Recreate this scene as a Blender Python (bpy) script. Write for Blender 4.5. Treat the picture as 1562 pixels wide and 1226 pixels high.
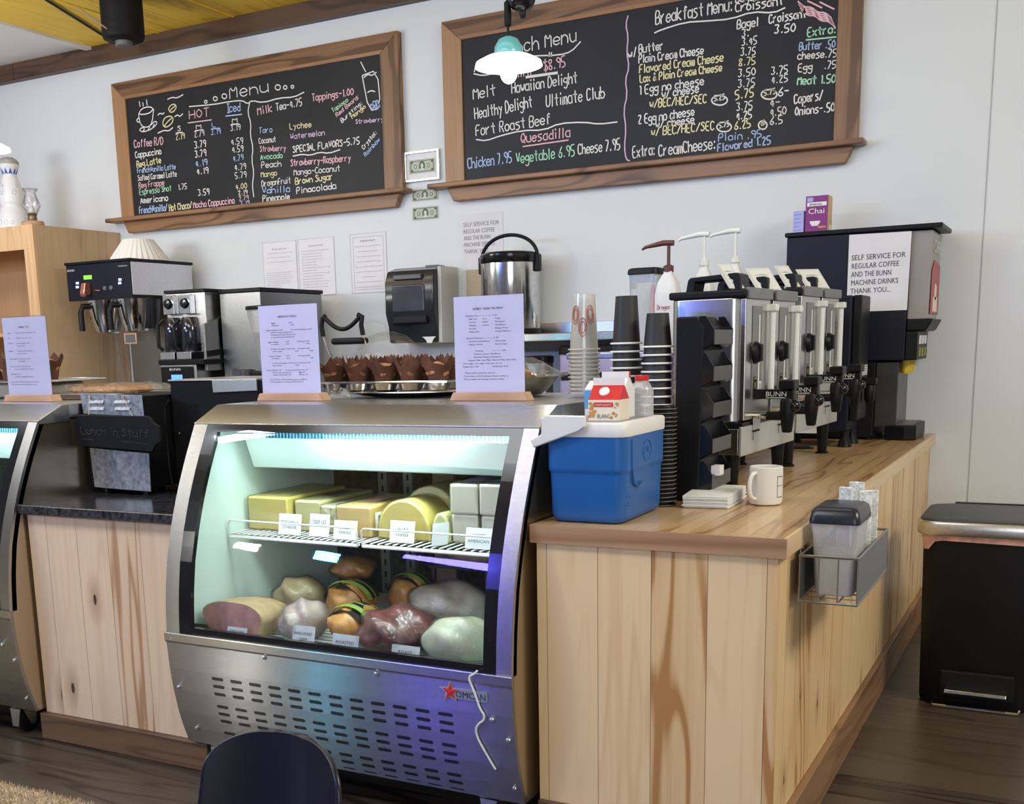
import bpy, math, random
from mathutils import Vector, Matrix
random.seed(7)
for o in list(bpy.data.objects): bpy.data.objects.remove(o)
scene = bpy.context.scene
COL = scene.collection

# ---------------------------------------------------------------- camera, world, lights, exposure
cam_d = bpy.data.cameras.new('camera'); cam = bpy.data.objects.new('camera', cam_d); COL.objects.link(cam)
cam_d.sensor_fit = 'HORIZONTAL'; cam_d.sensor_width = 36.0
cam_d.lens = 1694.94/1562*36; cam_d.shift_x = (781-701.84)/1562; cam_d.shift_y = (855.9-613)/1562
cam_d.clip_start = 0.05
cr = (0.8766032, 0.48048611, -0.02645609); cd = (0.06842958, -0.17888532, -0.98148736); cf = (-0.47632365, 0.85856458, -0.18969091)
cam.matrix_world = Matrix(((cr[0], -cd[0], -cf[0], 0), (cr[1], -cd[1], -cf[1], 0), (cr[2], -cd[2], -cf[2], 1.25), (0, 0, 0, 1)))
scene.camera = cam
scene.view_settings.view_transform = 'Standard'; scene.view_settings.look = 'None'
scene.view_settings.gamma = 1.0; scene.view_settings.use_curve_mapping = False
scene.view_settings.exposure = 0.0
world = bpy.data.worlds.new('world'); scene.world = world; world.use_nodes = True
world.node_tree.nodes['Background'].inputs[0].default_value = (0.85, 0.88, 1.0, 1)
world.node_tree.nodes['Background'].inputs[1].default_value = 0.16

def area(name, loc, target, sx, sy, power, color=(1, 1, 1), spread=180):
    d = bpy.data.lights.new(name, 'AREA'); d.shape = 'RECTANGLE'; d.size = sx; d.size_y = sy
    d.energy = power; d.color = color; d.spread = math.radians(spread)
    o = bpy.data.objects.new(name, d); COL.objects.link(o); o.location = loc
    o.rotation_euler = (Vector(target)-Vector(loc)).to_track_quat('-Z', 'Y').to_euler()
    return o
def point(name, loc, power, color, r=0.03):
    d = bpy.data.lights.new(name, 'POINT'); d.energy = power; d.color = color; d.shadow_soft_size = r
    o = bpy.data.objects.new(name, d); COL.objects.link(o); o.location = loc
    return o
area('ceiling_light_front', (-2.3, 1.0, 3.02), (-2.2, 2.3, 0), 2.6, 0.9, 66, (0.95, 0.98, 1.0))
area('fill_light_left', (-5.0, 1.4, 3.02), (-4.6, 2.8, 0.4), 1.4, 0.9, 34, (0.94, 0.97, 1.0))  # extra unseen light added to lift the left wall and sheet
area('ceiling_fill_uplight', (-5.3, 2.5, 1.9), (-5.2, 3.2, 3.1), 1.0, 0.5, 38, (1.0, 0.98, 0.94))  # added out of view to brighten the ceiling
area('ceiling_light_right', (1.9, 2.5, 3.0), (-0.5, 3.6, 0.4), 1.6, 0.9, 105, (1.0, 0.97, 0.9))
area('ceiling_light_rear', (-2.9, 3.2, 3.04), (-2.9, 3.6, 0), 4.8, 0.5, 22, (0.86, 0.94, 1.0))
area('rear_fill_light', (1.2, -2.6, 1.7), (-1.5, 3.5, 1.2), 2.4, 1.6, 60, (0.9, 0.94, 1.0))  # unseen fill added behind the camera to light the front faces
area('white_neon', (-6.25, -2.5, 2.45), (-2.1, 2.4, 0.5), 0.20, 0.18, 42, (1.0, 0.98, 0.9))
area('cyan_neon', (-5.38, -2.5, 2.35), (-1.8, 2.4, 0.5), 0.20, 0.16, 26, (0.1, 0.65, 1.0))
area('blue_neon', (-4.25, -2.5, 2.45), (-1.5, 2.4, 0.5), 0.70, 0.14, 42, (0.12, 0.10, 1.0))
area('case_lamp_left', (-3.56, 2.562, 1.027), (-3.56, 2.75, 0.4), 0.95, 0.02, 4.2, (0.78, 1.0, 0.93))
area('case_lamp', (-1.75, 2.562, 1.027), (-1.78, 2.74, 0.4), 0.95, 0.02, 6.4, (0.78, 1.0, 0.93))

# ---------------------------------------------------------------- node helpers and materials
MATS = {}
def newmat(name):
    m = bpy.data.materials.new(name); m.use_nodes = True
    return m, m.node_tree, m.node_tree.nodes['Principled BSDF']
def M(name, col=(0.5, 0.5, 0.5), rough=0.5, metal=0.0, var=0.06, scale=8.0, spec=0.5, emit=None, es=1.0, bump=0.0, stretch=(1, 1, 1)):
    if name in MATS: return MATS[name]
    m, nt, b = newmat(name)
    n = nt.nodes.new('ShaderNodeTexNoise'); n.inputs['Scale'].default_value = scale; n.inputs['Detail'].default_value = 5
    tc = nt.nodes.new('ShaderNodeTexCoord'); mp = nt.nodes.new('ShaderNodeMapping'); mp.inputs['Scale'].default_value = stretch
    nt.links.new(tc.outputs['Object'], mp.inputs['Vector']); nt.links.new(mp.outputs['Vector'], n.inputs['Vector'])
    r = nt.nodes.new('ShaderNodeValToRGB')
    r.color_ramp.elements[0].position = 0.3; r.color_ramp.elements[1].position = 0.7
    r.color_ramp.elements[0].color = tuple(max(0, c*(1-var)) for c in col)+(1,)
    r.color_ramp.elements[1].color = tuple(min(1, c*(1+var)) for c in col)+(1,)
    nt.links.new(n.outputs['Fac'], r.inputs['Fac']); nt.links.new(r.outputs['Color'], b.inputs['Base Color'])
    b.inputs['Roughness'].default_value = rough; b.inputs['Metallic'].default_value = metal
    b.inputs['Specular IOR Level'].default_value = spec
    if emit: b.inputs['Emission Color'].default_value = (*emit, 1); b.inputs['Emission Strength'].default_value = es
    if bump:
        bp = nt.nodes.new('ShaderNodeBump'); bp.inputs['Strength'].default_value = bump; bp.inputs['Distance'].default_value = 0.01
        nt.links.new(n.outputs['Fac'], bp.inputs['Height']); nt.links.new(bp.outputs['Normal'], b.inputs['Normal'])
    MATS[name] = m
    return m
def math_n(nt, op, a, b=None, c=None):
    n = nt.nodes.new('ShaderNodeMath'); n.operation = op
    for i, v in enumerate((a, b, c)):
        if v is None: continue
        if isinstance(v, (int, float)): n.inputs[i].default_value = v
        else: nt.links.new(v, n.inputs[i])
    return n.outputs[0]
def wood(name, across, along, width, dark, light, rough=0.45, knots=0.0, seam=1.0, vary=0.35, grain=1.0, bump=0.08, tint=None):
    """planked wood: across/along are axis letters of the object's own coordinates"""
    if name in MATS: return MATS[name]
    m, nt, b = newmat(name)
    tc = nt.nodes.new('ShaderNodeTexCoord'); sp = nt.nodes.new('ShaderNodeSeparateXYZ')
    nt.links.new(tc.outputs['Object'], sp.inputs[0])
    ax = {'x': 0, 'y': 1, 'z': 2}
    u = sp.outputs[ax[across]]; v = sp.outputs[ax[along]]
    other = sp.outputs[({0, 1, 2}-{ax[across], ax[along]}).pop()]
    q = math_n(nt, 'DIVIDE', u, width); idx = math_n(nt, 'FLOOR', q); fr = math_n(nt, 'FRACT', q)
    wn = nt.nodes.new('ShaderNodeTexWhiteNoise'); wn.noise_dimensions = '1D'; nt.links.new(idx, wn.inputs['W']); rnd = wn.outputs['Value']
    def vec(x, y, z):
        cb = nt.nodes.new('ShaderNodeCombineXYZ')
        for i, w in enumerate((x, y, z)):
            if isinstance(w, (int, float)): cb.inputs[i].default_value = w
            else: nt.links.new(w, cb.inputs[i])
        return cb.outputs[0]
    def noise(vc, scale, det=4, dist=0.0):
        n = nt.nodes.new('ShaderNodeTexNoise'); n.inputs['Scale'].default_value = scale; n.inputs['Detail'].default_value = det
        n.inputs['Distortion'].default_value = dist; nt.links.new(vc, n.inputs['Vector']); return n.outputs['Fac']
    vs = math_n(nt, 'MULTIPLY_ADD', rnd, 13.0, v)
    us = math_n(nt, 'ADD', u, math_n(nt, 'MULTIPLY', other, 0.7))
    fine = noise(vec(math_n(nt, 'MULTIPLY', us, 60.0), math_n(nt, 'MULTIPLY', vs, 2.2), rnd), 1.0, 5)
    big = noise(vec(math_n(nt, 'MULTIPLY', us, 5.0), math_n(nt, 'MULTIPLY', vs, 0.55), math_n(nt, 'MULTIPLY', rnd, 9.0)), 1.0, 2, 0.4)
    rings = math_n(nt, 'MULTIPLY_ADD', math_n(nt, 'SINE', math_n(nt, 'MULTIPLY', big, 55.0)), 0.5, 0.5)
    rings = math_n(nt, 'MULTIPLY', math_n(nt, 'POWER', rings, 5.0), math_n(nt, 'MULTIPLY_ADD', rnd, 1.3, 0.25))
    f = math_n(nt, 'ADD', math_n(nt, 'MULTIPLY', fine, 0.55*grain), math_n(nt, 'MULTIPLY', rings, 0.42*grain))
    f = math_n(nt, 'ADD', f, math_n(nt, 'MULTIPLY', math_n(nt, 'SUBTRACT', rnd, 0.5), vary*2))
    f = math_n(nt, 'ADD', f, math_n(nt, 'MULTIPLY', math_n(nt, 'SUBTRACT', big, 0.5), 0.7))
    r = nt.nodes.new('ShaderNodeValToRGB'); r.color_ramp.elements[0].color = (*light, 1); r.color_ramp.elements[1].color = (*dark, 1)
    r.color_ramp.elements[0].position = 0.1; r.color_ramp.elements[1].position = 0.95
    if tint: e = r.color_ramp.elements.new(0.55); e.color = (*tint, 1)
    nt.links.new(f, r.inputs['Fac']); col = r.outputs['Color']
    def darken(mask, c, col):
        mx = nt.nodes.new('ShaderNodeMix'); mx.data_type = 'RGBA'; nt.links.new(mask, mx.inputs[0]); nt.links.new(col, mx.inputs[6]); mx.inputs[7].default_value = (*c, 1)
        return mx.outputs[2]
    if knots:
        vo = nt.nodes.new('ShaderNodeTexVoronoi'); vo.voronoi_dimensions = '2D'; vo.inputs['Scale'].default_value = 1.0; vo.inputs['Randomness'].default_value = 1.0
        nt.links.new(vec(math_n(nt, 'MULTIPLY', us, 5.5), math_n(nt, 'MULTIPLY', vs, 2.2), math_n(nt, 'MULTIPLY', rnd, 3.0)), vo.inputs['Vector'])
        sc = nt.nodes.new('ShaderNodeSeparateColor'); nt.links.new(vo.outputs['Color'], sc.inputs[0])
        gate = math_n(nt, 'GREATER_THAN', sc.outputs[0], 0.52); kd = math_n(nt, 'MULTIPLY_ADD', fine, 0.06, vo.outputs['Distance'])
        halo = math_n(nt, 'MULTIPLY', gate, math_n(nt, 'MULTIPLY', math_n(nt, 'MAXIMUM', math_n(nt, 'SUBTRACT', 1.0, math_n(nt, 'DIVIDE', kd, 0.26*knots)), 0.0), 0.8))
        core = math_n(nt, 'MULTIPLY', gate, math_n(nt, 'MULTIPLY', math_n(nt, 'LESS_THAN', kd, 0.068*knots), 0.92))
        col = darken(halo, tuple(d*0.75 for d in dark), col); col = darken(core, (0.03, 0.015, 0.008), col)
    if seam:
        s = math_n(nt, 'MULTIPLY', math_n(nt, 'LESS_THAN', fr, 0.002*seam/width*0.9), 0.75)
        col = darken(s, tuple(d*0.25 for d in dark), col)
    nt.links.new(col, b.inputs['Base Color']); b.inputs['Roughness'].default_value = rough
    bp = nt.nodes.new('ShaderNodeBump'); bp.inputs['Strength'].default_value = bump; bp.inputs['Distance'].default_value = 0.004
    nt.links.new(fine, bp.inputs['Height']); nt.links.new(bp.outputs['Normal'], b.inputs['Normal'])
    MATS[name] = m
    return m
def steel(name, col=(0.62, 0.62, 0.63), rough=0.27, stretch=(2, 60, 60), aniso=0.0, var=0.12, smear=0.0):
    if name in MATS: return MATS[name]
    m = M(name, col, rough, 1.0, var, 12.0, stretch=stretch)
    nt = m.node_tree; b = nt.nodes['Principled BSDF']
    if smear:   # fine horizontal brushing: grooves tip the surface normal up and down
        tc = nt.nodes.new('ShaderNodeTexCoord'); ge = nt.nodes.new('ShaderNodeNewGeometry'); prev = None
        for k in (811.0, 1277.0):
            mp = nt.nodes.new('ShaderNodeVectorMath'); mp.operation = 'MULTIPLY'; mp.inputs[1].default_value = (k, k*1.3, k*3.1)
            nt.links.new(tc.outputs['Object'], mp.inputs[0]); w = nt.nodes.new('ShaderNodeTexWhiteNoise'); nt.links.new(mp.outputs[0], w.inputs['Vector'])
            prev = w.outputs['Value'] if prev is None else math_n(nt, 'ADD', prev, w.outputs['Value'])
        cb = nt.nodes.new('ShaderNodeCombineXYZ'); nt.links.new(math_n(nt, 'MULTIPLY', math_n(nt, 'SUBTRACT', prev, 1.0), smear), cb.inputs[2])
        ad = nt.nodes.new('ShaderNodeVectorMath'); ad.operation = 'ADD'; nt.links.new(ge.outputs['Normal'], ad.inputs[0]); nt.links.new(cb.outputs[0], ad.inputs[1])
        no = nt.nodes.new('ShaderNodeVectorMath'); no.operation = 'NORMALIZE'; nt.links.new(ad.outputs[0], no.inputs[0]); nt.links.new(no.outputs[0], b.inputs['Normal'])
    if aniso:
        t = nt.nodes.new('ShaderNodeTangent'); t.direction_type = 'RADIAL'; t.axis = 'X'
        nt.links.new(t.outputs[0], b.inputs['Tangent']); b.inputs['Anisotropic'].default_value = aniso
    return m
def clear(name, tint=(1, 1, 1), gloss=0.08, rough=0.03, body=0.0, bodycol=(0.9, 0.9, 0.9), crinkle=0.0, sheen=0.75):
    """thin clear plastic or glass: see-through with a fresnel sheen and a little body colour"""
    if name in MATS: return MATS[name]
    m = bpy.data.materials.new(name); m.use_nodes = True; nt = m.node_tree; nt.nodes.clear()
    out = nt.nodes.new('ShaderNodeOutputMaterial'); tr = nt.nodes.new('ShaderNodeBsdfTransparent'); tr.inputs[0].default_value = (*tint, 1)
    gl = nt.nodes.new('ShaderNodeBsdfGlossy'); gl.inputs['Roughness'].default_value = rough
    if crinkle:
        tc = nt.nodes.new('ShaderNodeTexCoord'); vo = nt.nodes.new('ShaderNodeTexVoronoi'); vo.inputs['Scale'].default_value = 34; vo.feature = 'DISTANCE_TO_EDGE'
        nz = nt.nodes.new('ShaderNodeTexNoise'); nz.inputs['Scale'].default_value = 40; nt.links.new(tc.outputs['Object'], nz.inputs['Vector'])
        va = nt.nodes.new('ShaderNodeVectorMath'); va.operation = 'MULTIPLY_ADD'; va.inputs[1].default_value = (.05, .05, .05)
        nt.links.new(nz.outputs['Color'], va.inputs[0]); nt.links.new(tc.outputs['Object'], va.inputs[2]); nt.links.new(va.outputs[0], vo.inputs['Vector'])
        bp = nt.nodes.new('ShaderNodeBump'); bp.inputs['Strength'].default_value = crinkle; bp.inputs['Distance'].default_value = 0.02
        nt.links.new(vo.outputs['Distance'], bp.inputs['Height']); nt.links.new(bp.outputs['Normal'], gl.inputs['Normal'])
    lw = nt.nodes.new('ShaderNodeLayerWeight'); lw.inputs[0].default_value = 0.25
    fac = math_n(nt, 'MULTIPLY_ADD', lw.outputs['Fresnel'], sheen, gloss)
    mx = nt.nodes.new('ShaderNodeMixShader'); nt.links.new(fac, mx.inputs[0]); nt.links.new(tr.outputs[0], mx.inputs[1]); nt.links.new(gl.outputs[0], mx.inputs[2])
    res = mx.outputs[0]
    if body:
        df = nt.nodes.new('ShaderNodeBsdfDiffuse'); df.inputs[0].default_value = (*bodycol, 1)
        no = nt.nodes.new('ShaderNodeTexNoise'); no.inputs['Scale'].default_value = 25
        m2 = nt.nodes.new('ShaderNodeMixShader'); nt.links.new(math_n(nt, 'MULTIPLY_ADD', no.outputs['Fac'], body*0.3, body*0.85), m2.inputs[0])
        nt.links.new(res, m2.inputs[1]); nt.links.new(df.outputs[0], m2.inputs[2]); res = m2.outputs[0]
    nt.links.new(res, out.inputs[0]); MATS[name] = m
    return m

# ---------------------------------------------------------------- stroke font (chalk hand) and printed text
SF = {'a':'45 26 05 03 22 43/46 42','b':'08 02/04 26 44 43 22 03','c':'45 26 05 03 22 43','d':'48 42/44 26 04 03 22 43','e':'04 44 45 26 05 03 22 43','f':'47 38 27 22/16 46',
'g':'45 26 05 04 23 44/46 41 20 01','h':'08 02/04 26 45 42','i':'26 22/28 27','j':'26 21 10/28 27','k':'08 02/46 04 42','l':'28 22','m':'06 02/05 16 25 22/25 36 45 42','n':'06 02/05 26 45 42',
'o':'26 05 03 22 43 45 26','p':'06 00/05 26 45 43 22 03','q':'46 40/45 26 05 03 22 43','r':'06 02/04 26 36','s':'46 16 05 34 43 22 02','t':'28 23 32/06 46','u':'06 03 22 43/46 42','v':'06 22 46',
'w':'06 12 25 32 46','x':'06 42/46 02','y':'06 24/46 10','z':'06 46 02 42','A':'02 28 42/14 34','B':'02 08 38 47 35 05/35 44 43 32 02','C':'47 28 07 03 22 43','D':'02 08 28 46 44 22 02','E':'48 08 02 42/05 35',
'F':'48 08 02/05 35','G':'47 28 06 03 22 43 45 25','H':'08 02/48 42/05 45','I':'08 48/28 22/02 42','J':'48 43 22 03','K':'08 02/48 05 42','L':'08 02 42','M':'02 08 25 48 42','N':'02 08 42 48',
'O':'28 06 04 22 44 46 28','P':'02 08 38 47 35 05','Q':'28 06 04 22 44 46 28/24 42','R':'02 08 38 47 35 05/25 42','S':'47 28 07 35 43 22 03','T':'08 48/28 22','U':'08 03 22 43 48','V':'08 22 48',
'W':'08 12 26 32 48','X':'08 42/48 02','Y':'08 25 48/25 22','Z':'08 48 02 42','0':'28 06 04 22 44 46 28','1':'17 28 22','2':'07 28 47 02 42','3':'08 48 25 44 22 03','4':'32 38 04 44','5':'48 08 05 35 43 22 02',
'6':'48 15 03 22 43 35 04','7':'08 48 12','8':'25 07 28 47 25 03 22 43 25','9':'45 25 07 28 47 45 32','.':'22 23','-':'05 45','/':'02 48',',':'23 11',':':'22 23/25 26','&':'42 17 28 37 03 22 44',"'":'28 27','$':'47 28 07 35 43 22 03/29 21'}
def chaikin(p):
    if len(p) < 3: return p
    out = [p[0]]
    for a, b in zip(p[:-1], p[1:]):
        out.append((a[0]*.75+b[0]*.25, a[1]*.75+b[1]*.25)); out.append((a[0]*.25+b[0]*.75, a[1]*.25+b[1]*.75))
    out.append(p[-1])
    return out
TXT = {}
def textmesh(s):
    if s not in TXT:
        c = bpy.data.curves.new('t', 'FONT'); c.body = s; c.size = 1.0; c.resolution_u = 2
        ob = bpy.data.objects.new('t', c); me = bpy.data.meshes.new_from_object(ob)
        vs = [(v.co.x, v.co.y) for v in me.vertices]; fs = [tuple(p.vertices) for p in me.polygons]
        bpy.data.objects.remove(ob); bpy.data.curves.remove(c); bpy.data.meshes.remove(me)
        TXT[s] = (vs, fs)
    return TXT[s]

# ---------------------------------------------------------------- mesh builder
class G:
    def __init__(s, o=(0, 0, 0)): s.o = Vector(o); s.v = []; s.f = []; s.mi = []; s.m = 0
    def add(s, vs, fs):
        n = len(s.v); s.v += [tuple(Vector(p)-s.o) for p in vs]
        s.f += [tuple(i+n for i in f) for f in fs]; s.mi += [s.m]*len(fs)
        return s
    def box(s, x0, x1, y0, y1, z0, z1):
        if x0 > x1: x0, x1 = x1, x0
        if y0 > y1: y0, y1 = y1, y0
        if z0 > z1: z0, z1 = z1, z0
        return s.add([(x0,y0,z0),(x1,y0,z0),(x1,y1,z0),(x0,y1,z0),(x0,y0,z1),(x1,y0,z1),(x1,y1,z1),(x0,y1,z1)],
                     [(0,3,2,1),(4,5,6,7),(0,1,5,4),(1,2,6,5),(2,3,7,6),(3,0,4,7)])
    def hexa(s, b, t):
        """eight corners: four bottom (counter-clockwise from above), four top"""
        return s.add(list(b)+list(t), [(0,3,2,1),(4,5,6,7),(0,1,5,4),(1,2,6,5),(2,3,7,6),(3,0,4,7)])
    def prism(s, pts, ax, a, b):
        def P(p, t): return (t, p[0], p[1]) if ax == 'x' else (p[0], t, p[1]) if ax == 'y' else (p[0], p[1], t)
        n = len(pts); ar = sum(pts[i][0]*pts[(i+1) % n][1]-pts[(i+1) % n][0]*pts[i][1] for i in range(n))
        if ar < 0: pts = pts[::-1]
        if a > b: a, b = b, a
        flip = ax == 'y'
        vs = [P(p, a) for p in pts]+[P(p, b) for p in pts]
        fs = [tuple(range(n))[::-1], tuple(range(n, 2*n))]+[(i, (i+1) % n, (i+1) % n+n, i+n) for i in range(n)]
        if flip: fs = [f[::-1] for f in fs]
        return s.add(vs, fs)
    def sweepx(s, xa, xb, prof, th=0.0, dirn=(1, 0)):
        """sheet with profile (y,z) swept along x; thickness th pushed along dirn in (y,z)"""
        if th:
            pts = list(prof)+[(y+dirn[0]*th, z+dirn[1]*th) for y, z in prof[::-1]]
            n = len(prof)
            vs = [(xa, y, z) for y, z in pts]+[(xb, y, z) for y, z in pts]; N_ = len(pts)
            fs = [(i, (i+1) % N_, (i+1) % N_+N_, i+N_) for i in range(N_)]
            for e in (0, N_): fs += [(e+i, e+i+1, e+2*n-2-i, e+2*n-1-i) for i in range(n-1)]
            return s.add(vs, fs)
        n = len(prof)
        return s.add([(xa, y, z) for y, z in prof]+[(xb, y, z) for y, z in prof], [(i, i+1, i+1+n, i+n) for i in range(n-1)])
    def tube(s, pts, r, n=8, closed=False):
        pts = [Vector(p) for p in pts]; N_ = len(pts); rs = r if isinstance(r, (list, tuple)) else [r]*N_
        vs = []; up = None
        for i, p in enumerate(pts):
            if closed: d = pts[(i+1) % N_]-pts[i-1]
            else: d = pts[min(i+1, N_-1)]-pts[max(i-1, 0)]
            d = d.normalized() if d.length > 1e-9 else Vector((0, 0, 1))
            if up is None: up = Vector((0, 0, 1)) if abs(d.z) < 0.9 else Vector((1, 0, 0))
            a = d.cross(up)
            if a.length < 1e-6: a = d.cross(Vector((0.3, 1, 0.2)))
            a.normalize(); b = a.cross(d).normalized(); up = b
            for k in range(n):
                t = 2*math.pi*k/n; vs.append(p+(a*math.cos(t)+b*math.sin(t))*rs[i])
        fs = []
        for i in range(N_ if closed else N_-1):
            for k in range(n):
                j = (i+1) % N_
                fs.append((i*n+k, i*n+(k+1) % n, j*n+(k+1) % n, j*n+k))
        if not closed: fs += [tuple(range(n))[::-1], tuple(range((N_-1)*n, N_*n))]
        return s.add(vs, fs)
    def lathe(s, prof, cx, cy, n=24, cz=0.0, ax='z', sq=0.0, sx=1.0, sy=1.0, wob=None):
        vs = []; L = len(prof)
        for r, z in prof:
            for k in range(n):
                t = 2*math.pi*k/n; c, q = math.cos(t), math.sin(t)
                rr = r
                if sq: rr = r/((abs(c)**sq+abs(q)**sq)**(1/sq))
                if wob: rr *= wob(t, z)
                x, y = rr*c*sx, rr*q*sy
                vs.append((cx+x, cy+y, cz+z) if ax == 'z' else (cx+x, cy+z, cz+y) if ax == 'y' else (cx+z, cy+x, cz+y))
        fs = []
        for i in range(L-1):
            for k in range(n):
                f = (i*n+k, i*n+(k+1) % n, (i+1)*n+(k+1) % n, (i+1)*n+k)
                fs.append(f if ax != 'y' else f[::-1])
        if prof[0][0] > 1e-6: fs.append(tuple(range(n))[::-1] if ax != 'y' else tuple(range(n)))
        if prof[-1][0] > 1e-6: fs.append(tuple(range((L-1)*n, L*n)) if ax != 'y' else tuple(range((L-1)*n, L*n))[::-1])
        return s.add(vs, fs)
    def ell(s, c, r, n=24, m=14, fn=None, zmin=-1.0):
        vs = []; fs = []
        for i in range(m+1):
            ph = math.pi*i/m
            for k in range(n):
                t = 2*math.pi*k/n; d = (math.sin(ph)*math.cos(t), math.sin(ph)*math.sin(t), max(math.cos(ph), zmin))
                w = fn(d) if fn else 1.0
                vs.append((c[0]+r[0]*d[0]*w, c[1]+r[1]*d[1]*w, c[2]+r[2]*d[2]*(w if d[2] > zmin else 1)))
        for i in range(m):
            for k in range(n): fs.append((i*n+k, (i+1)*n+k, (i+1)*n+(k+1) % n, i*n+(k+1) % n))
        return s.add(vs, fs)
    def ribbon(s, pts, w, p0, ux, uy, off=0.0012):
        """flat chalk line on a plane: pts (a,b) along unit vectors ux, uy"""
        ux, uy, p0 = Vector(ux), Vector(uy), Vector(p0); nrm = ux.cross(uy).normalized()
        vs = []; N_ = len(pts)
        for i, (a, b) in enumerate(pts):
            q = pts[min(i+1, N_-1)]; p = pts[max(i-1, 0)]
            dx, dy = q[0]-p[0], q[1]-p[1]; L = math.hypot(dx, dy) or 1; nx, ny = -dy/L*w/2, dx/L*w/2
            for sg in (1, -1): vs.append(p0+ux*(a+nx*sg)+uy*(b+ny*sg)+nrm*off)
        return s.add(vs, [(2*i, 2*i+1, 2*i+3, 2*i+2) for i in range(N_-1)])
    def chalk(s, txt, p0, ux, uy, h, width, w=0.005):
        x = 0; lines = []
        for ch in txt:
            if ch == ' ': x += 3.2; continue
            g = SF.get(ch)
            if not g: x += 3; continue
            nar = ch in "ilI1.:,'"
            for st in g.split('/'):
                pts = [(int(c[0])*(0.55 if ch in 'il.:,\'' else 1)+random.uniform(-.22, .22), int(c[1])-2+random.uniform(-.22, .22)) for c in st.split()]
                lines.append([(x+a, b) for a, b in pts])
            x += 3.4 if nar else 5.3
        sx = width/max(x-1.3, 1); sy = h/6.0
        for L in lines: s.ribbon(chaikin([(a*sx, b*sy) for a, b in L]), w, p0, ux, uy)
        return s
    def text(s, txt, p0, ux, uy, width=None, h=None, off=0.0008):
        vs, fs = textmesh(txt)
        if not vs: return s
        ux, uy, p0 = Vector(ux), Vector(uy), Vector(p0); nrm = ux.cross(uy).normalized()
        x0 = min(v[0] for v in vs); x1 = max(v[0] for v in vs); cap = 0.70
        sy = (h/cap) if h else width/(x1-x0); sx = width/(x1-x0) if width else sy
        return s.add([p0+ux*((a-x0)*sx)+uy*(b*sy)+nrm*off for a, b in vs], fs)
    def build(s, name, mats, parent=None, smooth=False, angle=40, bevel=0.0, seg=2):
        me = bpy.data.meshes.new(name); me.from_pydata(s.v, [], s.f)
        if not isinstance(mats, (list, tuple)): mats = [mats]
        for m in mats: me.materials.append(m)
        if len(mats) > 1: me.polygons.foreach_set('material_index', s.mi)
        if smooth:
            me.polygons.foreach_set('use_smooth', [True]*len(me.polygons)); me.set_sharp_from_angle(angle=math.radians(angle))
        me.update()
        ob = bpy.data.objects.new(name, me); COL.objects.link(ob)
        if parent is not None: ob.parent = parent
        else: ob.location = s.o
        if bevel:
            bm = ob.modifiers.new('bevel', 'BEVEL'); bm.width = bevel; bm.segments = seg; bm.limit_method = 'ANGLE'; bm.angle_limit = math.radians(40); bm.harden_normals = True
            me.polygons.foreach_set('use_smooth', [True]*len(me.polygons)); me.set_sharp_from_angle(angle=math.radians(35))
        return ob
def tag(o, label, cat, group=None, kind=None):
    if label: o['label'] = label
    if cat: o['category'] = cat
    if group: o['group'] = group
    if kind: o['kind'] = kind
    return o
def thing(name, label, cat, loc, rz=0.0, group=None):
    e = bpy.data.objects.new(name, None); COL.objects.link(e); e.empty_display_size = 0.05
    e.location = loc; e.rotation_euler = (0, 0, rz)
    return tag(e, label, cat, group)
def solo(name, g, mats, label, cat, group=None, **k): return tag(g.build(name, mats, None, **k), label, cat, group)
def struct(name, g, mats, **k):
    o = g.build(name, mats, None, **k); o['kind'] = 'structure'; return o
def dup(root, loc, label=None, rz=None, group=None):
    r = root.copy(); COL.objects.link(r); r.location = loc
    if rz is not None: r.rotation_euler = (0, 0, rz)
    if label: r['label'] = label
    if group: r['group'] = group
    for ch in list(root.children):
        c = ch.copy(); COL.objects.link(c); c.parent = r
        for gc in list(ch.children):
            d = gc.copy(); COL.objects.link(d); d.parent = c
    return r

# ---------------------------------------------------------------- palette
WALL = M('wall_paint', (0.70, 0.735, 0.765), 0.42, var=0.015, scale=1.5, spec=0.4)
DARKTRIM = wood('dark_trim', 'z', 'x', 0.3, (0.035, 0.018, 0.010), (0.115, 0.062, 0.036), 0.5, seam=0, vary=0.1)
BOARDWOOD = wood('stained_pine_x', 'z', 'x', 0.4, (0.10, 0.045, 0.018), (0.36, 0.19, 0.09), 0.42, seam=0, vary=0.25, grain=1.2)
BOARDWOODV = wood('stained_pine_z', 'x', 'z', 0.4, (0.12, 0.055, 0.022), (0.38, 0.21, 0.10), 0.42, seam=0, vary=0.25, grain=1.2)
CHALKBOARD = M('chalkboard', (0.016, 0.017, 0.021), 0.5, var=0.25, scale=3, spec=0.3)
PINE_F = wood('pine_planks_front', 'x', 'z', 0.135, (0.48, 0.24, 0.09), (0.86, 0.64, 0.38), 0.38, knots=1.0, vary=0.36, grain=1.35, tint=(0.76, 0.51, 0.27))
PINE_S = wood('pine_planks_side', 'y', 'z', 0.15, (0.48, 0.25, 0.08), (0.84, 0.60, 0.32), 0.38, knots=0.8, vary=0.34, tint=(0.74, 0.49, 0.24))
BUTCHER = wood('butcher_block', 'x', 'y', 0.045, (0.34, 0.18, 0.075), (0.62, 0.42, 0.22), 0.22, seam=0.25, vary=0.24, tint=(0.52, 0.33, 0.16))
BUTCHER_E = wood('butcher_edge', 'z', 'x', 0.05, (0.30, 0.15, 0.08), (0.52, 0.32, 0.19), 0.35, seam=0, vary=0.2)
BUTCHER_R = wood('butcher_edge_side', 'z', 'y', 0.05, (0.55, 0.36, 0.18), (0.78, 0.58, 0.34), 0.35, seam=0, vary=0.1, grain=0.7)
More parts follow.
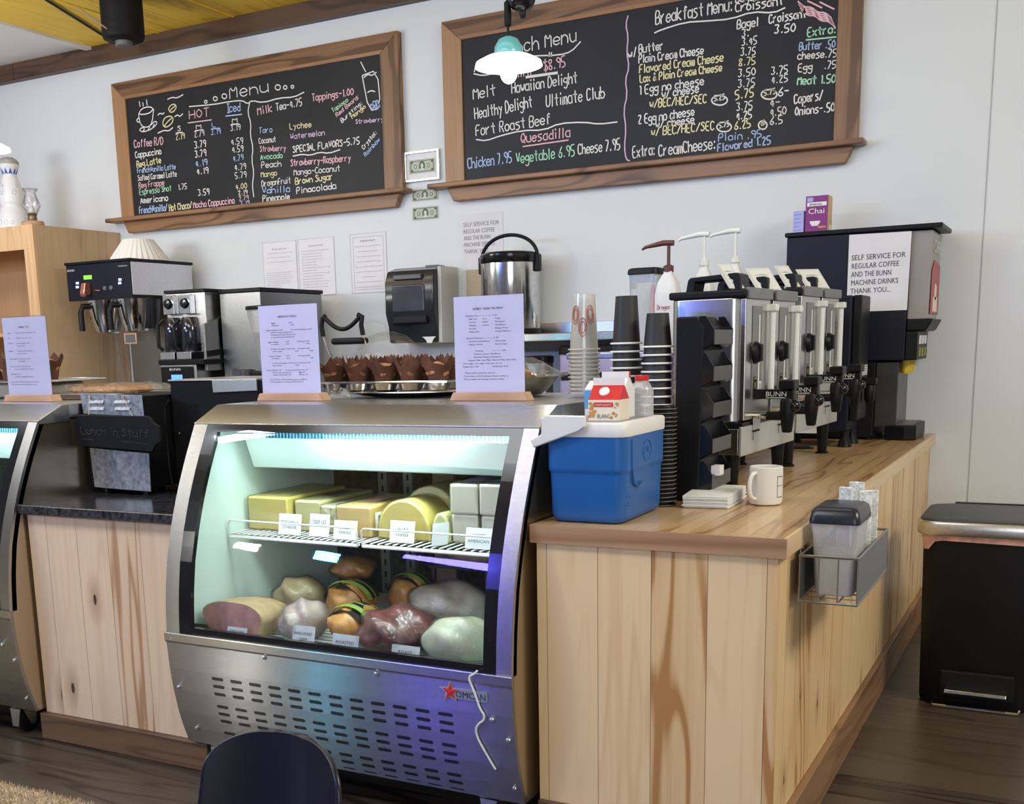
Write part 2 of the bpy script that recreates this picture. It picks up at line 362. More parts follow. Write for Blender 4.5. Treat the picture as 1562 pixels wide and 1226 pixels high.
KICK = wood('walnut_base', 'z', 'x', 0.3, (0.060, 0.030, 0.016), (0.175, 0.095, 0.052), 0.4, seam=0, vary=0.1)
KICKS = wood('walnut_base_side', 'z', 'y', 0.3, (0.13, 0.065, 0.03), (0.34, 0.19, 0.095), 0.4, seam=0, vary=0.1)
FLOOR = wood('vinyl_plank_floor', 'y', 'x', 0.16, (0.018, 0.013, 0.009), (0.085, 0.064, 0.046), 0.34, seam=0.7, vary=0.22, bump=0.05)
YELLOWCEIL = wood('varnished_ceiling', 'x', 'y', 0.6, (0.70, 0.42, 0.03), (0.95, 0.66, 0.07), 0.65, seam=0, vary=0.1)
PLY = wood('birch_ply', 'y', 'z', 1.9, (0.36, 0.23, 0.12), (0.60, 0.43, 0.26), 0.5, seam=0, vary=0.05, grain=0.7)
PLYF = wood('birch_face', 'x', 'z', 0.9, (0.44, 0.24, 0.11), (0.74, 0.48, 0.27), 0.5, seam=0, vary=0.05, grain=0.7)
OAKBASE = wood('sign_base_wood', 'z', 'x', 0.3, (0.36, 0.20, 0.12), (0.62, 0.40, 0.27), 0.5, seam=0, vary=0.05)
STEEL = steel('brushed_steel', (0.42, 0.41, 0.40), 0.24, aniso=0.9, smear=0.4)
STEELD = steel('brushed_steel_dark', (0.34, 0.34, 0.345), 0.24, aniso=0.95, smear=0.75)
STEELP = steel('plain_steel', (0.60, 0.59, 0.58), 0.30, (6, 6, 40))
CHROME = steel('chrome', (0.75, 0.75, 0.76), 0.10, (3, 3, 3))
GALV = M('galvanized', (0.33, 0.35, 0.40), 0.42, 0.75, 0.38, 70)
SIDESTEEL = M('case_side_panel', (0.50, 0.43, 0.32), 0.24, 0.95, 0.08, 5, stretch=(1, 1, 0.2))
BLACK = M('black_plastic', (0.007, 0.007, 0.008), 0.42, var=0.2, spec=0.22)
BLACKM = M('black_matte', (0.006, 0.006, 0.007), 0.6, var=0.2, spec=0.2)
BLACKG = M('black_gloss', (0.008, 0.008, 0.010), 0.15, var=0.2)
NAVYBLK = M('blue_black_panel', (0.007, 0.008, 0.019), 0.42, var=0.2, spec=0.25)
CHAIRM = M('navy_shell', (0.010, 0.010, 0.022), 0.28, var=0.1)
WHITE = M('white_plastic', (0.80, 0.80, 0.80), 0.4, var=0.02)
PAPER = M('paper', (0.80, 0.80, 0.84), 0.7, var=0.02)
PAPERB = M('paper_sign', (0.64, 0.645, 0.86), 0.6, var=0.02)  # lavender cast of the blue light is put into this base colour
INK = M('ink', (0.04, 0.04, 0.07), 0.7)
INKG = M('ink_grey', (0.20, 0.20, 0.25), 0.7)
LINER = M('white_liner', (0.70, 0.82, 0.80), 0.35, var=0.02)
GRANITE = M('granite', (0.035, 0.035, 0.042), 0.16, var=0.9, scale=60)
CLEAR = clear('clear_acrylic', (0.985, 0.985, 1.0), 0.012, sheen=0.22)
CLEARC = clear('clear_cup_plastic', (0.96, 0.96, 0.95), 0.06, 0.08, 0.36, (0.95, 0.95, 0.92))
GLASS = clear('case_glass', (0.96, 0.98, 0.98), 0.025, 0.015)
WRAP = clear('plastic_wrap', (0.98, 0.985, 0.98), 0.055, 0.06, 0.012, (0.85, 0.88, 0.86), crinkle=0.30, sheen=0.45)
SMOKE = clear('smoked_plastic', (0.16, 0.17, 0.20), 0.08, 0.08, 0.25, (0.05, 0.055, 0.07))
FROST = clear('frosted_plastic', (0.88, 0.88, 0.90), 0.04, 0.2, 0.36, (0.95, 0.95, 0.97))
WRAPC = clear('cheese_wrap', (0.99, 0.99, 0.98), 0.03, 0.10, 0.03, (0.9, 0.9, 0.88))
CH = {'w': M('chalk_white', (0.80, 0.80, 0.80), 0.9), 'p': M('chalk_pink', (0.80, 0.50, 0.58), 0.9), 'y': M('chalk_yellow', (0.80, 0.76, 0.45), 0.9), 'b': M('chalk_blue', (0.42, 0.56, 0.86), 0.9), 'g': M('chalk_green', (0.42, 0.76, 0.56), 0.9), 'v': M('chalk_mauve', (0.66, 0.50, 0.72), 0.9)}
BLUE = M('cooler_blue', (0.012, 0.115, 0.40), 0.38, var=0.05)
RED = M('red_print', (0.62, 0.03, 0.03), 0.4)
CREAM = M('cream_print', (0.82, 0.74, 0.60), 0.5)
NUT = M('nut_print', (0.55, 0.27, 0.08), 0.5)
LBLUE = M('light_blue_print', (0.10, 0.38, 0.75), 0.4)
PURPLE = M('purple_print', (0.22, 0.015, 0.20), 0.4)
LILAC = M('lilac_print', (0.42, 0.40, 0.80), 0.45)
GREYPL = M('grey_plastic', (0.13, 0.13, 0.13), 0.4)
BROWNPL = M('brown_pump', (0.10, 0.03, 0.022), 0.35)
X, Y, Z = (1, 0, 0), (0, 1, 0), (0, 0, 1)
WY = 5.34

# ---------------------------------------------------------------- room
struct('floor', G().box(-8, 3.2, -3.2, WY+.1, -0.06, 0), FLOOR)
struct('wall_back', G().box(-8, 3.2, WY, WY+.12, 0, 3.14), WALL)
struct('wall_left', G().box(-8.12, -8, -3.2, WY, 0, 3.14), WALL)
struct('wall_right', G().box(3.2, 3.32, -3.2, WY, 0, 3.14), WALL)
g = G(); g.box(-5.42, 3.2, -3.2, WY, 3.10, 3.16)
for x in (-4.86, -4.30, -3.2, -2.1): g.box(x, x+.012, -3.2, WY, 3.094, 3.10)
struct('ceiling', g, YELLOWCEIL)
g = G(); g.box(-8, -5.435, -3.2, WY, 3.10, 3.16); struct('ceiling_panel', g, WHITE)
struct('trim_1', G().box(-5.45, -5.40, -3.2, 5.29, 3.082, 3.10), WHITE)
g = G(); g.box(-8, -6.105, 5.285, WY, 2.998, 3.098); g.box(-6.10, 3.2, 5.285, WY, 2.998, 3.098); struct('trim_2', g, DARKTRIM)
struct('trim_3', G().box(-0.395, -0.390, WY-.002, WY, 0.1, 3.0), M('seam_grey', (0.45, 0.45, 0.46), 0.7))
struct('baseboard_back', G().box(-0.5, 3.2, WY-.015, WY, 0, 0.1), KICK)

# rug
rg = random.Random(3)
g = G((-3.4, 1.5, 0)); g.box(-4.6, -2.32, 0.9, 2.062, 0.001, 0.012)
for i in range(5200):
    x = rg.uniform(-2.95, -2.32); y = rg.uniform(1.75, 2.068)
    a = rg.uniform(0, 6.28); g.add([(x-.003, y, .011), (x+.003, y, .011), (x+.006*math.cos(a), y+.006*math.sin(a), .024)], [(0, 1, 2)])
solo('rug', g, M('rug_pile', (0.58, 0.45, 0.29), 0.95, var=0.25, scale=180, bump=0.6), 'tan shaggy rug lying on the dark floor at the lower left corner', 'rug')

# ---------------------------------------------------------------- chalkboards
BOARD_DATA = None
def board(name, label, x0, x1, ix0, ix1, sx0, sx1, ax0, ax1, texts, lines):
    t = thing(name, label, 'chalkboard', ((x0+x1)/2, WY, 1.99), group=None); o = t.location
    zt, zi, zb = 2.872, 2.772, 2.09
    g = G(o); g.box(ix0-.01, ix1+.01, 5.308, 5.325, zb-.01, zi+.01); g.build('slate_panel', CHALKBOARD, t)
    g = G(o); g.prism([(x0, zt), (x1, zt), (ix1, zi), (ix0, zi)], 'y', 5.298, WY); g.build('frame_rail', BOARDWOOD, t, bevel=.003)
    for a, b in ((x0, ix0), (x1, ix1)):
        g = G(o); g.prism([(a, zb-.01), (b, zb-.01), (b, zi), (a, zt)], 'y', 5.298, WY); g.build('frame_stile', BOARDWOODV, t, bevel=.003)
    g = G(o); g.box(sx0, sx1, 5.245, WY, 2.062, 2.086); g.build('ledge', BOARDWOOD, t, bevel=.006)
    g = G(o); g.prism([(ax0-.0, 2.062), (ax1, 2.062), (ax1-.035, 1.994), (ax0+.035, 1.994)], 'y', 5.292, WY); g.build('apron', BOARDWOOD, t, bevel=.004)
    keys = list(CH); g = G(o)
    for s, xa, za, xb, zb2, h, k in texts:
        g.m = keys.index(k); u = Vector((xb-xa, 0, zb2-za)); L = u.length; u.normalize(); up = Vector((-u.z, 0, u.x))
        g.chalk(s, (xa, 5.3075, za), u, up, h, L, 0.0056 if h > .034 else 0.0044)
    for k, pts in lines:
        g.m = keys.index(k); g.ribbon(chaikin(pts), 0.0062, (0, 5.3075, 0), X, Z)
    w = g.build('chalk_writing', [CH[k] for k in keys], t); w['label'] = 'handwritten chalk menu in white, pink, yellow, blue and green'
    return t
BOARD_A_TEXT = [
('Menu', -4.369, 2.678, -4.094, 2.679, 0.065, 'w'),
('Coffee R/D', -5.133, 2.488, -4.9, 2.484, 0.045, 'p'),
('Cappuccino', -5.131, 2.428, -4.921, 2.431, 0.038, 'w'),
('Reg.Latte', -5.124, 2.372, -4.927, 2.381, 0.038, 'y'),
('FrenchVanilla Latte', -5.124, 2.34, -4.816, 2.335, 0.031, 'b'),
('Salted Caramel Latte', -5.125, 2.296, -4.812, 2.293, 0.033, 'w'),
('Reg Frappe', -5.122, 2.252, -4.915, 2.252, 0.034, 'p'),
('Espresso Shot', -5.121, 2.213, -4.861, 2.215, 0.034, 'g'),
('1.75', -4.807, 2.216, -4.739, 2.216, 0.031, 'w'),
('Americano', -5.118, 2.162, -4.895, 2.161, 0.036, 'w'),
('FrenchVanilla/', -5.133, 2.103, -4.905, 2.103, 0.041, 'b'),
('Hot Choco/', -4.889, 2.099, -4.709, 2.103, 0.04, 'y'),
('Mocha Cappuccino', -4.698, 2.101, -4.383, 2.103, 0.038, 'p'),
('S', -4.779, 2.546, -4.755, 2.546, 0.029, 'w'),
('2.19', -4.798, 2.5, -4.728, 2.498, 0.034, 'y'),
('M', -4.636, 2.542, -4.597, 2.54, 0.025, 'w'),
('2.79', -4.653, 2.498, -4.577, 2.499, 0.034, 'w'),
('L', -4.514, 2.538, -4.488, 2.537, 0.027, 'b'),
('3.19', -4.526, 2.496, -4.453, 2.495, 0.031, 'b'),
('3.79', -4.657, 2.435, -4.57, 2.438, 0.039, 'w'),
('3.79', -4.659, 2.384, -4.572, 2.386, 0.038, 'w'),
('4.19', -4.66, 2.332, -4.568, 2.334, 0.037, 'b'),
('4.19', -4.655, 2.288, -4.565, 2.288, 0.035, 'w'),
('3.59', -4.655, 2.168, -4.568, 2.169, 0.035, 'w'),
('HOT', -4.681, 2.602, -4.529, 2.602, 0.047, 'p'),
('Iced', -4.398, 2.605, -4.3, 2.603, 0.047, 'b'),
('M', -4.362, 2.545, -4.327, 2.544, 0.025, 'w'),
('3.19', -4.379, 2.502, -4.308, 2.502, 0.032, 'w'),
('4.59', -4.382, 2.426, -4.294, 2.426, 0.034, 'w'),
('4.59', -4.378, 2.384, -4.295, 2.383, 0.034, 'w'),
('4.79', -4.375, 2.335, -4.299, 2.336, 0.034, 'b'),
('4.79', -4.367, 2.284, -4.283, 2.285, 0.034, 'w'),
('5.79', -4.367, 2.239, -4.284, 2.239, 0.034, 'w'),
('4.00', -4.368, 2.178, -4.286, 2.179, 0.032, 'y'),
('2.19', -4.352, 2.146, -4.284, 2.148, 0.025, 'w'),
('2.79', -4.347, 2.113, -4.278, 2.117, 0.026, 'p'),
('3.19', -4.342, 2.088, -4.273, 2.09, 0.023, 'b'),
('Milk', -4.176, 2.566, -4.073, 2.573, 0.042, 'p'),
('Tea-4.75', -4.044, 2.573, -3.865, 2.581, 0.039, 'w'),
('Taro', -4.173, 2.467, -4.081, 2.464, 0.032, 'b'),
('Coconut', -4.18, 2.412, -4.06, 2.41, 0.031, 'w'),
('Strawberry', -4.176, 2.369, -3.995, 2.356, 0.031, 'p'),
('Avocado', -4.175, 2.324, -4.019, 2.32, 0.031, 'g'),
('Peach', -4.171, 2.279, -4.032, 2.275, 0.033, 'w'),
('Mango', -4.177, 2.229, -4.065, 2.23, 0.031, 'y'),
('DragonFruit', -4.176, 2.178, -3.971, 2.18, 0.034, 'w'),
('Vanilla', -4.176, 2.139, -3.981, 2.133, 0.036, 'b'),
('Pineapple', -4.175, 2.094, -3.984, 2.092, 0.036, 'w'),
('Lychee', -3.958, 2.465, -3.81, 2.461, 0.032, 'y'),
('Watermelon', -3.955, 2.412, -3.723, 2.409, 0.03, 'v'),
('SPECIAL FLAVORS-5.75', -3.945, 2.34, -3.496, 2.34, 0.035, 'w'),
('Strawberry-Raspberry', -3.965, 2.27, -3.561, 2.258, 0.035, 'p'),
('Mango-Coconut', -3.946, 2.219, -3.631, 2.212, 0.033, 'w'),
('Brown Sugar', -3.938, 2.169, -3.682, 2.173, 0.035, 'y'),
('Pinacolada', -3.932, 2.118, -3.664, 2.123, 0.035, 'w'),
('Toppings-1.00', -3.795, 2.594, -3.523, 2.592, 0.037, 'p'),
('Tapioca', -3.661, 2.519, -3.558, 2.565, 0.023, 'g'),
('Red Beans', -3.636, 2.493, -3.49, 2.572, 0.023, 'p'),
('Bursting:', -3.604, 2.46, -3.466, 2.54, 0.023, 'w'),
('Mango', -3.536, 2.473, -3.447, 2.52, 0.021, 'y'),
('Strawberry', -3.517, 2.445, -3.34, 2.438, 0.023, 'v'),
('Crystal:', -3.471, 2.308, -3.381, 2.382, 0.023, 'w'),
('Rainbow', -3.46, 2.27, -3.364, 2.344, 0.023, 'b')]
BOARD_A_LINES = [
('w', [(-4.679, 2.672), (-4.492, 2.661), (-4.37, 2.663), (-4.28, 2.658), (-4.245, 2.634), (-4.214, 2.65), (-4.135, 2.627), (-4.018, 2.639), (-3.918, 2.63), (-3.847, 2.648)]),
('w', [(-4.229, 2.641), (-4.248, 2.588), (-4.228, 2.53), (-4.239, 2.465), (-4.223, 2.396), (-4.239, 2.331), (-4.228, 2.262), (-4.245, 2.196), (-4.24, 2.127)]),
('p', [(-4.696, 2.583), (-4.515, 2.58)]),
('b', [(-4.41, 2.588), (-4.289, 2.584)]),
('w', [(-4.795, 2.537), (-4.74, 2.536)]),
('w', [(-4.645, 2.534), (-4.585, 2.533)]),
('b', [(-4.523, 2.53), (-4.458, 2.528)]),
('w', [(-4.373, 2.538), (-4.317, 2.536)]),
('w', [(-3.947, 2.322), (-3.882, 2.326), (-3.826, 2.314), (-3.763, 2.325), (-3.701, 2.312), (-3.625, 2.324)]),
('w', [(-5.078, 2.679), (-5.075, 2.632), (-5.053, 2.6), (-5.004, 2.594), (-4.973, 2.62), (-4.955, 2.694)]),
('w', [(-5.078, 2.679), (-5.05, 2.705), (-4.991, 2.71), (-4.955, 2.694), (-4.987, 2.672), (-5.046, 2.67), (-5.078, 2.679)]),
('w', [(-5.079, 2.656), (-5.099, 2.646), (-5.092, 2.633), (-5.067, 2.63)]),
('w', [(-5.08, 2.585), (-5.056, 2.571), (-4.98, 2.58), (-4.931, 2.61), (-4.951, 2.624), (-4.986, 2.604)]),
('w', [(-5.08, 2.585), (-5.07, 2.596), (-5.037, 2.596)]),
('w', [(-5.056, 2.574), (-5.038, 2.589)]),
('w', [(-5.017, 2.575), (-4.995, 2.594)]),
('w', [(-4.977, 2.583), (-4.958, 2.607)]),
('w', [(-5.066, 2.748), (-5.061, 2.716)]),
('w', [(-5.038, 2.739), (-5.036, 2.715)]),
('w', [(-5.007, 2.752), (-5.004, 2.717)]),
('y', [(-4.839, 2.68), (-4.817, 2.698), (-4.785, 2.699), (-4.774, 2.682), (-4.796, 2.659), (-4.828, 2.656), (-4.839, 2.68)]),
('y', [(-4.832, 2.665), (-4.806, 2.679), (-4.779, 2.691)]),
('y', [(-4.89, 2.611), (-4.868, 2.635), (-4.827, 2.638), (-4.803, 2.621), (-4.823, 2.592), (-4.865, 2.577), (-4.889, 2.587), (-4.89, 2.611)]),
('y', [(-4.881, 2.587), (-4.846, 2.612), (-4.808, 2.628)]),
('w', [(-4.841, 2.732), (-4.8, 2.739), (-4.769, 2.729), (-4.717, 2.743)]),
('w', [(-4.926, 2.653), (-4.906, 2.663), (-4.89, 2.654), (-4.873, 2.661)]),
('w', [(-4.795, 2.629), (-4.77, 2.638), (-4.755, 2.624), (-4.73, 2.639)]),
('w', [(-4.937, 2.552), (-4.883, 2.564), (-4.851, 2.554), (-4.814, 2.571)]),
('w', [(-3.468, 2.753), (-3.438, 2.698)]),
('w', [(-3.462, 2.683), (-3.428, 2.5), (-3.353, 2.506), (-3.366, 2.699), (-3.462, 2.683)]),
('w', [(-3.452, 2.671), (-3.425, 2.686), (-3.4, 2.674), (-3.371, 2.689)]),
('w', [(-3.433, 2.594), (-3.41, 2.602), (-3.384, 2.592)]),
('w', [(-4.539, 2.682), (-4.541, 2.678), (-4.545, 2.675), (-4.552, 2.675), (-4.557, 2.678), (-4.56, 2.682), (-4.559, 2.686), (-4.556, 2.69), (-4.55, 2.691), (-4.544, 2.689), (-4.54, 2.686), (-4.539, 2.682)]),
('w', [(-4.462, 2.689), (-4.465, 2.683), (-4.472, 2.68), (-4.481, 2.68), (-4.488, 2.684), (-4.492, 2.69), (-4.492, 2.696), (-4.487, 2.701), (-4.479, 2.702), (-4.47, 2.7), (-4.464, 2.695), (-4.462, 2.689)]),
('w', [(-4.392, 2.694), (-4.395, 2.687), (-4.403, 2.683), (-4.413, 2.683), (-4.422, 2.688), (-4.427, 2.694), (-4.427, 2.702), (-4.421, 2.708), (-4.411, 2.709), (-4.401, 2.707), (-4.394, 2.701), (-4.392, 2.694)]),
('w', [(-4.007, 2.693), (-4.01, 2.686), (-4.018, 2.681), (-4.029, 2.682), (-4.038, 2.686), (-4.043, 2.693), (-4.043, 2.701), (-4.037, 2.707), (-4.027, 2.709), (-4.017, 2.707), (-4.009, 2.701), (-4.007, 2.693)]),
('w', [(-3.961, 2.687), (-3.964, 2.682), (-3.969, 2.679), (-3.977, 2.679), (-3.983, 2.682), (-3.986, 2.687), (-3.986, 2.693), (-3.982, 2.697), (-3.975, 2.698), (-3.968, 2.697), (-3.963, 2.692), (-3.961, 2.687)]),
('w', [(-3.915, 2.684), (-3.917, 2.681), (-3.921, 2.678), (-3.926, 2.678), (-3.931, 2.681), (-3.934, 2.685), (-3.934, 2.689), (-3.931, 2.692), (-3.925, 2.693), (-3.92, 2.692), (-3.916, 2.689), (-3.915, 2.684)]),
('b', [(-3.402, 2.525), (-3.405, 2.521), (-3.412, 2.52), (-3.417, 2.524), (-3.417, 2.53), (-3.411, 2.532), (-3.405, 2.53), (-3.402, 2.525)]),
('b', [(-3.384, 2.528), (-3.387, 2.524), (-3.393, 2.523), (-3.399, 2.527), (-3.398, 2.533), (-3.393, 2.535), (-3.386, 2.533), (-3.384, 2.528)]),
('b', [(-3.365, 2.528), (-3.368, 2.524), (-3.375, 2.523), (-3.38, 2.527), (-3.38, 2.532), (-3.375, 2.535), (-3.368, 2.533), (-3.365, 2.528)]),
('b', [(-3.397, 2.514), (-3.4, 2.51), (-3.407, 2.509), (-3.412, 2.513), (-3.412, 2.519), (-3.407, 2.521), (-3.4, 2.519), (-3.397, 2.514)]),
('b', [(-3.376, 2.515), (-3.38, 2.51), (-3.386, 2.51), (-3.391, 2.514), (-3.391, 2.519), (-3.386, 2.522), (-3.379, 2.52), (-3.376, 2.515)]),
('b', [(-3.358, 2.517), (-3.361, 2.512), (-3.368, 2.512), (-3.373, 2.516), (-3.373, 2.521), (-3.367, 2.524), (-3.361, 2.522), (-3.358, 2.517)]),
('b', [(-3.386, 2.539), (-3.389, 2.534), (-3.395, 2.534), (-3.401, 2.538), (-3.4, 2.543), (-3.395, 2.546), (-3.388, 2.544), (-3.386, 2.539)]),
('b', [(-3.367, 2.541), (-3.37, 2.536), (-3.377, 2.536), (-3.382, 2.54), (-3.382, 2.545), (-3.377, 2.548), (-3.37, 2.546), (-3.367, 2.541)])]
BOARD_B_TEXT = [
('Lunch Menu', -2.633, 2.662, -2.228, 2.675, 0.064, 'w'),
('Panini', -2.626, 2.551, -2.466, 2.557, 0.049, 'p'),
('$8.95', -2.4, 2.563, -2.285, 2.57, 0.049, 'p'),
('Melt', -2.793, 2.48, -2.668, 2.484, 0.056, 'w'),
('Hawaiian Delight', -2.577, 2.483, -2.225, 2.488, 0.051, 'w'),
('Healthy Delight', -2.787, 2.384, -2.465, 2.404, 0.056, 'w'),
('Ultimate Club', -2.389, 2.395, -2.083, 2.4, 0.057, 'w'),
('Fort Roast Beef', -2.784, 2.302, -2.37, 2.315, 0.053, 'w'),
('Quesadilla', -2.53, 2.241, -2.264, 2.243, 0.048, 'p'),
('Chicken 7.95', -2.835, 2.147, -2.583, 2.155, 0.054, 'b'),
('Vegetable 6.95', -2.557, 2.145, -2.24, 2.153, 0.053, 'g'),
('Cheese 7.95', -2.221, 2.156, -2.005, 2.158, 0.051, 'w'),
('Breakfast Menu:', -1.83, 2.691, -1.472, 2.695, 0.057, 'w'),
('Bagel/', -1.459, 2.727, -1.343, 2.719, 0.038, 'w'),
('Croissant', -1.458, 2.686, -1.249, 2.685, 0.038, 'w'),
('Bagel', -1.45, 2.614, -1.354, 2.613, 0.039, 'w'),
('Croissant', -1.307, 2.615, -1.148, 2.617, 0.038, 'w'),
('3.', -1.428, 2.577, -1.394, 2.577, 0.032, 'w'),
('3.50', -1.283, 2.571, -1.192, 2.566, 0.035, 'w'),
('3.45', -1.427, 2.541, -1.359, 2.54, 0.033, 'w'),
('3.75', -1.431, 2.499, -1.365, 2.496, 0.033, 'w'),
('8.75', -1.439, 2.456, -1.364, 2.455, 0.033, 'y'),
('3.50', -1.441, 2.411, -1.363, 2.409, 0.033, 'w'),
('3.75', -1.292, 2.4, -1.22, 2.4, 0.033, 'w'),
('3.75', -1.44, 2.365, -1.364, 2.364, 0.034, 'w'),
('4.25', -1.291, 2.364, -1.219, 2.364, 0.031, 'w'),
('5.75', -1.451, 2.316, -1.367, 2.319, 0.04, 'y'),
('5.75', -1.322, 2.317, -1.271, 2.32, 0.024, 'y'),
('6-', -1.258, 2.306, -1.211, 2.309, 0.036, 'w'),
('3.75', -1.445, 2.267, -1.373, 2.268, 0.034, 'w'),
('4-', -1.294, 2.265, -1.25, 2.266, 0.034, 'w'),
('4.25', -1.444, 2.227, -1.375, 2.229, 0.035, 'w'),
('4.50', -1.292, 2.226, -1.222, 2.228, 0.034, 'w'),
('6.25', -1.452, 2.185, -1.378, 2.19, 0.037, 'y'),
('6', -1.333, 2.191, -1.316, 2.192, 0.024, 'y'),
('6.5', -1.292, 2.189, -1.237, 2.191, 0.034, 'w'),
('w/', -1.96, 2.56, -1.919, 2.568, 0.04, 'w'),
('Butter', -1.911, 2.576, -1.792, 2.577, 0.038, 'w'),
('Plain Cream Cheese', -1.911, 2.533, -1.603, 2.53, 0.038, 'w'),
('Flavored Cream Cheese', -1.908, 2.488, -1.51, 2.487, 0.038, 'y'),
('Lox & Plain Cream Cheese', -1.906, 2.447, -1.516, 2.446, 0.035, 'y'),
('1 Egg no cheese', -1.91, 2.393, -1.598, 2.397, 0.041, 'w'),
('w/ cheese', -1.797, 2.365, -1.622, 2.368, 0.038, 'w'),
('w/BEC/HEC/SEC', -1.857, 2.329, -1.585, 2.319, 0.038, 'y'),
('5.25', -1.549, 2.322, -1.5, 2.324, 0.024, 'w'),
('2 Egg no cheese', -1.913, 2.263, -1.642, 2.269, 0.041, 'w'),
('w/ cheese', -1.826, 2.236, -1.642, 2.237, 0.035, 'w'),
('w/ BEC/HEC/SEC', -1.849, 2.202, -1.547, 2.197, 0.039, 'y'),
('5.75', -1.523, 2.202, -1.478, 2.205, 0.024, 'w'),
('Extra:', -1.94, 2.113, -1.83, 2.116, 0.051, 'w'),
('CreamCheese:', -1.81, 2.107, -1.539, 2.113, 0.053, 'w'),
('Plain .95', -1.525, 2.143, -1.329, 2.141, 0.034, 'b'),
('Flavored 1.25', -1.528, 2.099, -1.287, 2.108, 0.035, 'b'),
('Extra:', -1.139, 2.537, -1.02, 2.536, 0.035, 'g'),
('Butter .50', -1.173, 2.485, -1.021, 2.476, 0.033, 'b'),
('cheese.75', -1.179, 2.449, -1.014, 2.438, 0.032, 'w'),
('Egg', -1.174, 2.397, -1.115, 2.396, 0.033, 'w'),
('.75', -1.063, 2.394, -1.015, 2.392, 0.032, 'w'),
('Meat 1.50', -1.176, 2.343, -1.015, 2.332, 0.036, 'g'),
('Capers/', -1.187, 2.265, -1.065, 2.269, 0.041, 'w'),
('Onions-.50', -1.182, 2.216, -1.014, 2.216, 0.036, 'w')]
BOARD_B_LINES = [
('w', [(-2.548, 2.649), (-2.448, 2.641), (-2.317, 2.626), (-2.253, 2.633), (-2.205, 2.672)]),
('w', [(-2.499, 2.552), (-2.326, 2.55)]),
('w', [(-2.499, 2.546), (-2.326, 2.544)]),
('w', [(-2.784, 2.287), (-2.728, 2.274), (-2.641, 2.291), (-2.521, 2.302), (-2.403, 2.29), (-2.32, 2.313), (-2.191, 2.304), (-2.112, 2.285), (-2.018, 2.285)]),
('p', [(-2.522, 2.225), (-2.272, 2.23)]),
('v', [(-1.965, 2.751), (-1.977, 2.713), (-1.964, 2.657), (-1.972, 2.591), (-1.959, 2.522), (-1.979, 2.47), (-1.968, 2.4), (-1.987, 2.334), (-1.974, 2.249), (-1.983, 2.167), (-1.974, 2.11), (-1.955, 2.101)]),
('w', [(-1.837, 2.655), (-1.807, 2.664), (-1.691, 2.68), (-1.591, 2.67), (-1.478, 2.661), (-1.383, 2.677), (-1.288, 2.657), (-1.238, 2.671)]),
('g', [(-1.145, 2.525), (-1.016, 2.519)]),
('w', [(-2.369, 2.647), (-2.372, 2.626)]),
('w', [(-2.358, 2.645), (-2.361, 2.625)]),
('w', [(-1.264, 2.315), (-1.267, 2.307), (-1.275, 2.301), (-1.288, 2.299), (-1.302, 2.3), (-1.316, 2.304), (-1.327, 2.311), (-1.334, 2.32), (-1.334, 2.328), (-1.328, 2.336), (-1.317, 2.34), (-1.303, 2.341), (-1.289, 2.338), (-1.276, 2.332), (-1.267, 2.324), (-1.264, 2.315)]),
('w', [(-1.487, 2.318), (-1.49, 2.31), (-1.499, 2.304), (-1.512, 2.301), (-1.527, 2.302), (-1.542, 2.307), (-1.554, 2.314), (-1.56, 2.323), (-1.56, 2.331), (-1.554, 2.339), (-1.543, 2.343), (-1.528, 2.344), (-1.513, 2.341), (-1.499, 2.335), (-1.49, 2.327), (-1.487, 2.318)]),
('w', [(-1.466, 2.201), (-1.469, 2.193), (-1.477, 2.186), (-1.489, 2.183), (-1.504, 2.184), (-1.517, 2.188), (-1.528, 2.195), (-1.534, 2.204), (-1.534, 2.213), (-1.528, 2.22), (-1.518, 2.225), (-1.504, 2.226), (-1.49, 2.224), (-1.478, 2.218), (-1.47, 2.21), (-1.466, 2.201)]),
('w', [(-1.305, 2.191), (-1.307, 2.183), (-1.311, 2.178), (-1.318, 2.175), (-1.326, 2.175), (-1.334, 2.178), (-1.34, 2.184), (-1.343, 2.191), (-1.343, 2.199), (-1.34, 2.205), (-1.334, 2.21), (-1.327, 2.211), (-1.319, 2.21), (-1.312, 2.205), (-1.307, 2.198), (-1.305, 2.191)]),
('p', [(-1.185, 2.689), (-1.156, 2.66), (-1.127, 2.657), (-1.098, 2.629), (-1.069, 2.626), (-1.04, 2.598)]),
('p', [(-1.181, 2.679), (-1.152, 2.651), (-1.123, 2.648), (-1.094, 2.62), (-1.065, 2.616), (-1.036, 2.589)]),
('p', [(-1.177, 2.67), (-1.147, 2.642), (-1.119, 2.638), (-1.089, 2.61), (-1.061, 2.607), (-1.032, 2.579)]),
('p', [(-1.173, 2.66), (-1.143, 2.632), (-1.115, 2.629), (-1.085, 2.601), (-1.057, 2.598), (-1.028, 2.57)]),
('p', [(-1.169, 2.651), (-1.139, 2.623), (-1.11, 2.62), (-1.081, 2.592), (-1.053, 2.589), (-1.024, 2.561)]),
('p', [(-1.144, 2.684), (-1.122, 2.671), (-1.101, 2.658), (-1.08, 2.645)]),
('p', [(-1.092, 2.671), (-1.071, 2.658), (-1.05, 2.645), (-1.029, 2.632)]),
('w', [(-2.786, 2.611), (-2.775, 2.643), (-2.727, 2.661), (-2.684, 2.654)]),
('w', [(-2.79, 2.604), (-2.738, 2.587), (-2.669, 2.591)]),
('w', [(-2.781, 2.625), (-2.702, 2.622)])]

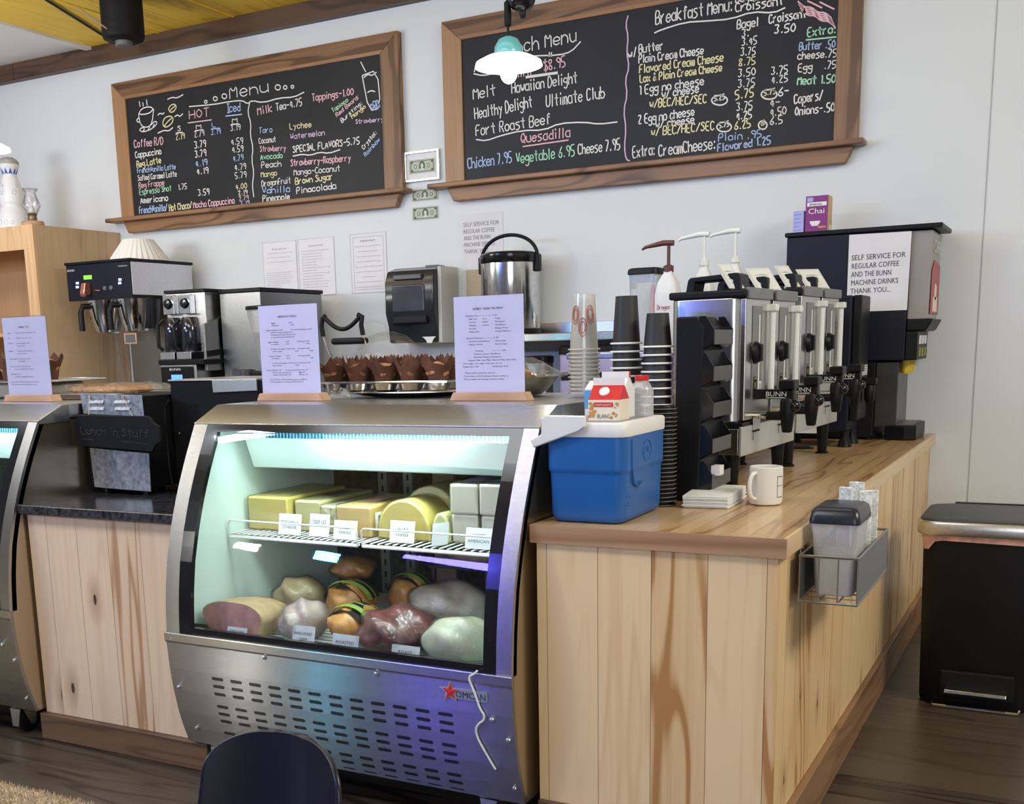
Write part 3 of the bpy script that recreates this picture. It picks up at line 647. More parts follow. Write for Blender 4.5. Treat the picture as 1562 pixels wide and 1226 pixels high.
board('chalkboard', 'coffee and milk tea chalkboard headed Menu, brown wood frame, left on the wall', -5.279, -3.229, -5.175, -3.343, -5.37, -3.19, -5.262, -3.242, BOARD_A_TEXT, BOARD_A_LINES)
board('chalkboard', 'lunch and breakfast chalkboard with wavy centre line, brown wood frame, behind the hanging lamp', -2.966, -0.912, -2.855, -1.013, -3.05, -0.878, -2.955, -0.925, BOARD_B_TEXT, BOARD_B_LINES)

# ---------------------------------------------------------------- papers and bills on the wall
BILL = M('bill_green', (0.52, 0.56, 0.47), 0.7); BILLD = M('bill_ink', (0.13, 0.16, 0.13), 0.7); BILLL = M('bill_pale', (0.66, 0.70, 0.60), 0.7)
def billparts(g, x0, x1, z0, z1, y):
    g.m = 0; g.box(x0, x1, y, y+.001, z0, z1)
    w, h = x1-x0, z1-z0; cx = (x0+x1)/2; cz = (z0+z1)/2
    def el(cx_, cz_, rx, rz, m, off):
        g.m = m; g.add([(cx_, y-off, cz_)]+[(cx_+rx*math.cos(a*.393), y-off, cz_+rz*math.sin(a*.393)) for a in range(16)], [(0, 1+i, 1+(i+1) % 16) for i in range(16)])
    g.m = 1
    for a, b, c, d in ((x0+.06*w, x1-.06*w, z1-.14*h, z1-.09*h), (x0+.06*w, x1-.06*w, z0+.09*h, z0+.14*h)): g.box(a, b, y-.0004, y, c, d)
    for a in (x0+.05*w, x1-.08*w): g.box(a, a+.03*w, y-.0004, y, z0+.09*h, z1-.09*h)
    for sx in (x0+.11*w, x1-.11*w):
        for sz in (z0+.2*h, z1-.2*h): el(sx, sz, .05*w, .09*h, 1, .0006)
    el(cx, cz, .12*w, .37*h, 1, .0006); el(cx, cz+.03*h, .055*w, .17*h, 2, .0009)
    el(cx, cz-.24*h, .085*w, .11*h, 2, .0009)
    for sx in (x0+.25*w, x1-.25*w): el(sx, cz, .055*w, .16*h, 1, .0006); el(sx, cz, .03*w, .10*h, 2, .0009)
g = G((-3.115, WY, 1.95)); billparts(g, -3.198, -3.034, 1.920, 1.987, WY-.002)
solo('banknote', g, [BILL, BILLD, BILLL], 'unframed banknote taped flat on the white wall, lowest of the three between the chalkboards', 'banknote', 'banknotes taped to the wall')
g = G((-3.115, WY, 2.04)); billparts(g, -3.197, -3.035, 2.017, 2.078, WY-.002)
solo('banknote', g, [BILL, BILLD, BILLL], 'unframed banknote taped flat on the wall just below the framed one', 'banknote', 'banknotes taped to the wall')
t = thing('picture_frame', 'small silver frame holding a banknote, hung between the two chalkboards', 'picture frame', (-3.123, WY, 2.117)); o = t.location
g = G(o)
for a, b, c, d in ((-3.230, -3.219, 2.117, 2.270), (-3.027, -3.016, 2.117, 2.270), (-3.219, -3.027, 2.259, 2.270), (-3.219, -3.027, 2.117, 2.128)): g.box(a, b, WY-.02, WY, c, d)
g.build('frame', CHROME, t, bevel=.002)
G(o).box(-3.219, -3.027, WY-.008, WY-.004, 2.128, 2.259).build('mat_board', PAPER, t)
g = G(o); billparts(g, -3.203, -3.043, 2.158, 2.228, WY-.010); g.build('framed_bill', [BILL, BILLD, BILLL], t)
def lines_of_print(g, x0, z0, rows, w, h, ux, y, seed):
    pass
words = 'the of food service permit health inspection shall be posted in plain view at all times valid until renewal date owner kitchen safety notice issued county code'.split()
rw = random.Random(11)
def printed(g, x0, x1, ztop, zbot, n, y, hh=0.0045, center=False):
    for i in range(n):
        z = ztop-(ztop-zbot)*i/(n-1); L = (x1-x0)*rw.choice((.5, .7, .95, .95, .85)); s = ' '.join(rw.choice(words) for _ in range(max(2, int(L/.022))))
        a = x0+((x1-x0)-L)/2 if center else x0
        g.text(s, (a, y, z), X, Z, width=L, h=hh)
def wallpaper_sheet(label, x0, x1, z0, z1, head, n, border=False, gap=None):
    g = G(((x0+x1)/2, WY, z0)); g.box(x0, x1, WY-.003, WY-.001, z0, z1); g.m = 1
    y = WY-.0032; w = x1-x0
    g.text(head, ((x0+x1)/2-.05, y, z1-.045), X, Z, width=.10, h=.009)
    if gap: printed(g, x0+.03, x1-.02, z1-.065, z1-.115, 3, y); printed(g, x0+.02, x1-.02, z1-.175, z0+.02, n, y)
    else: printed(g, x0+.025, x1-.025, z1-.07, z0+.03, n, y, center=border)
    g.m = 2
    for a, b, c, d in ((x0, x0+.002, z0, z1), (x1-.002, x1, z0, z1), (x0, x1, z1-.002, z1), (x0, x1, z0, z0+.002)): g.box(a, b, y-.0004, y, c, d)
    if border:
        q = .018
        for a, b, c, d in ((x0+q, x0+q+.002, z0+q, z1-q), (x1-q-.002, x1-q, z0+q, z1-q), (x0+q, x1-q, z1-q-.002, z1-q), (x0+q, x1-q, z0+q, z0+q+.002)): g.box(a, b, y-.0004, y, c, d)
    return solo('notice_sheet', g, [PAPER, INKG, M('edge_grey', (0.42, 0.43, 0.46), 0.7)], label, 'notice')
wallpaper_sheet('white notice page with a blank patch, leftmost of three sheets on the wall', -4.222, -3.980, 1.558, 1.872, 'Notice', 11, gap=True)
wallpaper_sheet('white notice page full of printed lines, middle one of three sheets on the wall', -3.967, -3.716, 1.558, 1.875, 'Food Service', 15)
wallpaper_sheet('bordered permit sheet on the wall, left of the black paper towel dispenser', -3.607, -3.370, 1.557, 1.877, 'PERMIT', 9, border=True)
def self_service(x0, z0, lh, y, ux=X):
    return [('SELF SERVICE FOR', 0), ('REGULAR COFFEE', 1), ('AND THE BUNN', 2), ('MACHINE DRINKS', 3), ('THANK YOU...', 4)]
g = G((-2.78, WY, 1.64)); g.box(-2.905, -2.655, WY-.003, WY-.001, 1.64, 1.93); g.m = 1
for s, i in self_service(0, 0, 0, 0): g.text(s, (-2.886, WY-.0032, 1.865-.034*i), X, Z, width=len(s)*.0131, h=.021)
solo('paper_sign', g, [M('paper_wall', (0.72, 0.72, 0.76), 0.6, var=.01), INKG], 'white self service sign taped on the wall behind the steel airpot', 'sign')
g = G((-2.83, WY, 1.45)); g.box(-2.877, -2.70, WY-.006, WY-.001, 1.42, 1.645)
solo('card', g, M('kraft_card', (0.56, 0.47, 0.32), 0.8), 'plain tan card on the wall left of the steel airpot', 'card')

# towel dispenser
t = thing('towel_dispenser', 'smoked black paper towel dispenser with pale side panel, mounted on the wall', 'towel dispenser', (-3.06, WY, 1.27)); o = t.location
x0, x1 = -3.245, -2.925
prof = [(5.335, 1.275), (5.335, 1.655), (5.20, 1.665), (5.13, 1.645), (5.105, 1.59), (5.10, 1.43), (5.125, 1.36), (5.135, 1.275)]
g = G(o); g.prism(prof, 'x', x0, x1-.022); g.build('cover', M('smoked_cover', (0.022, 0.024, 0.030), 0.16, var=.15), t, bevel=.012, seg=3)
g = G(o); g.prism([(5.337, 1.272), (5.337, 1.662), (5.15, 1.662), (5.145, 1.272)], 'x', x1-.022, x1); g.build('side_panel', M('pale_grey_panel', (0.52, 0.52, 0.50), 0.5), t, bevel=.004)
g = G(o); g.box(x0+.05, x1-.075, 5.092, 5.11, 1.435, 1.575); g.build('window', M('smoke_window', (0.055, 0.062, 0.080), 0.10, var=.2), t, bevel=.01)
g = G(o); g.box(x0+.05, x1-.06, 5.088, 5.12, 1.375, 1.415); g.build('push_bar', BLACK, t, bevel=.006)
g = G(o); g.prism([(-3.03, 1.305), (-2.95, 1.305), (-2.965, 1.29), (-2.975, 1.272), (-3.0, 1.272), (-3.01, 1.29)], 'y', 5.118, 5.122); g.build('paper_towel', WHITE, t)
g = G(o); g.box(x0+.06, x1-.09, 5.096, 5.12, 1.60, 1.625); g.build('front_strip', M('dark_grey_strip', (0.05, 0.055, 0.06), 0.3), t, bevel=.004)
g = G(o); g.box(-3.06, -2.985, 5.22, 5.30, 1.655, 1.675); g.build('lock', GREYPL, t, bevel=.004)

# ---------------------------------------------------------------- pendant lamps
def pendant(loc, label, group=None):
    t = thing('pendant_lamp', label, 'lamp', loc, group=group); x, y, z = loc; o = t.location
    g = G(o); g.tube([(x, y, z+.07), (x, y, 3.10)], .005, 8); g.build('rod', BLACK, t)
    g = G(o); g.lathe([(.011, z+.12), (.013, z+.125), (.013, z+.20), (.008, z+.205)], x, y, 14); g.build('rod_sleeve', BLACKM, t, smooth=True)
    g = G(o); g.lathe([(.045, z+.005), (.052, z+.02), (.050, z+.05), (.035, z+.075), (.012, z+.085)], x, y, 24); g.build('glass_cap', M('teal_glass', (0.10, 0.32, 0.33), 0.2, emit=(0.25, 0.75, 0.75), es=0.12), t, smooth=True)
    g = G(o); g.lathe([(.124, z-.018), (.120, z-.004), (.085, z+.014), (.05, z+.022), (.0485, z+.018), (.083, z+.008), (.116, z-.008), (.119, z-.018)], x, y, 40); g.build('shade', M('white_enamel', (0.86, 0.86, 0.84), 0.3, emit=(1, 0.98, 0.93), es=1.2, var=.01), t, smooth=True)
    g = G(o); g.ell((x, y, z-.035), (.032, .032, .042), 20, 12); g.build('bulb', M('bulb_glow', (1, 1, 1), 0.4, emit=(1, 0.90, 0.70), es=14, var=0), t, smooth=True)
    point('pendant_glow', (x, y-.0, z-.10), 4.0, (1.0, 0.90, 0.76), .03)
    return t
pendant((-1.905, 3.90, 2.268), 'lit white pendant lamp with teal glass cap hanging in front of the lunch menu board', )
pendant((-4.76, 3.90, 2.268), 'lit white pendant lamp hanging at the left edge above the tall blue and white bottle')
t = thing('ceiling_weight', 'black round weight on a cable hanging beside the lit lamp rod', 'weight', (-1.845, 3.90, 2.42)); o = t.location
g = G(o); g.ell((-1.848, 3.9, 2.475), (.05, .05, .05), 24, 16); g.build('weight', BLACKG, t, smooth=True)
g = G(o); g.lathe([(.012, 2.432), (.012, 2.415), (.007, 2.405)], -1.845, 3.9, 12); g.build('tip', BLACK, t, smooth=True)
g = G(o); g.tube([(-1.848, 3.9, 2.52), (-1.848, 3.9, 3.10)], .004); g.build('cable', BLACK, t)
t = thing('ceiling_speaker', 'black cylinder spotlight hanging from the yellow wood ceiling at top left', 'spotlight', (-4.46, 4.6, 2.85)); o = t.location
g = G(o); g.lathe([(.08, 2.850), (.102, 2.860), (.108, 2.875), (.108, 3.098), (.05, 3.099)], -4.465, 4.6, 36); g.build('housing', BLACKM, t, smooth=True)
g = G(o); g.lathe([(.040, 2.825), (.045, 2.83), (.045, 2.851), (.02, 2.852)], -4.465, 4.6, 20); g.build('lens', GREYPL, t, smooth=True)
g = G(o); g.tube([(-4.62, 4.44, 3.01), (-4.42, 4.44, 2.872)], .004); g.build('bracket_wire', STEELP, t)
g = G(o); g.tube([(-4.80, 4.29, 3.09), (-5.13, 5.11, 3.09)], .007, 6); g.build('black_cable', BLACK, t)

# ---------------------------------------------------------------- refrigerated display cases
PROF = [(2.526, 1.048), (2.487, .975), (2.450, .90), (2.416, .82), (2.388, .74), (2.366, .66), (2.350, .56), (2.342, .46)]
LOW = [(2.3405, .450), (2.341, .425), (2.346, .345), (2.355, .275), (2.369, .205), (2.385, .15), (2.404, .098)]
def profy(z):
    for (ya, za), (yb, zb) in zip(PROF[:-1], PROF[1:]):
        if zb <= z <= za: return yb+(ya-yb)*(z-zb)/(za-zb)
    return PROF[-1][0]
def cut(za, zb, n=14): return [(profy(za+(zb-za)*i/n), za+(zb-za)*i/n) for i in range(n+1)]
FIN = M('coil_fin', (0.10, 0.34, 0.58), 0.3, 0.4, 0.3, 90)
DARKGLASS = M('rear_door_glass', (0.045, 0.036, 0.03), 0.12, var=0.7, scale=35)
def slotted(name, base, xl):
    """brushed panel with rows of dark vent slots laid out in the panel's own coordinates"""
    m = base.copy(); m.name = name; nt = m.node_tree; b = nt.nodes['Principled BSDF']
    tc = nt.nodes.new('ShaderNodeTexCoord'); sp = nt.nodes.new('ShaderNodeSeparateXYZ'); nt.links.new(tc.outputs['Object'], sp.inputs[0])
    u = math_n(nt, 'DIVIDE', math_n(nt, 'SUBTRACT', sp.outputs[0], xl), .0685); cu = math_n(nt, 'FRACT', u)
    inx = math_n(nt, 'MULTIPLY', math_n(nt, 'GREATER_THAN', u, 0), math_n(nt, 'LESS_THAN', u, 12))
    w = math_n(nt, 'DIVIDE', math_n(nt, 'SUBTRACT', .335, sp.outputs[2]), .088); blk = math_n(nt, 'MULTIPLY', math_n(nt, 'FRACT', w), .088)
    inz = math_n(nt, 'MULTIPLY', math_n(nt, 'GREATER_THAN', w, 0), math_n(nt, 'MULTIPLY', math_n(nt, 'LESS_THAN', blk, .0600), math_n(nt, 'GREATER_THAN', sp.outputs[2], .106)))
    row = math_n(nt, 'MULTIPLY', math_n(nt, 'FRACT', math_n(nt, 'DIVIDE', blk, .024)), .024)
    dz = math_n(nt, 'ABSOLUTE', math_n(nt, 'SUBTRACT', row, .0055)); dx = math_n(nt, 'MAXIMUM', math_n(nt, 'SUBTRACT', math_n(nt, 'ABSOLUTE', math_n(nt, 'SUBTRACT', math_n(nt, 'MULTIPLY', cu, .0685), .022)), .0165), 0)
    d = math_n(nt, 'SQRT', math_n(nt, 'ADD', math_n(nt, 'MULTIPLY', dz, dz), math_n(nt, 'MULTIPLY', dx, dx)))
    mask = math_n(nt, 'MULTIPLY', math_n(nt, 'LESS_THAN', d, .0050), math_n(nt, 'MULTIPLY', inx, inz))
    src = b.inputs['Base Color'].links[0].from_socket
    mx = nt.nodes.new('ShaderNodeMix'); mx.data_type = 'RGBA'; nt.links.new(mask, mx.inputs[0]); nt.links.new(src, mx.inputs[6]); mx.inputs[7].default_value = (0.006, 0.006, 0.006, 1)
    nt.links.new(mx.outputs[2], b.inputs['Base Color'])
    nt.links.new(math_n(nt, 'SUBTRACT', 1.0, mask), b.inputs['Metallic'])
    return m
def case(label, dx, full=True):
    xl, xr = -2.288+dx, -1.165+dx; yb = 3.28
    t = thing('refrigerated_display_case', label, 'display case', ((xl+xr)/2, 2.8, 0)); o = t.location
    side = PROF+LOW[1:]+[(yb, .098), (yb, 1.045), (2.60, 1.045)]
    for a, b in ((xl, xl+.028), (xr-.028, xr)):
        g = G(o); g.prism([(y+.012, z) for y, z in PROF+LOW[1:]]+[(yb, .098), (yb, 1.045), (2.60, 1.045)], 'x', a, b); g.build('side_panel', SIDESTEEL, t)
    for a, b in ((xl, xl+.050), (xr-.042, xr)):
        g = G(o); g.sweepx(a, b, cut(1.048, .450), .03); g.build('corner_post', STEEL, t, smooth=True, angle=30)
    g = G(o); g.prism([(2.631, 1.096), (2.522, 1.048), (2.53, 1.036), (2.66, 1.036), (2.66, 1.096)], 'x', xl-.003, xr+.003); g.build('header_cap', STEEL, t, bevel=.003)
    g = G(o); g.box(xl-.003, xr+.003, 2.655, 3.32, 1.050, 1.096); g.build('top_plate', STEELP, t, bevel=.003)
    ga, gb = xl+.050, xr-.042; ia, ib = xl+.094, xr-.078
    g = G(o); pr = cut(1.046, .450)
    g.sweepx(ga, ia, pr, .016); g.sweepx(ib, gb, pr, .016); g.sweepx(ia, ib, cut(1.046, 1.024), .016); g.sweepx(ia, ib, cut(.474, .450), .016)
    g.build('gasket', BLACKG, t)
    g = G(o); g.sweepx(ia-.004, ib+.004, [(y+.006, z) for y, z in cut(1.03, .466, 20)]); g.build('glass_pane', GLASS, t, smooth=True, angle=80)
    g = G(o); g.sweepx(xl-.002, xr+.002, LOW, .012); g.build('lower_panel', slotted('slotted_panel', STEELD, xl+.155-(xl+xr)/2), t)
    g = G(o); g.sweepx(xl-.004, xr+.004, [(2.336, .454), (2.335, .452), (2.336, .430), (2.340, .424)], .006); g.build('panel_lip', STEEL, t)
    def lowy(z):
        for (ya, za), (y2, z2) in zip(LOW[:-1], LOW[1:]):
            if z2 <= z <= za: return ya+(y2-ya)*(za-z)/(za-z2)
        return 2.404
    for i, (x, z) in enumerate(((xl+.022, .437), (xl+.36, .418), (xl+.73, .415), (xl+.022, .285), (xl+.052, .152), (xr-.058, .335), (xr-.016, .285), (xr-.006-.012, .145))):
        y = lowy(z); g = G(o); g.lathe([(.007, -.0), (.006, -.004), (.003, -.006)], x, y, 12, z, ax='y'); g.build('bolt', CHROME, t, smooth=True)
    # badge: star and letters
    z0 = .395; xb = xr-.172; u = Vector((0, lowy(.38)-lowy(.41), -.03)).normalized()*-1
    g = G(o); y = lowy(z0)-.002
    for k, (rr, rq) in enumerate(((.032, .013), (.026, .010))):
        g.m = k; pts = [((rr if i % 2 == 0 else rq)*math.sin(i*math.pi/5), (rr if i % 2 == 0 else rq)*math.cos(i*math.pi/5)) for i in range(10)]
        g.add([(xb, y-.001*k-.002, z0)]+[(xb+a, y-.001*k, z0+b) for a, b in pts], [(0, 1+(i+1) % 10, 1+i) for i in range(10)])
    g.m = 2; g.box(xb+.012, xb+.105, y-.0008, y+.004, z0-.016, z0+.010)
    g.m = 3; g.text('OMCAN', (xb+.016, y-.0006, z0-.012), X, u, width=.085, h=.017, off=.001)
    g.build('badge', [M('badge_silver', (0.62, 0.60, 0.60), 0.3, 0.6), RED, M('badge_plate', (0.40, 0.42, 0.50), 0.35, 0.5), M('badge_navy', (0.015, 0.02, 0.16), 0.4)], t)
    # interior
    g = G(o); g.box(xl+.03, xl+.045, 2.56, 3.16, .40, 1.03); g.prism([(2.56, 1.03), (2.56, .42)]+[(y+.03, z) for y, z in cut(.48, 1.02, 8)], 'x', xl+.03, xl+.045)
    g.build('liner_wall', LINER, t)
    g = G(o); g.box(xr-.045, xr-.03, 2.56, 3.16, .40, 1.03); g.prism([(2.56, 1.03), (2.56, .42)]+[(y+.03, z) for y, z in cut(.48, 1.02, 8)], 'x', xr-.045, xr-.03)
    g.build('liner_wall', LINER, t)
    g = G(o); g.box(xl+.045, xr-.045, 2.37, 3.16, .395, .41); g.build('liner_floor', LINER, t)
    g = G(o); g.box(xl+.03, xr-.03, 2.60, 3.2, 1.03, 1.045); g.build('liner_roof', LINER, t)
    g = G(o); g.prism([(2.645, .985), (2.625, 1.0), (2.63, .985), (2.66, .905), (3.0, .90), (3.0, .99)], 'x', xl+.10, xr-.05); g.build('drip_pan', M('pan_grey', (0.46, 0.55, 0.52), .4, var=.02), t, bevel=.004)
    g = G(o); g.m = 0; g.box(xl+.17, xr-.075, 2.655, 2.80, .995, 1.028); g.m = 1
    for k in range(74):
        x = xl+.175+k*(xr-xl-.255)/73; g.box(x, x+.004, 2.642, 2.80, .993, 1.028)
    g.build('coil', [FIN, M('coil_edge', (0.20, 0.52, 0.75), 0.3, 0.4)], t)
    for a in (xl+.12, xr-.072):
        g = G(o); g.box(a, a+.05, 2.64, 2.80, .988, 1.03); g.build('coil_bracket', LINER, t, bevel=.002)
    g = G(o); g.tube([(xl+.1, 2.560, 1.031), (xr-.1, 2.560, 1.031)], .005, 12); g.build('lamp_tube', M('lamp_tube', (1, 1, 1), 0.4, emit=(0.75, 1.0, 0.97), es=3.5, var=0), t)
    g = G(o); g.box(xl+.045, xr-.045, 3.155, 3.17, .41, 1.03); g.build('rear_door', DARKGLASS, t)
    for x in (xl+.24, xl+.34, xl+.64, xl+.70, xr-.10):
        g = G(o); g.m = 0; g.box(x, x+.035, 3.135, 3.156, .41, 1.03); g.m = 1
        for k in range(14): g.box(x+.014, x+.021, 3.1335, 3.136, .44+k*.042, .46+k*.042)
        g.build('slotted_post', [M('post_grey', (0.36, 0.36, 0.33), 0.35, 0.7), BLACKM], t)
    g = G(o); g.box(xl+.45, xl+.53, 3.14, 3.156, .41, 1.03); g.build('rear_door_reflection', M('tan_reflection', (0.42, 0.30, 0.19), 0.4), t)  # tan reflection on the rear door, painted as an opaque strip
    g = G(o)
    for k in range(28):
        y = 2.41+k*.026; g.tube([(xl+.06, y, .428), (xr-.06, y, .428)], .0026, 5)
    for k in range(9): g.tube([(xl+.06+k*(xr-xl-.12)/8, 2.40, .422), (xl+.06+k*(xr-xl-.12)/8, 3.13, .422)], .003, 5)
    f = g.build('deck_grille', WHITE, t)
    g = G(o); g.box(xl+.045, xl+.12, 2.39, 2.46, .41, .445); g.build('corner_bracket', BLACKG, t, bevel=.006)
    # chassis and casters
    g = G(o); g.box(xl+.03, xr-.03, 2.44, 3.22, .0965, .40); g.build('chassis', M('chassis_grey', (0.05, 0.05, 0.052), 0.6), t)
    for cx, cy in ((xl+.105, 2.455), (xr-.105, 2.455), (xl+.085, 3.15), (xr-.085, 3.15)):
        g = G(o); g.lathe([(.012, -.016), (.039, -.016), (.043, -.010), (.043, .010), (.039, .016), (.012, .016)], cx, cy, 24, .0435, ax='x'); w = g.build('caster_wheel', BLACK, t, smooth=True)
        g = G(o); g.box(cx-.035, cx+.035, cy-.035, cy+.035, .088, .096)
        for s in (-.024, .020):
            g.prism([(cy-.035, .088), (cy+.022, .088), (cy+.012, .028), (cy-.008, .028)], 'x', cx+s, cx+s+.004)
        g.hexa([(cx-.016, cy-.052, .030), (cx+.012, cy-.052, .030), (cx+.012, cy-.048, .030), (cx-.016, cy-.048, .030)], [(cx-.024, cy-.050, .092), (cx+.026, cy-.050, .092), (cx+.026, cy-.046, .092), (cx-.024, cy-.046, .092)])
        g.build('caster_fork', STEELP, w)
    return t
case('curved glass deli case full of cheese and meat, blue light on its steel front', 0)
case('curved glass display case cut off by the left edge, beside the granite counter', -1.795)
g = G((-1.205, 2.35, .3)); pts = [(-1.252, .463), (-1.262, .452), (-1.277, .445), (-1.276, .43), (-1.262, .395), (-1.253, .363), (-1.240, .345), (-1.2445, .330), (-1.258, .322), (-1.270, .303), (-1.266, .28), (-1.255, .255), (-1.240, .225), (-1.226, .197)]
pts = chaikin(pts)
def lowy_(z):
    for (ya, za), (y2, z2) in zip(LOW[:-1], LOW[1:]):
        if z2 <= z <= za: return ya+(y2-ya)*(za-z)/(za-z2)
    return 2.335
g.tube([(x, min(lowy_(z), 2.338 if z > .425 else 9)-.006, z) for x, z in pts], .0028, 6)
solo('reflection_squiggle', g, M('reflection_white', (0.86, 0.88, 0.95), 0.3), 'wavy white light reflection beside the star badge, modelled as a thin strip on steel', 'painted reflection')  # light reflected in the steel panel, built as a white tube

# shelves in the case
for i, (a, b) in enumerate(((-2.232, -1.765), (-1.748, -1.225))):
    lab = ('white wire half shelf on the left carrying yellow cheese blocks', 'white wire half shelf on the right carrying round and white cheeses')[i]
    t = thing('wire_shelf', lab, 'shelf', ((a+b)/2, 2.8, .70), group='wire shelves in the deli case'); o = t.location
    g = G(o); n = 21
    for k in range(n+1):
        x = a+(b-a)*k/n; g.tube([(x, 2.585, .7085), (x, 3.13, .7085)], .0026, 5)
    for y in (2.587, 2.75, 2.93, 3.12): g.tube([(a-.003, y, .703), (b+.003, y, .703)], .0035, 6)
    g.tube([(a, 2.583, .700), (b, 2.583, .700)], .004, 6)
    g.build('wire_deck', WHITE, t)
    g = G(o); g.tube([(a, 2.582, .70), (a, 2.580, .744), (a+.008, 2.580, .752), (b-.008, 2.580, .752), (b, 2.580, .744), (b, 2.582, .70)], .0028, 6); g.build('guard_rail', WHITE, t)

# cheeses
CHY = M('cheese_yellow', (0.86, 0.70, 0.20), 0.5, var=.06, scale=5); CHP = M('cheese_pale', (0.86, 0.78, 0.38), 0.5, var=.06, scale=5)
CHO = M('cheese_gold', (0.86, 0.62, 0.24), 0.5, var=.10, scale=14); CHG = M('cheese_greenish', (0.76, 0.76, 0.34), 0.5, var=.05); CHW = M('cheese_white', (0.80, 0.74, 0.60), 0.5, var=.04)
CHJ = M('pepper_cheese', (0.80, 0.72, 0.42), 0.5, var=.45, scale=60)
zs = .7115
def block(label, x0, x1, y0, y1, z0, z1, mat, lab=None, labm=None, wrap=True, sidetext=None):
    t = thing('cheese_block', label, 'cheese', ((x0+x1)/2, (y0+y1)/2, z0)); o = t.location
    G(o).box(x0, x1, y0, y1, z0, z1).build('cheese', mat, t, bevel=.008, seg=3)
    if wrap:
        g = G(o); e = .0022; g.box(x0-e, x1+e, y0-e, y1+e, z0+.001, z1+e); g.build('wrapper', WRAPC, t, bevel=.007)
    if lab:
        g = G(o); g.m = 0; g.box(x0+(x1-x0)*lab[0], x0+(x1-x0)*lab[1], y0+(y1-y0)*lab[2], y0+(y1-y0)*lab[3], z1+.003, z1+.0036); g.build('label_strip', labm, t)
    if sidetext:
        g = G(o); g.m = 0; g.box(x1+.0028, x1+.0034, y0+.02, y1-.05, z0+.018, z1-.02); g.m = 1
        for k in range(7): g.box(x1+.0035, x1+.0037, y0+.035+k*.024, y0+.05+k*.024, z0+.028, z1-.03)
        g.build('side_label', [PAPER, INKG], t)
    return t
block('large butter yellow cheese block at the left end of the upper shelf', -2.224, -2.072, 2.665, 2.98, zs, .815, CHY)
block('pale wrapped cheese block with a dark label strip across its top', -2.064, -1.966, 2.69, 2.98, zs, .806, CHP, (.25, .7, .35, .75), M('dark_label', (0.10, 0.06, 0.09), 0.5))
block('speckled pepper cheese slab standing between two larger blocks', -1.960, -1.893, 2.68, 2.95, zs, .796, CHJ)
block('golden cheese block with a printed label on its side', -1.886, -1.765, 2.655, 2.93, zs, .803, CHO, (.3, .75, .3, .75), M('red_label', (0.45, 0.22, 0.20), 0.5), sidetext=True)
ax0, ax1 = -1.505, -1.422
block('white cheese block, left one of the upper pair of the white stack', -1.505, -1.421, 2.665, 2.99, .794, .878, CHW, (.15, .8, .2, .7), LILAC)
block('white cheese block, right one of the upper pair of the white stack', -1.415, -1.331, 2.665, 2.99, .794, .880, CHW, (.15, .8, .2, .7), LBLUE)
block('white cheese block, left one of the bottom pair of the white stack', -1.505, -1.424, 2.67, 2.99, zs, .793, CHW)
block('white cheese block, right one of the bottom pair of the white stack', -1.412, -1.331, 2.67, 2.99, zs, .793, CHW)
def wheel(label, cx, y0, y1, r, mat, h):
    t = thing('round_cheese', label, 'cheese', (cx, (y0+y1)/2, zs)); o = t.location
    pts = [(cx+r*math.cos(a*math.pi/16), zs+h*math.sin(a*math.pi/16)**.8) for a in range(17)]
    G(o).prism(pts, 'y', y0, y1).build('cheese', mat, t, bevel=.008, seg=3)
    g = G(o); g.prism([(cx+(r+.002)*math.cos(a*math.pi/16), zs+.001+(h+.002)*math.sin(a*math.pi/16)**.8) for a in range(17)], 'y', y0-.002, y1+.002); g.build('wrapper', WRAPC, t, bevel=.006)
wheel('half round yellow cheese standing beside the printed golden block', -1.658, 2.66, 2.80, .088, CHY, .115)
wheel('half round pale cheese with a blue label, just behind the yellow half wheel', -1.66, 2.815, 2.98, .10, CHP, .135)
wheel('narrow greenish half cheese leaning beside the white block stack', -1.539, 2.665, 2.82, .030, CHG, .082)

# price cards
def price(label, x, y, z, w, h, txt, rz=0.0, lean=.012, hand=False):
    t = Vector((x, y, z)); g = G(t); c, s = math.cos(rz), math.sin(rz)
    ux = Vector((c, s, 0)); up = Vector((-s*0, lean/h, 1)).normalized(); n = ux.cross(up).normalized()
    p = t-ux*w/2
    g.m = 0
    q = [p, p+ux*w, p+ux*w+up*h, p+up*h]
    g.add([v for v in q]+[v-n*.0015 for v in q], [(0, 1, 2, 3), (7, 6, 5, 4), (0, 4, 5, 1), (1, 5, 6, 2), (2, 6, 7, 3), (3, 7, 4, 0)])
    # easel foot
    f = [p+ux*w*.3, p+ux*w*.7, p+ux*w*.7-n*.03, p+ux*w*.3-n*.03]; g.add(f+[v+Vector((0, 0, .0015)) for v in f], [(0, 3, 2, 1), (4, 5, 6, 7), (0, 1, 5, 4), (1, 2, 6, 5), (2, 3, 7, 6), (3, 0, 4, 7)])
    g.m = 1
    for i, line in enumerate(txt):
        ww = min(w*.82, len(line)*.0085)
        if hand: g.chalk(line, p+ux*w*.12+up*(h*.55)+n*.0006, ux, up, h*.3, w*.75, .0009)
        else: g.text(line, p+ux*(w-ww)/2+up*(h*(.56-.26*i))+n*.0004, ux, up, width=ww, h=.0085)
    return solo('price_card', g, [PAPER, INK], label, 'price card', 'price cards in the deli case')
zc = .7125
price('price card reading Mozzarella on the upper shelf', -2.031, 2.615, zc, .082, .062, ['MOZZARELLA', 'CHEESE'])
price('handwritten Pepper jack price card on the upper shelf', -1.925, 2.618, zc, .070, .066, ['Pepperjack'], hand=True)
price('price card reading Mild Swiss on the upper shelf', -1.823, 2.602, zc, .080, .055, ['MILD', 'SWISS'])
price('price card reading Lacey on the upper shelf', -1.636, 2.612, zc, .080, .062, ['LACEY', 'SWISS'])
price('blank folded price card seen edge on, between round cheese and white stack', -1.514, 2.615, zc, .050, .062, [], rz=1.0)
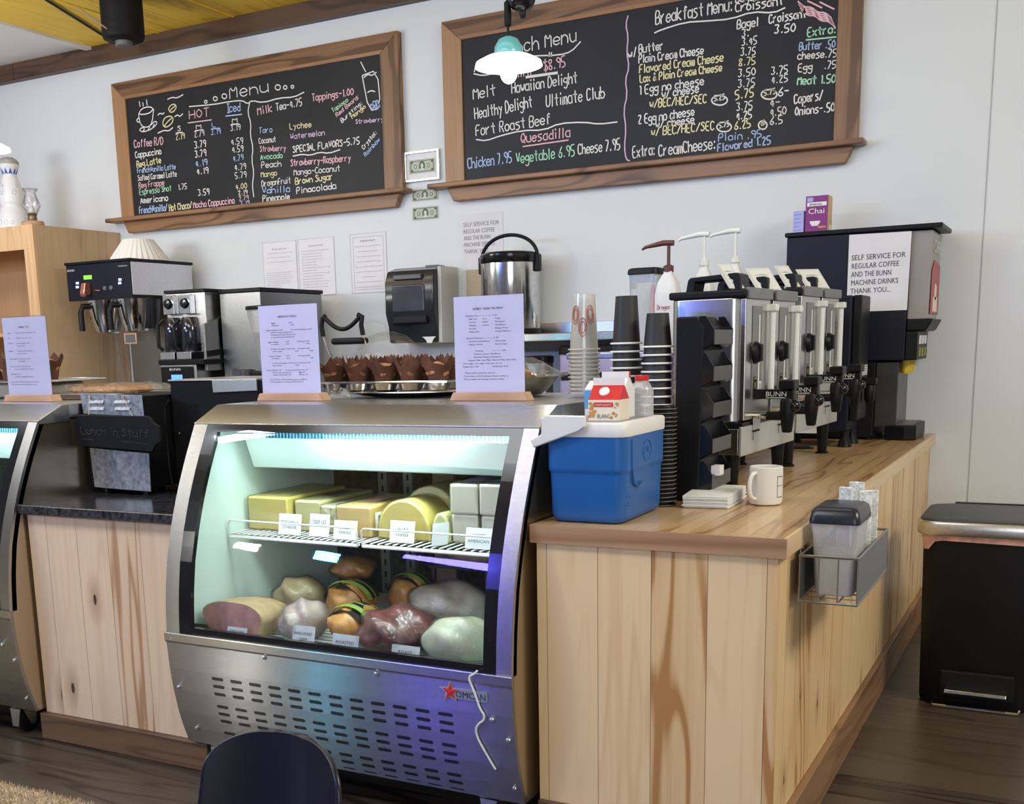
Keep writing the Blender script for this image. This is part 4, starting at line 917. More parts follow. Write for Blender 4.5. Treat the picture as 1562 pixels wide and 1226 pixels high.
price('price card reading White, at the right end of the upper shelf', -1.388, 2.602, zc, .080, .057, ['WHITE', 'AMERICAN'])
zd = .4315
price('price card reading Deluxe in front of the pink cut ham', -2.083, 2.405, zd, .072, .040, ['DELUXE', 'HAM'])
price('price card reading Maple Honey Ham on the lower deck', -1.862, 2.43, zd, .076, .060, ['MAPLE HONEY', 'HAM'])
price('price card reading Roasted Chicken on the lower deck', -1.70, 2.40, zd, .086, .058, ['ROASTED', 'CHICKEN'])
price('price card reading Roast Beef on the lower deck', -1.505, 2.395, zd, .086, .050, ['ROAST', 'BEEF'])

# meats
HAM = M('ham_pink', (0.58, 0.30, 0.27), 0.45, var=.18, scale=30); RIND = M('ham_rind', (0.55, 0.38, 0.22), 0.5, var=.2, scale=25)
PALEHAM = M('ham_pale', (0.52, 0.38, 0.36), 0.45, var=.2, scale=25); BEEF = M('roast_beef', (0.17, 0.035, 0.04), 0.35, var=.6, scale=35)
WHITEMEAT = M('turkey', (0.55, 0.52, 0.40), 0.4, var=.22, scale=18); BRN = M('roast_brown', (0.48, 0.22, 0.06), 0.35, var=.35, scale=22); GREYM = M('grey_meat', (0.42, 0.35, 0.31), 0.4, var=.3, scale=20)
DLAB = M('dark_net_label', (0.018, 0.022, 0.020), 0.4, var=.3); GLAB = M('green_label', (0.22, 0.32, 0.05), 0.4)
def lump(sd):
    r = random.Random(sd); a = [(r.uniform(1, 4), r.uniform(1, 4), r.uniform(0, 6)) for _ in range(4)]
    return lambda d: 1+sum(.035*math.sin(p*d[0]*2+q*d[1]*2+s+d[2]*3) for p, q, s in a)
def crinkle(sd):
    r = random.Random(sd); f0 = lump(sd)
    return lambda d: f0(d)*(1.025+.016*math.sin(17*d[0]+9*d[2]+sd)*math.cos(13*d[1]-11*d[2]))
zf = .4325
def meat(label, c, r, mat, sd, cut_face=None, wrap=True, name='wrapped_meat', cat='meat'):
    t = thing(name, label, cat, (c[0], c[1], zf if c[2] is None else c[2])); o = t.location
    cz = (zf if c[2] is None else c[2])+r[2]*.8
    g = G(o); g.m = 0
    if cut_face:
        n = 28; fn = lump(sd); prof = []
        pts = []
        for k in range(n):
            a = 2*math.pi*k/n; q = (math.cos(a), 0, max(math.sin(a), -.75)); w = fn(q); pts.append((c[0]+r[0]*q[0]*w, cz+r[2]*q[2]*w))
        vs = []; L = 7
        for i in range(L):
            s = (1, 1.0, .99, .95, .86, .68, .35)[i]; y = c[1]-r[1]+(0, .012, .3, .8, 1.3, 1.7, 2.0)[i]*r[1]
            vs += [(c[0]+(x-c[0])*s, y, zf+.0+(z-zf)*(s if i > 2 else 1)) for x, z in pts]
        fs = [(i*n+k, i*n+(k+1) % n, (i+1)*n+(k+1) % n, (i+1)*n+k) for i in range(L-1) for k in range(n)]+[tuple(range((L-1)*n, L*n))[::-1]]
        g.add(vs, fs); g.m = 1
        g.add([(c[0]+(x-c[0])*.95, c[1]-r[1]-.001, cz+(z-cz)*.95) for x, z in pts], [tuple(range(n))])
        g.m = 0; g.add([(x, c[1]-r[1], z) for x, z in pts], [tuple(range(n))])
        g.build('meat', [mat, cut_face], t, smooth=True, angle=50)
    else:
        g.ell((c[0], c[1], cz), r, 28, 16, lump(sd), zmin=-.8); g.build('meat', mat, t, smooth=True, angle=80)
    if wrap:
        g = G(o); e = 1.05; g.ell((c[0], c[1], cz+.001), (r[0]*e, r[1]*e, r[2]*1.02), 64, 36, crinkle(sd), zmin=-.8)
        if not cut_face: g.build('plastic_wrap', WRAP, t, smooth=True, angle=20)
    return t
meat('pink cut ham half facing the glass at the left of the lower deck', (-2.112, 2.54, None), (.112, .11, .062), RIND, 3, HAM, name='ham')
meat('pale pink ham in cloudy wrap, standing right of the cut ham', (-1.925, 2.53, None), (.064, .09, .060), PALEHAM, 5, name='ham')
meat('beige meat roll lying behind the cut ham', (-2.13, 2.78, None), (.085, .07, .062), M('beige_roll', (0.55, 0.42, 0.26), .5, var=.2, scale=20), 8)
meat('dark red roast beef in shiny wrap at the centre front of the lower deck', (-1.60, 2.53, None), (.112, .13, .064), BEEF, 12, name='roast_beef')
meat('whitish wrapped turkey lump at the right front corner of the lower deck', (-1.395, 2.50, None), (.100, .10, .062), WHITEMEAT, 15, name='turkey_breast')
meat('grey wrapped roast behind the red roast beef', (-1.60, 2.82, None), (.135, .10, .072), GREYM, 21)
def chicken(label, x, y, z, rx, ry, rz_, sd):
    t = thing('roast_chicken', label, 'chicken', (x, y, z)); o = t.location; cz = z+rz_*.8
    G(o).ell((x, y, cz), (rx, ry, rz_), 26, 14, lump(sd), zmin=-.8).build('meat', BRN, t, smooth=True, angle=80)
    def band(dy0, dy1, mat, off, nm):
        g = G(o); vs = []; fs = []; n = 14
        for i in range(n+1):
            a = math.radians(15+150*i/n)
            for d in (dy0, dy1):
                k = math.sqrt(max(0, 1-d*d)); vs.append((x+(rx+off)*math.cos(a)*1.08*k, y+ry*d, cz+(rz_+off)*math.sin(a)*1.10*k))
        for i in range(n): fs.append((2*i, 2*i+1, 2*i+3, 2*i+2))
        g.add(vs, fs); g.build(nm, mat, t, smooth=True, angle=80)
    band(-.62, .45, DLAB, .002, 'net_label'); band(-.40, -.22, GLAB, .004, 'label_text'); band(-.05, .02, GLAB, .004, 'label_text')
chicken('roast chicken in dark netting with green letters, front one beside the red beef', -1.775, 2.565, zf, .070, .095, .055, 31)
chicken('roast chicken in dark netting lying behind the pale ham', -1.93, 2.78, zf, .085, .085, .062, 33)
chicken('roast chicken in dark netting, right one of the rear pair', -1.80, 2.92, zf, .075, .07, .065, 35)
t = meat('roast chicken pack perched on top of the rear chickens', (-1.99, 2.88, .535), (.075, .06, .038), BRN, 39, name='roast_chicken', cat='chicken')
g = G((-1.57, 3.02, .43)); g.box(-1.74, -1.40, 2.93, 3.12, .575, .583)
for x in (-1.735, -1.415):
    for y in (2.94, 3.10): g.box(x, x+.012, y, y+.012, .43, .576)
solo('meat_rack', g, M('rack_dark', (0.05, 0.045, 0.05), .3, .5), 'low dark rack at the back of the lower deck', 'rack')
meat('crumpled plastic wrapped meat pack on the dark rack at the back', (-1.60, 3.01, .583), (.105, .075, .040), M('pinkgrey_meat', (0.42, 0.27, 0.24), .4, var=.3, scale=20), 44)

# ---------------------------------------------------------------- counters
T = .816
t = thing('plank_counter', 'pine plank counter body on the right with dark wooden base board', 'counter', (-.85, 3.9, 0)); o = t.location
G(o).box(-1.145, -.556, 2.456, 2.474, .02, .771).build('front_panel', PINE_F, t)
G(o).box(-.574, -.555, 2.4745, 5.335, .02, .771).build('side_panel', PINE_S, t)
G(o).box(-1.145, -1.128, 2.4745, 5.335, .02, .771).build('inner_panel', PINE_S, t)
G(o).box(-.5545, -.536, 2.452, 5.322, 0, .131).build('base_board', KICKS, t, bevel=.003)
G(o).box(-1.145, -.5555, 2.440, 2.4555, 0, .10).build('base_board', KICK, t, bevel=.003)
t = thing('worktop', 'butcher block worktop with cut square corner, on the pine counter', 'countertop', (-.85, 3.9, .771)); o = t.location
G(o).box(-1.157, -.544, 2.449, 5.338, .772, T).build('top_slab', BUTCHER, t)
G(o).box(-1.158, -.536, 2.443, 2.449, .7715, T).build('front_edge', BUTCHER_E, t)
G(o).box(-.5438, -.536, 2.4492, 5.338, .7715, T).build('side_edge', BUTCHER_R, t)
t = thing('granite_counter', 'low plank counter with dark granite top between the two glass cases', 'counter', (-2.6, 2.7, 0)); o = t.location
G(o).box(-2.950, -2.292, 2.440, 2.458, .088, .757).build('front_panel', wood('pine_planks_left', 'x', 'z', .135, (0.42, 0.24, 0.13), (0.74, 0.56, 0.40), .4, knots=1.0, vary=.30, grain=1.35, tint=(0.66, 0.48, 0.32)), t)
G(o).box(-2.950, -2.935, 2.459, 3.2, .02, .757).build('end_panel', PINE_S, t)
G(o).box(-2.300, -2.292, 2.459, 3.2, .02, .757).build('end_panel', PINE_S, t)
G(o).box(-2.960, -2.235, 2.418, 2.4395, 0, .088).build('base_board', KICK, t, bevel=.003)
G(o).box(-2.962, -2.292, 2.412, 3.24, .758, .79).build('granite_top', GRANITE, t, bevel=.006)

# ---------------------------------------------------------------- sign holders on the cases
def holder(label, x0, x1, y, zb, ztop, lines, title, ttl_w):
    t = thing('sign_holder', label, 'menu sign', ((x0+x1)/2, y, zb)); o = t.location
    G(o).prism([(x0-.012, zb), (x1+.016, zb), (x1+.004, zb+.024), (x0, zb+.024)], 'y', y-.02, y+.03).build('wood_base', OAKBASE, t, bevel=.002)
    g = G(o); g.m = 0; g.box(x0, x1, y-.0005, y+.0005, zb+.024, ztop-.004); g.m = 1
    yy = y-.0012
    g.text(title, ((x0+x1)/2-ttl_w/2, yy, ztop-.042), X, Z, width=ttl_w, h=.0062)
    n = len(lines); W = x1-x0
    for i, ln in enumerate(lines):
        z = ztop-.060-i*(ztop-zb-.11)/n
        for frac, s in ln:
            g.text(s, (x0+W*frac, yy, z), X, Z, width=min(len(s)*.0033, W*(.97-frac)), h=.0040)
    g.build('printed_sheet', [PAPERB, INK], t)
    g = G(o); g.box(x0-.002, x1+.002, y-.0032, y-.0022, zb+.02, ztop); g.box(x0-.002, x1+.002, y+.0022, y+.0032, zb+.02, ztop); g.build('acrylic_sleeve', CLEAR, t)
    return t
L2 = [[(.22, 'Bagel'), (.52, '2.00')], [(.22, 'Croissant'), (.55, '2.50')], [], [(.12, 'Bagel w/ Butter 3.45'), (.55, 'Croissant w/ Butter 3.50')], [(.2, 'w/ Plain Cream Cheese 3.75')], [(.2, 'w/ Flavored Cream Cheese 3.75')], [(.2, 'w/ Lox and Cream Cheese 8.75')], [], [(.15, 'Egg on Bagel'), (.45, '3.50'), (.65, 'Croissant 3.75')], [(.2, 'w/ Cheese'), (.45, '3.75'), (.8, '4.25')], [], [(.18, 'w/ Bacon, Sausage or Ham 5.75'), (.65, 'Croissant 6.00')], [(.22, 'with cheese'), (.6, '5.75'), (.85, '6.00')], [], [(.15, '2 Egg on Bagel'), (.45, '3.75'), (.65, 'Croissant 4.00')], [(.2, 'w/ Cheese'), (.45, '4.25'), (.85, '4.50')], [], [(.2, 'w/ Bacon, Sausage or Ham 6.25'), (.65, 'Croissant 6.50')], [(.2, 'with cheese'), (.6, '6.50')], [], [(.1, 'Extra: Butter .50'), (.42, 'Cream Cheese Flavored 1.25')], [(.2, 'Plain Cream Cheese .95'), (.65, 'Egg .75')], [(.2, 'Capers and Onions .50'), (.65, 'Cheese .75')], [], [(.15, 'If you have a food allergy please notify us')], [(.15, 'Prices subject to change without notice')]]
holder('breakfast menu sheet in a wood based holder at the left end of the deli case', -2.278, -2.052, 2.84, 1.0965, 1.395, L2, 'BREAKFAST MENU', .07)
L3 = [[(.18, 'Bubble Tea -------------- 4.75')], [(.22, 'Milk Tea'), (.42, 'Taro'), (.6, 'Mango')], [(.22, 'Coconut'), (.42, 'Peach'), (.6, 'Pineapple')], [(.22, 'Vanilla'), (.42, 'Lychee'), (.6, 'Strawberry')], [(.22, 'Avocado'), (.6, 'Dragon Fruit')], [(.22, 'Watermelon'), (.6, 'Crystal Rainbow')], [], [(.18, 'Special Flavors ---------- 5.75')], [(.22, 'Strawberry Raspberry'), (.6, 'Pinacolada')], [(.22, 'Mango Coconut'), (.6, 'Brown Sugar')], [], [(.3, 'Toppings'), (.55, '-------- 1.00')], [(.28, 'Tapioca, Lychee, Red Beans')], [(.28, 'Bursting: Mango, Strawberry')], [(.2, 'Regular Milk, Oat Milk, Almond Milk, Skim Milk')], [(.12, 'Less sugar, no sugar, less ice, no ice')], [(.12, 'Large size 1.00'), (.55, 'small size 4.25')], [], [(.15, 'Please allow time for tapioca')], [(.13, 'If you have a food allergy please notify us')], [(.13, 'Prices subject to change without notice')]]
holder('upright sheet headed Bubble Tea Menu in a wood based holder, beside the plastic cups', -1.574, -1.354, 2.84, 1.0965, 1.392, L3, 'BUBBLE / BOBA TEA MENU', .095)
L1 = [[(.1, 'Veggie'), (.3, 'lettuce, tomato, onion, sprouts')], [], [(.1, 'Club'), (.3, 'turkey, ham, bacon, swiss')], [], [(.1, 'Hawaiian'), (.3, 'ham, pineapple, swiss')], [(.3, 'honey mustard')], [], [(.1, 'Healthy'), (.3, 'turkey, avocado, sprouts')], [(.3, 'on whole wheat')], [], [(.1, 'Roast beef with cheddar and onion')], [(.3, 'horseradish')], [], [(.1, 'Melt with tomato and cheese 8.95')], [(.2, 'choice of bread, roll or wrap')], [], [(.1, 'Quesadilla 7.95')], [(.2, 'chicken, vegetable or cheese')], [], [(.1, 'If you have a food allergy please notify us')], [(.1, 'Prices subject to change without notice')]]
holder('upright sheet headed Melts, in a wood based holder on the left edge case', -3.415, -3.192, 2.80, 1.0965, 1.398, L1, 'MELTS', .05)

# ---------------------------------------------------------------- muffins and pans on the deli case
MUF = M('muffin_crumb', (0.24, 0.11, 0.05), 0.85, var=.5, scale=60, bump=.8); MUFL = M('muffin_top', (0.40, 0.20, 0.09), 0.85, var=.45, scale=50, bump=.8)
CUPP = M('tulip_paper', (0.115, 0.042, 0.022), 0.75, var=.4, scale=14)
def muffin(name_label, loc, top, group, seed):
    t = thing('muffin', name_label, 'muffin', loc, rz=seed*.7, group=group); r = random.Random(seed)
    g = G(); n = 32; vs = []; rows = [(.028, -.030), (.034, .006), (.041, .022), (.050, .036)]
    for rr, z in rows:
        for k in range(n):
            a = 2*math.pi*k/n; saw = abs((k*4/n*1.0) % 1-.5)*2
            zz = z+(saw**1.5*.034+r.uniform(-.006, .004) if z > .03 else saw*.010 if z > .02 else 0)
            q = rr*(1+.10*saw*(z > .02)+.03*math.sin(6*a)); vs.append((q*math.cos(a), q*math.sin(a), zz))
    fs = [(i*n+k, i*n+(k+1) % n, (i+1)*n+(k+1) % n, (i+1)*n+k) for i in range(3) for k in range(n)]+[tuple(range(n))[::-1]]
    g.add(vs, fs); p = g.build('paper_cup', CUPP, t)
    sm = p.modifiers.new('thickness', 'SOLIDIFY'); sm.thickness = .0012
    g = G(); g.ell((0, 0, .020), (.038, .038, .027), 20, 12, lump(seed)); g.build('crumb', top, t, smooth=True, angle=80)
    return t
t = thing('serving_tray', 'oval steel tray with turned rim under the muffin pan on the deli case', 'tray', (-1.90, 3.06, 1.0965)); o = t.location
g = G(o); g.lathe([(.10, 1.0975), (.16, 1.099), (.215, 1.108), (.24, 1.114), (.242, 1.117), (.213, 1.111), (.155, 1.103), (.05, 1.102)], -1.87, 3.085, 40, sx=1.0, sy=.60); g.build('tray_body', CHROME, t, smooth=True)
t = thing('muffin_pan', 'steel muffin pan full of brown tulip paper muffins on top of the deli case', 'baking pan', (-1.93, 3.08, 1.1185)); o = t.location
px0, px1, py0, py1 = -2.185, -1.685, 2.985, 3.235
g = G(o); zt = 1.146; g.prism([(px0, py0), (px1, py0), (px1, py1), (px0, py1)], 'z', zt-.003, zt); g.build('deck', STEELP, t, bevel=.001)
g = G(o); g.tube([(px0, py0, zt), (px1, py0, zt), (px1, py1, zt), (px0, py1, zt)], .0042, 8, closed=True); g.build('rolled_rim', CHROME, t)
spots = []
for i in range(5):
    for j in range(3):
        spots.append((px0+.055+i*.0975, py0+.043+j*.082))
for x, y in spots:
    g = G(o); g.lathe([(.028, 1.1185), (.034, 1.121), (.040, zt-.003)], x, y, 20); g.build('cup_well', STEELP, t, smooth=True)
proto = {}
for k, (x, y) in enumerate(spots):
    lab = 'brown muffin in pointed tulip paper, in the pan on the deli case'
    key = k % 4
    if key not in proto: proto[key] = muffin(lab, (x, y, zt+.012), MUF if key % 2 else MUFL, 'muffins in the pan on the deli case', 50+key)
    else: dup(proto[key], (x, y, zt+.012), lab, rz=k*1.3)
t = thing('foil_sheet', 'crumpled clear plastic packet under the left end of the muffin pan', 'packet', (-2.07, 2.935, 1.0965)); o = t.location
g = G(o); r = random.Random(4); n = 9; vs = []
for i in range(n):
    for j in range(5): vs.append((-2.16+i*.021, 2.90+j*.017, 1.098+(0.002 if j in (0, 4) or i in (0, n-1) else r.uniform(.010, .038))))
g.add(vs, [(i*5+j, (i+1)*5+j, (i+1)*5+j+1, i*5+j+1) for i in range(n-1) for j in range(4)]); g.build('film', WRAP, t)

# dome and wire handle behind the pan
t = thing('work_table', 'steel back table behind the deli case, holding the cake dome and carrier', 'table', (-2.3, 3.65, 0)); o = t.location
G(o).box(-2.72, -1.75, 3.38, 4.0, .925, .954).build('table_top', STEELP, t, bevel=.003)
for x in (-2.70, -1.80):
    for y in (3.40, 3.95): G(o).box(x, x+.03, y, y+.03, 0, .9245).build('leg', STEELP, t)
t = thing('cake_dome', 'clear plastic cake dome with a clamp lid behind the muffins', 'cake dome', (-2.36, 3.72, .9545)); o = t.location
cx, cy = -2.36, 3.72
g = G(o); g.lathe([(.135, .98), (.137, 1.10), (.132, 1.21), (.115, 1.262), (.075, 1.298), (.03, 1.312), (.012, 1.314)], cx, cy, 40); g.build('dome', CLEAR, t, smooth=True)
g = G(o); g.lathe([(.19, .9548), (.20, .965), (.19, .98), (.02, .98)], cx, cy, 36); g.build('base_plate', STEELP, t, smooth=True)
g = G(o); g.tube([(cx-.07, cy-.1, 1.285), (cx-.045, cy-.1, 1.345), (cx+.01, cy-.1, 1.355), (cx+.055, cy-.1, 1.340), (cx+.075, cy-.1, 1.28)], .005); g.build('loop_handle', CLEAR, t)
t = thing('wire_basket', 'wire carrier with black rubber grips behind the muffins', 'carrier', (-2.37, 3.42, .9545)); o = t.location
y = 3.42; xs = (-2.475, -2.29)
for s, (xa, xb) in enumerate(((-2.452, -2.402), (-2.277, -2.227))):
    g = G(o); g.tube([(xa, y, 1.305), (xb, y, 1.18), (xb+.005, y, .959)], .0035); g.build('wire_leg', STEELP, t)
    g = G(o); x = xa; g.tube([(x+.004, y, 1.30), (x-.002, y, 1.335), (x+.004, y, 1.365), (x+.018 if s == 0 else x-.014, y, 1.372)], .009, 10); g.build('rubber_grip', BLACK, t, smooth=True)
g = G(o); pts = [(-2.440+.16*i/12, y, 1.368-.045*math.sin(math.pi*i/12)) for i in range(13)]; g.tube(pts, .008, 10); g.build('handle_bar', BLACK, t, smooth=True)
g = G(o); g.box(-2.405, -2.265, 3.40, 3.45, 1.268, 1.292); g.build('clamp', BLACK, t, bevel=.01)
g = G(o); g.tube([(-2.51+.09*math.cos(a*.26)+.14, 3.42+.09*math.sin(a*.26),   .9595) for a in range(24)], .004, 6, closed=True); g.build('wire_ring', STEELP, t)
g = G(o); g.lathe([(.075, .957), (.078, 1.08), (.07, 1.17), (.05, 1.215), (.048, 1.235)], -2.37, 3.425, 28); g.build('glass_jar', CLEAR, t, smooth=True)

# covered basket
t = thing('pastry_basket', 'ribbed pewter bowl of pastries under plastic wrap beside the clear cups', 'bowl', (-1.50, 3.10, 1.0965)); o = t.location
cx, cy = -1.515, 3.12
PEW = M('pewter', (0.32, 0.31, 0.27), .35, .6, .2, 30)
g = G(o); g.lathe([(.055, 1.098), (.075, 1.10), (.105, 1.125), (.125, 1.150), (.128, 1.154), (.118, 1.148), (.07, 1.112), (.01, 1.108)], cx, cy, 48, wob=lambda a, z: 1+.02*math.sin(20*a)); g.build('bowl', PEW, t, smooth=True)
g = G(o); r = random.Random(9); vs = []; n = 40
prof = [(.128, 1.150), (.150, 1.158), (.12, 1.172), (.085, 1.195), (.05, 1.212), (.01, 1.215)]
g.lathe(prof, cx, cy, n, wob=lambda a, z: 1+(.05*math.sin(9*a+z*90)+.04*math.sin(17*a)) if z < 1.21 else 1); g.build('wrap', WRAP, t, smooth=True, angle=15)
for k, (dx, dy, dz) in enumerate(((-.05, -.04, .0), (.04, -.05, .0), (.0, .05, .0), (-.01, -.02, .038))):
    tt = thing('pastry', ('brown pastry at the left in the wrapped bowl', 'brown pastry at the right in the wrapped bowl', 'brown pastry at the back of the wrapped bowl', 'brown pastry on top of the pile in the wrapped bowl')[k], 'pastry', (cx+dx, cy+dy, 1.124+dz))
    g = G(); g.ell((0, 0, .022), (.043, .038, .024), 20, 12, lump(70+k)); g.build('crumb', MUFL, tt, smooth=True, angle=80)

# ---------------------------------------------------------------- cups
CUPB = M('black_paper_cup', (0.020, 0.020, 0.021), 0.5, var=.1); RIMW = M('white_rim', (0.88, 0.88, 0.86), .5, var=.02)
def cup_stack(name, label, x, y, ztop, zend, h, rb, rr, pitch, mat, rim, group):
    first = None; k = 0
    zr = ztop-h
    while zr > zend+.002:
        if first is None:
            t = first = thing(name, label, 'cup', (x, y, zr), group=group)
            g = G(); g.lathe([(rr-.004, .002), (rb, h), (rb-.004, h-.004), (rb-.006, h-.004), (.001, h-.004)], 0, 0, 30); g.build('cup_wall', mat, t, smooth=True)
            g = G(); g.tube([(rr*math.cos(a*math.pi/16), rr*math.sin(a*math.pi/16), .0025) for a in range(32)], .0027, 8, closed=True); g.build('rolled_rim', rim, t, smooth=True, angle=80)
        else: dup(first, (x+random.uniform(-.0006, .0006), y, zr), label)
        zr -= pitch
    return first
ct = cup_stack('plastic_cup', 'clear plastic cup upside down in the tall clear stack behind the cooler', -1.262, 3.05, 1.388, 1.0965, .158, .032, .0445, .0113, CLEARC, CLEARC, 'clear cups in the stack')
g = G()
for k in range(3):
    a0 = -1.9+k*.62; zc = .10-(k % 2)*.035
    for j in range(2):
        pts = []
        for i in range(14):
            a = i/13*6.283; ang = a0+.30*math.cos(a)*(1-.35*j); z = zc+.026*math.sin(a)*(1-.35*j); rad = .0445-.0125*z/.158+.0008
            pts.append((rad*math.cos(ang), rad*math.sin(ang), z))
        g.tube(pts, .0011, 5, closed=True)
g.build('printed_motif', M('motif_red', (0.50, 0.10, 0.09), .5), ct)
cup_stack('paper_cup', 'black paper cup with white rim, in the taller black stack next to the clear cups', -1.114, 3.00, 1.375, T+.001, .131, .030, .0425, .0225, CUPB, RIMW, 'cups in the taller black stack')
cup_stack('paper_cup', 'black paper cup with white rim, in the shorter black stack beside the black organizer', -1.018, 2.985, 1.325, T+.001, .092, .030, .0425, .0225, CUPB, RIMW, 'cups in the shorter black stack')
lid = None
for (lx, ly, n) in ((-.961, 2.858, 24), (-.990, 2.850, 0)):
    for k in range(n):
        lab = 'black cup lid in the tall stack of lids between cooler and black organizer'
        loc = (lx+.0006*math.sin(k), ly, T+.0008+k*.0111)
        if lid is None:
            lid = thing('cup_lid', lab, 'lid', loc, group='lids in the stack')
            g = G(); g.lathe([(.0375, 0), (.0385, .002), (.0375, .005), (.033, .007), (.032, .0105), (.026, .0105), (.025, .008), (.001, .008)], 0, 0, 28); g.build('lid_shell', BLACK, lid, smooth=True)
            g = G(); g.tube([(.0385*math.cos(a*math.pi/14), .0385*math.sin(a*math.pi/14), .0025) for a in range(28)], .0014, 6, closed=True); g.build('lid_bead', GREYPL, lid, smooth=True, angle=80)
        else: dup(lid, loc, lab)

# ---------------------------------------------------------------- cooler
t = thing('cooler', 'blue hard cooler with white rim and swung down white handle on the counter corner', 'cooler', (-1.03, 2.64, T)); o = t.location
def rrect(x0, x1, y0, y1, r, n=6):
    pts = []
    for cx, cy, a0 in ((x1-r, y0+r, -90), (x1-r, y1-r, 0), (x0+r, y1-r, 90), (x0+r, y0+r, 180)):
        for i in range(n+1):
            a = math.radians(a0+90*i/n); pts.append((cx+r*math.cos(a), cy+r*math.sin(a)))
    return pts
def loft(g, rings):
    n = len(rings[0][0]); vs = [(x, y, z) for pts, z in rings for x, y in pts]; L = len(rings)
    g.add(vs, [(i*n+k, i*n+(k+1) % n, (i+1)*n+(k+1) % n, (i+1)*n+k) for i in range(L-1) for k in range(n)]+[tuple(range(n))[::-1], tuple(range((L-1)*n, L*n))])
cx0, cx1, cy0, cy1 = -1.137, -.930, 2.492, 2.800
g = G(o); R = lambda d, z, r=.03: (rrect(cx0+d, cx1-d, cy0+d, cy1-d, r), z)
loft(g, [R(.022, T+.001, .02), R(.011, T+.006), R(.006, T+.02), R(.004, .935), R(.0035, .940), R(.0005, .944), R(.0, .952), R(0, 1.028)])
g.build('tub', BLUE, t, smooth=True, angle=50)
g = G(o); loft(g, [R(-.002, 1.028), R(-.003, 1.031), R(-.003, 1.058), R(0, 1.062)])
rim = g.build('rim', WHITE, t, smooth=True, angle=50)
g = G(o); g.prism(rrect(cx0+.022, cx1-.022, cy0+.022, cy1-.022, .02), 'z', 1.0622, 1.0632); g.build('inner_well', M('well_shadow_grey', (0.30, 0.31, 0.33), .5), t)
g = G(o); yy = cy0-.012
hp = [(-1.168, 1.020), (-1.160, 1.001), (-1.040, 1.043), (-1.024, 1.054), (-1.024, 1.080), (-1.128, 1.081), (-1.137, 1.073), (-1.139, 1.034)]
g.prism(hp, 'y', yy-.006, yy+.008); g.build('handle', WHITE, t, bevel=.004, seg=3)
g = G(o); xx = cx1+.0005
g.tube([(xx, cy0+.05, 1.02), (xx, cy0+.052, .955), (xx, cy0+.065, .915), (xx, cy0+.095, .900), (xx, cy0+.125, .910)], .003, 6)
g.build('moulded_line', BLUE, t, smooth=True)
for i in range(3):
    for a, b in ((cy0+.034, cy0+.052), (cy1-.060, cy1-.036)):
        g = G(o); g.tube([(xx-.0065, a, .905-.022*i), (xx-.0048, (a+b)/2, .909-.022*i), (xx-.0065, b, .905-.022*i)], .0026, 6); g.build('moulded_rib', BLUE, t, smooth=True)
g = G(o); c = (cy0+.16, .985); g.tube([(xx, c[0]+.030*math.cos(a*.3), c[1]+.026*math.sin(a*.3)) for a in range(21)], .0016, 6, closed=True)
g.m = 0; g.tube([(xx, c[0]-.018, c[1]-.006), (xx, c[0]-.004, c[1]+.012), (xx, c[0]+.008, c[1]-.004), (xx, c[0]+.018, c[1]+.008)], .0016, 6); g.build('oval_emblem', BLUE, t, smooth=True)
# cartons
zb = 1.0634
t = thing('carton', 'red and cream gable top carton with nut pictures, front one standing in the cooler', 'carton', (-1.005, 2.585, zb)); o = t.location
x0, x1, y0, y1 = -1.047, -.967, 2.555, 2.625; h1, h2 = zb+.050, zb+.086
g = G(o); g.m = 0; g.box(x0, x1, y0, y1, zb, h1)
g.m = 1; ym = (y0+y1)/2
g.add([(x0, y0, h1), (x1, y0, h1), (x1, y1, h1), (x0, y1, h1), (x0, ym, h2), (x1, ym, h2)], [(0, 1, 5, 4), (3, 4, 5, 2), (1, 2, 5), (0, 4, 3)])
g.m = 2; g.box(x0, x1, ym-.002, ym+.002, h2-.003, h2+.016)
g.m = 3
r = random.Random(5)
for _ in range(26):
    a = r.choice((r.uniform(x0+.003, x0+.018), r.uniform(x1-.02, x1-.003))); b = r.uniform(zb+.004, h1-.008); q = r.uniform(.003, .006)
    g.add([(a+q*math.cos(i), y0-.0006-r.random()*.0004, b+q*.8*math.sin(i)) for i in (0, 1.05, 2.1, 3.14, 4.19, 5.24)], [(0, 1, 2, 3, 4, 5)])
g.m = 1; g.box(x0+.016, x1-.016, y0-.0012, y0, h1-.017, h1-.006)
g.m = 2; g.text('TOASTY & NUTTY', (x0+.019, y0-.0016, h1-.0145), X, Z, width=.042, h=.005)
g.m = 4; g.text('BLANC', (x0+.024, y0-.001, zb+.006), X, Z, width=.034, h=.010)
g.build('box_body', [CREAM, RED, WHITE, NUT, INK], t)
g = G(o); n = Vector((0, -(h2-h1), (ym-y0))).normalized(); n = Vector((0, -(h2-h1), ym-y0)).normalized()
mid = Vector(((x0+x1)/2-.004, (y0+ym)/2, (h1+h2)/2)); d = (Vector((0, ym-y0, h2-h1))).normalized()
nn = Vector((1, 0, 0)).cross(d); pts = [mid+nn*.004+Vector((1, 0, 0))*.013*math.cos(i*.3926)+d*.013*math.sin(i*.3926) for i in range(16)]
g.add(pts+[p-nn*.0045 for p in pts], [tuple(range(16))]+[(i, i+16, (i+1) % 16+16, (i+1) % 16) for i in range(16)]); g.build('screw_cap', WHITE, t)
t = thing('carton', 'white and lilac gable top carton right behind the red nut carton', 'carton', (-1.03, 2.67, zb)); o = t.location
x0, x1, y0, y1 = -1.062, -.984, 2.640, 2.712; h1, h2 = zb+.072, zb+.100; ym = (y0+y1)/2
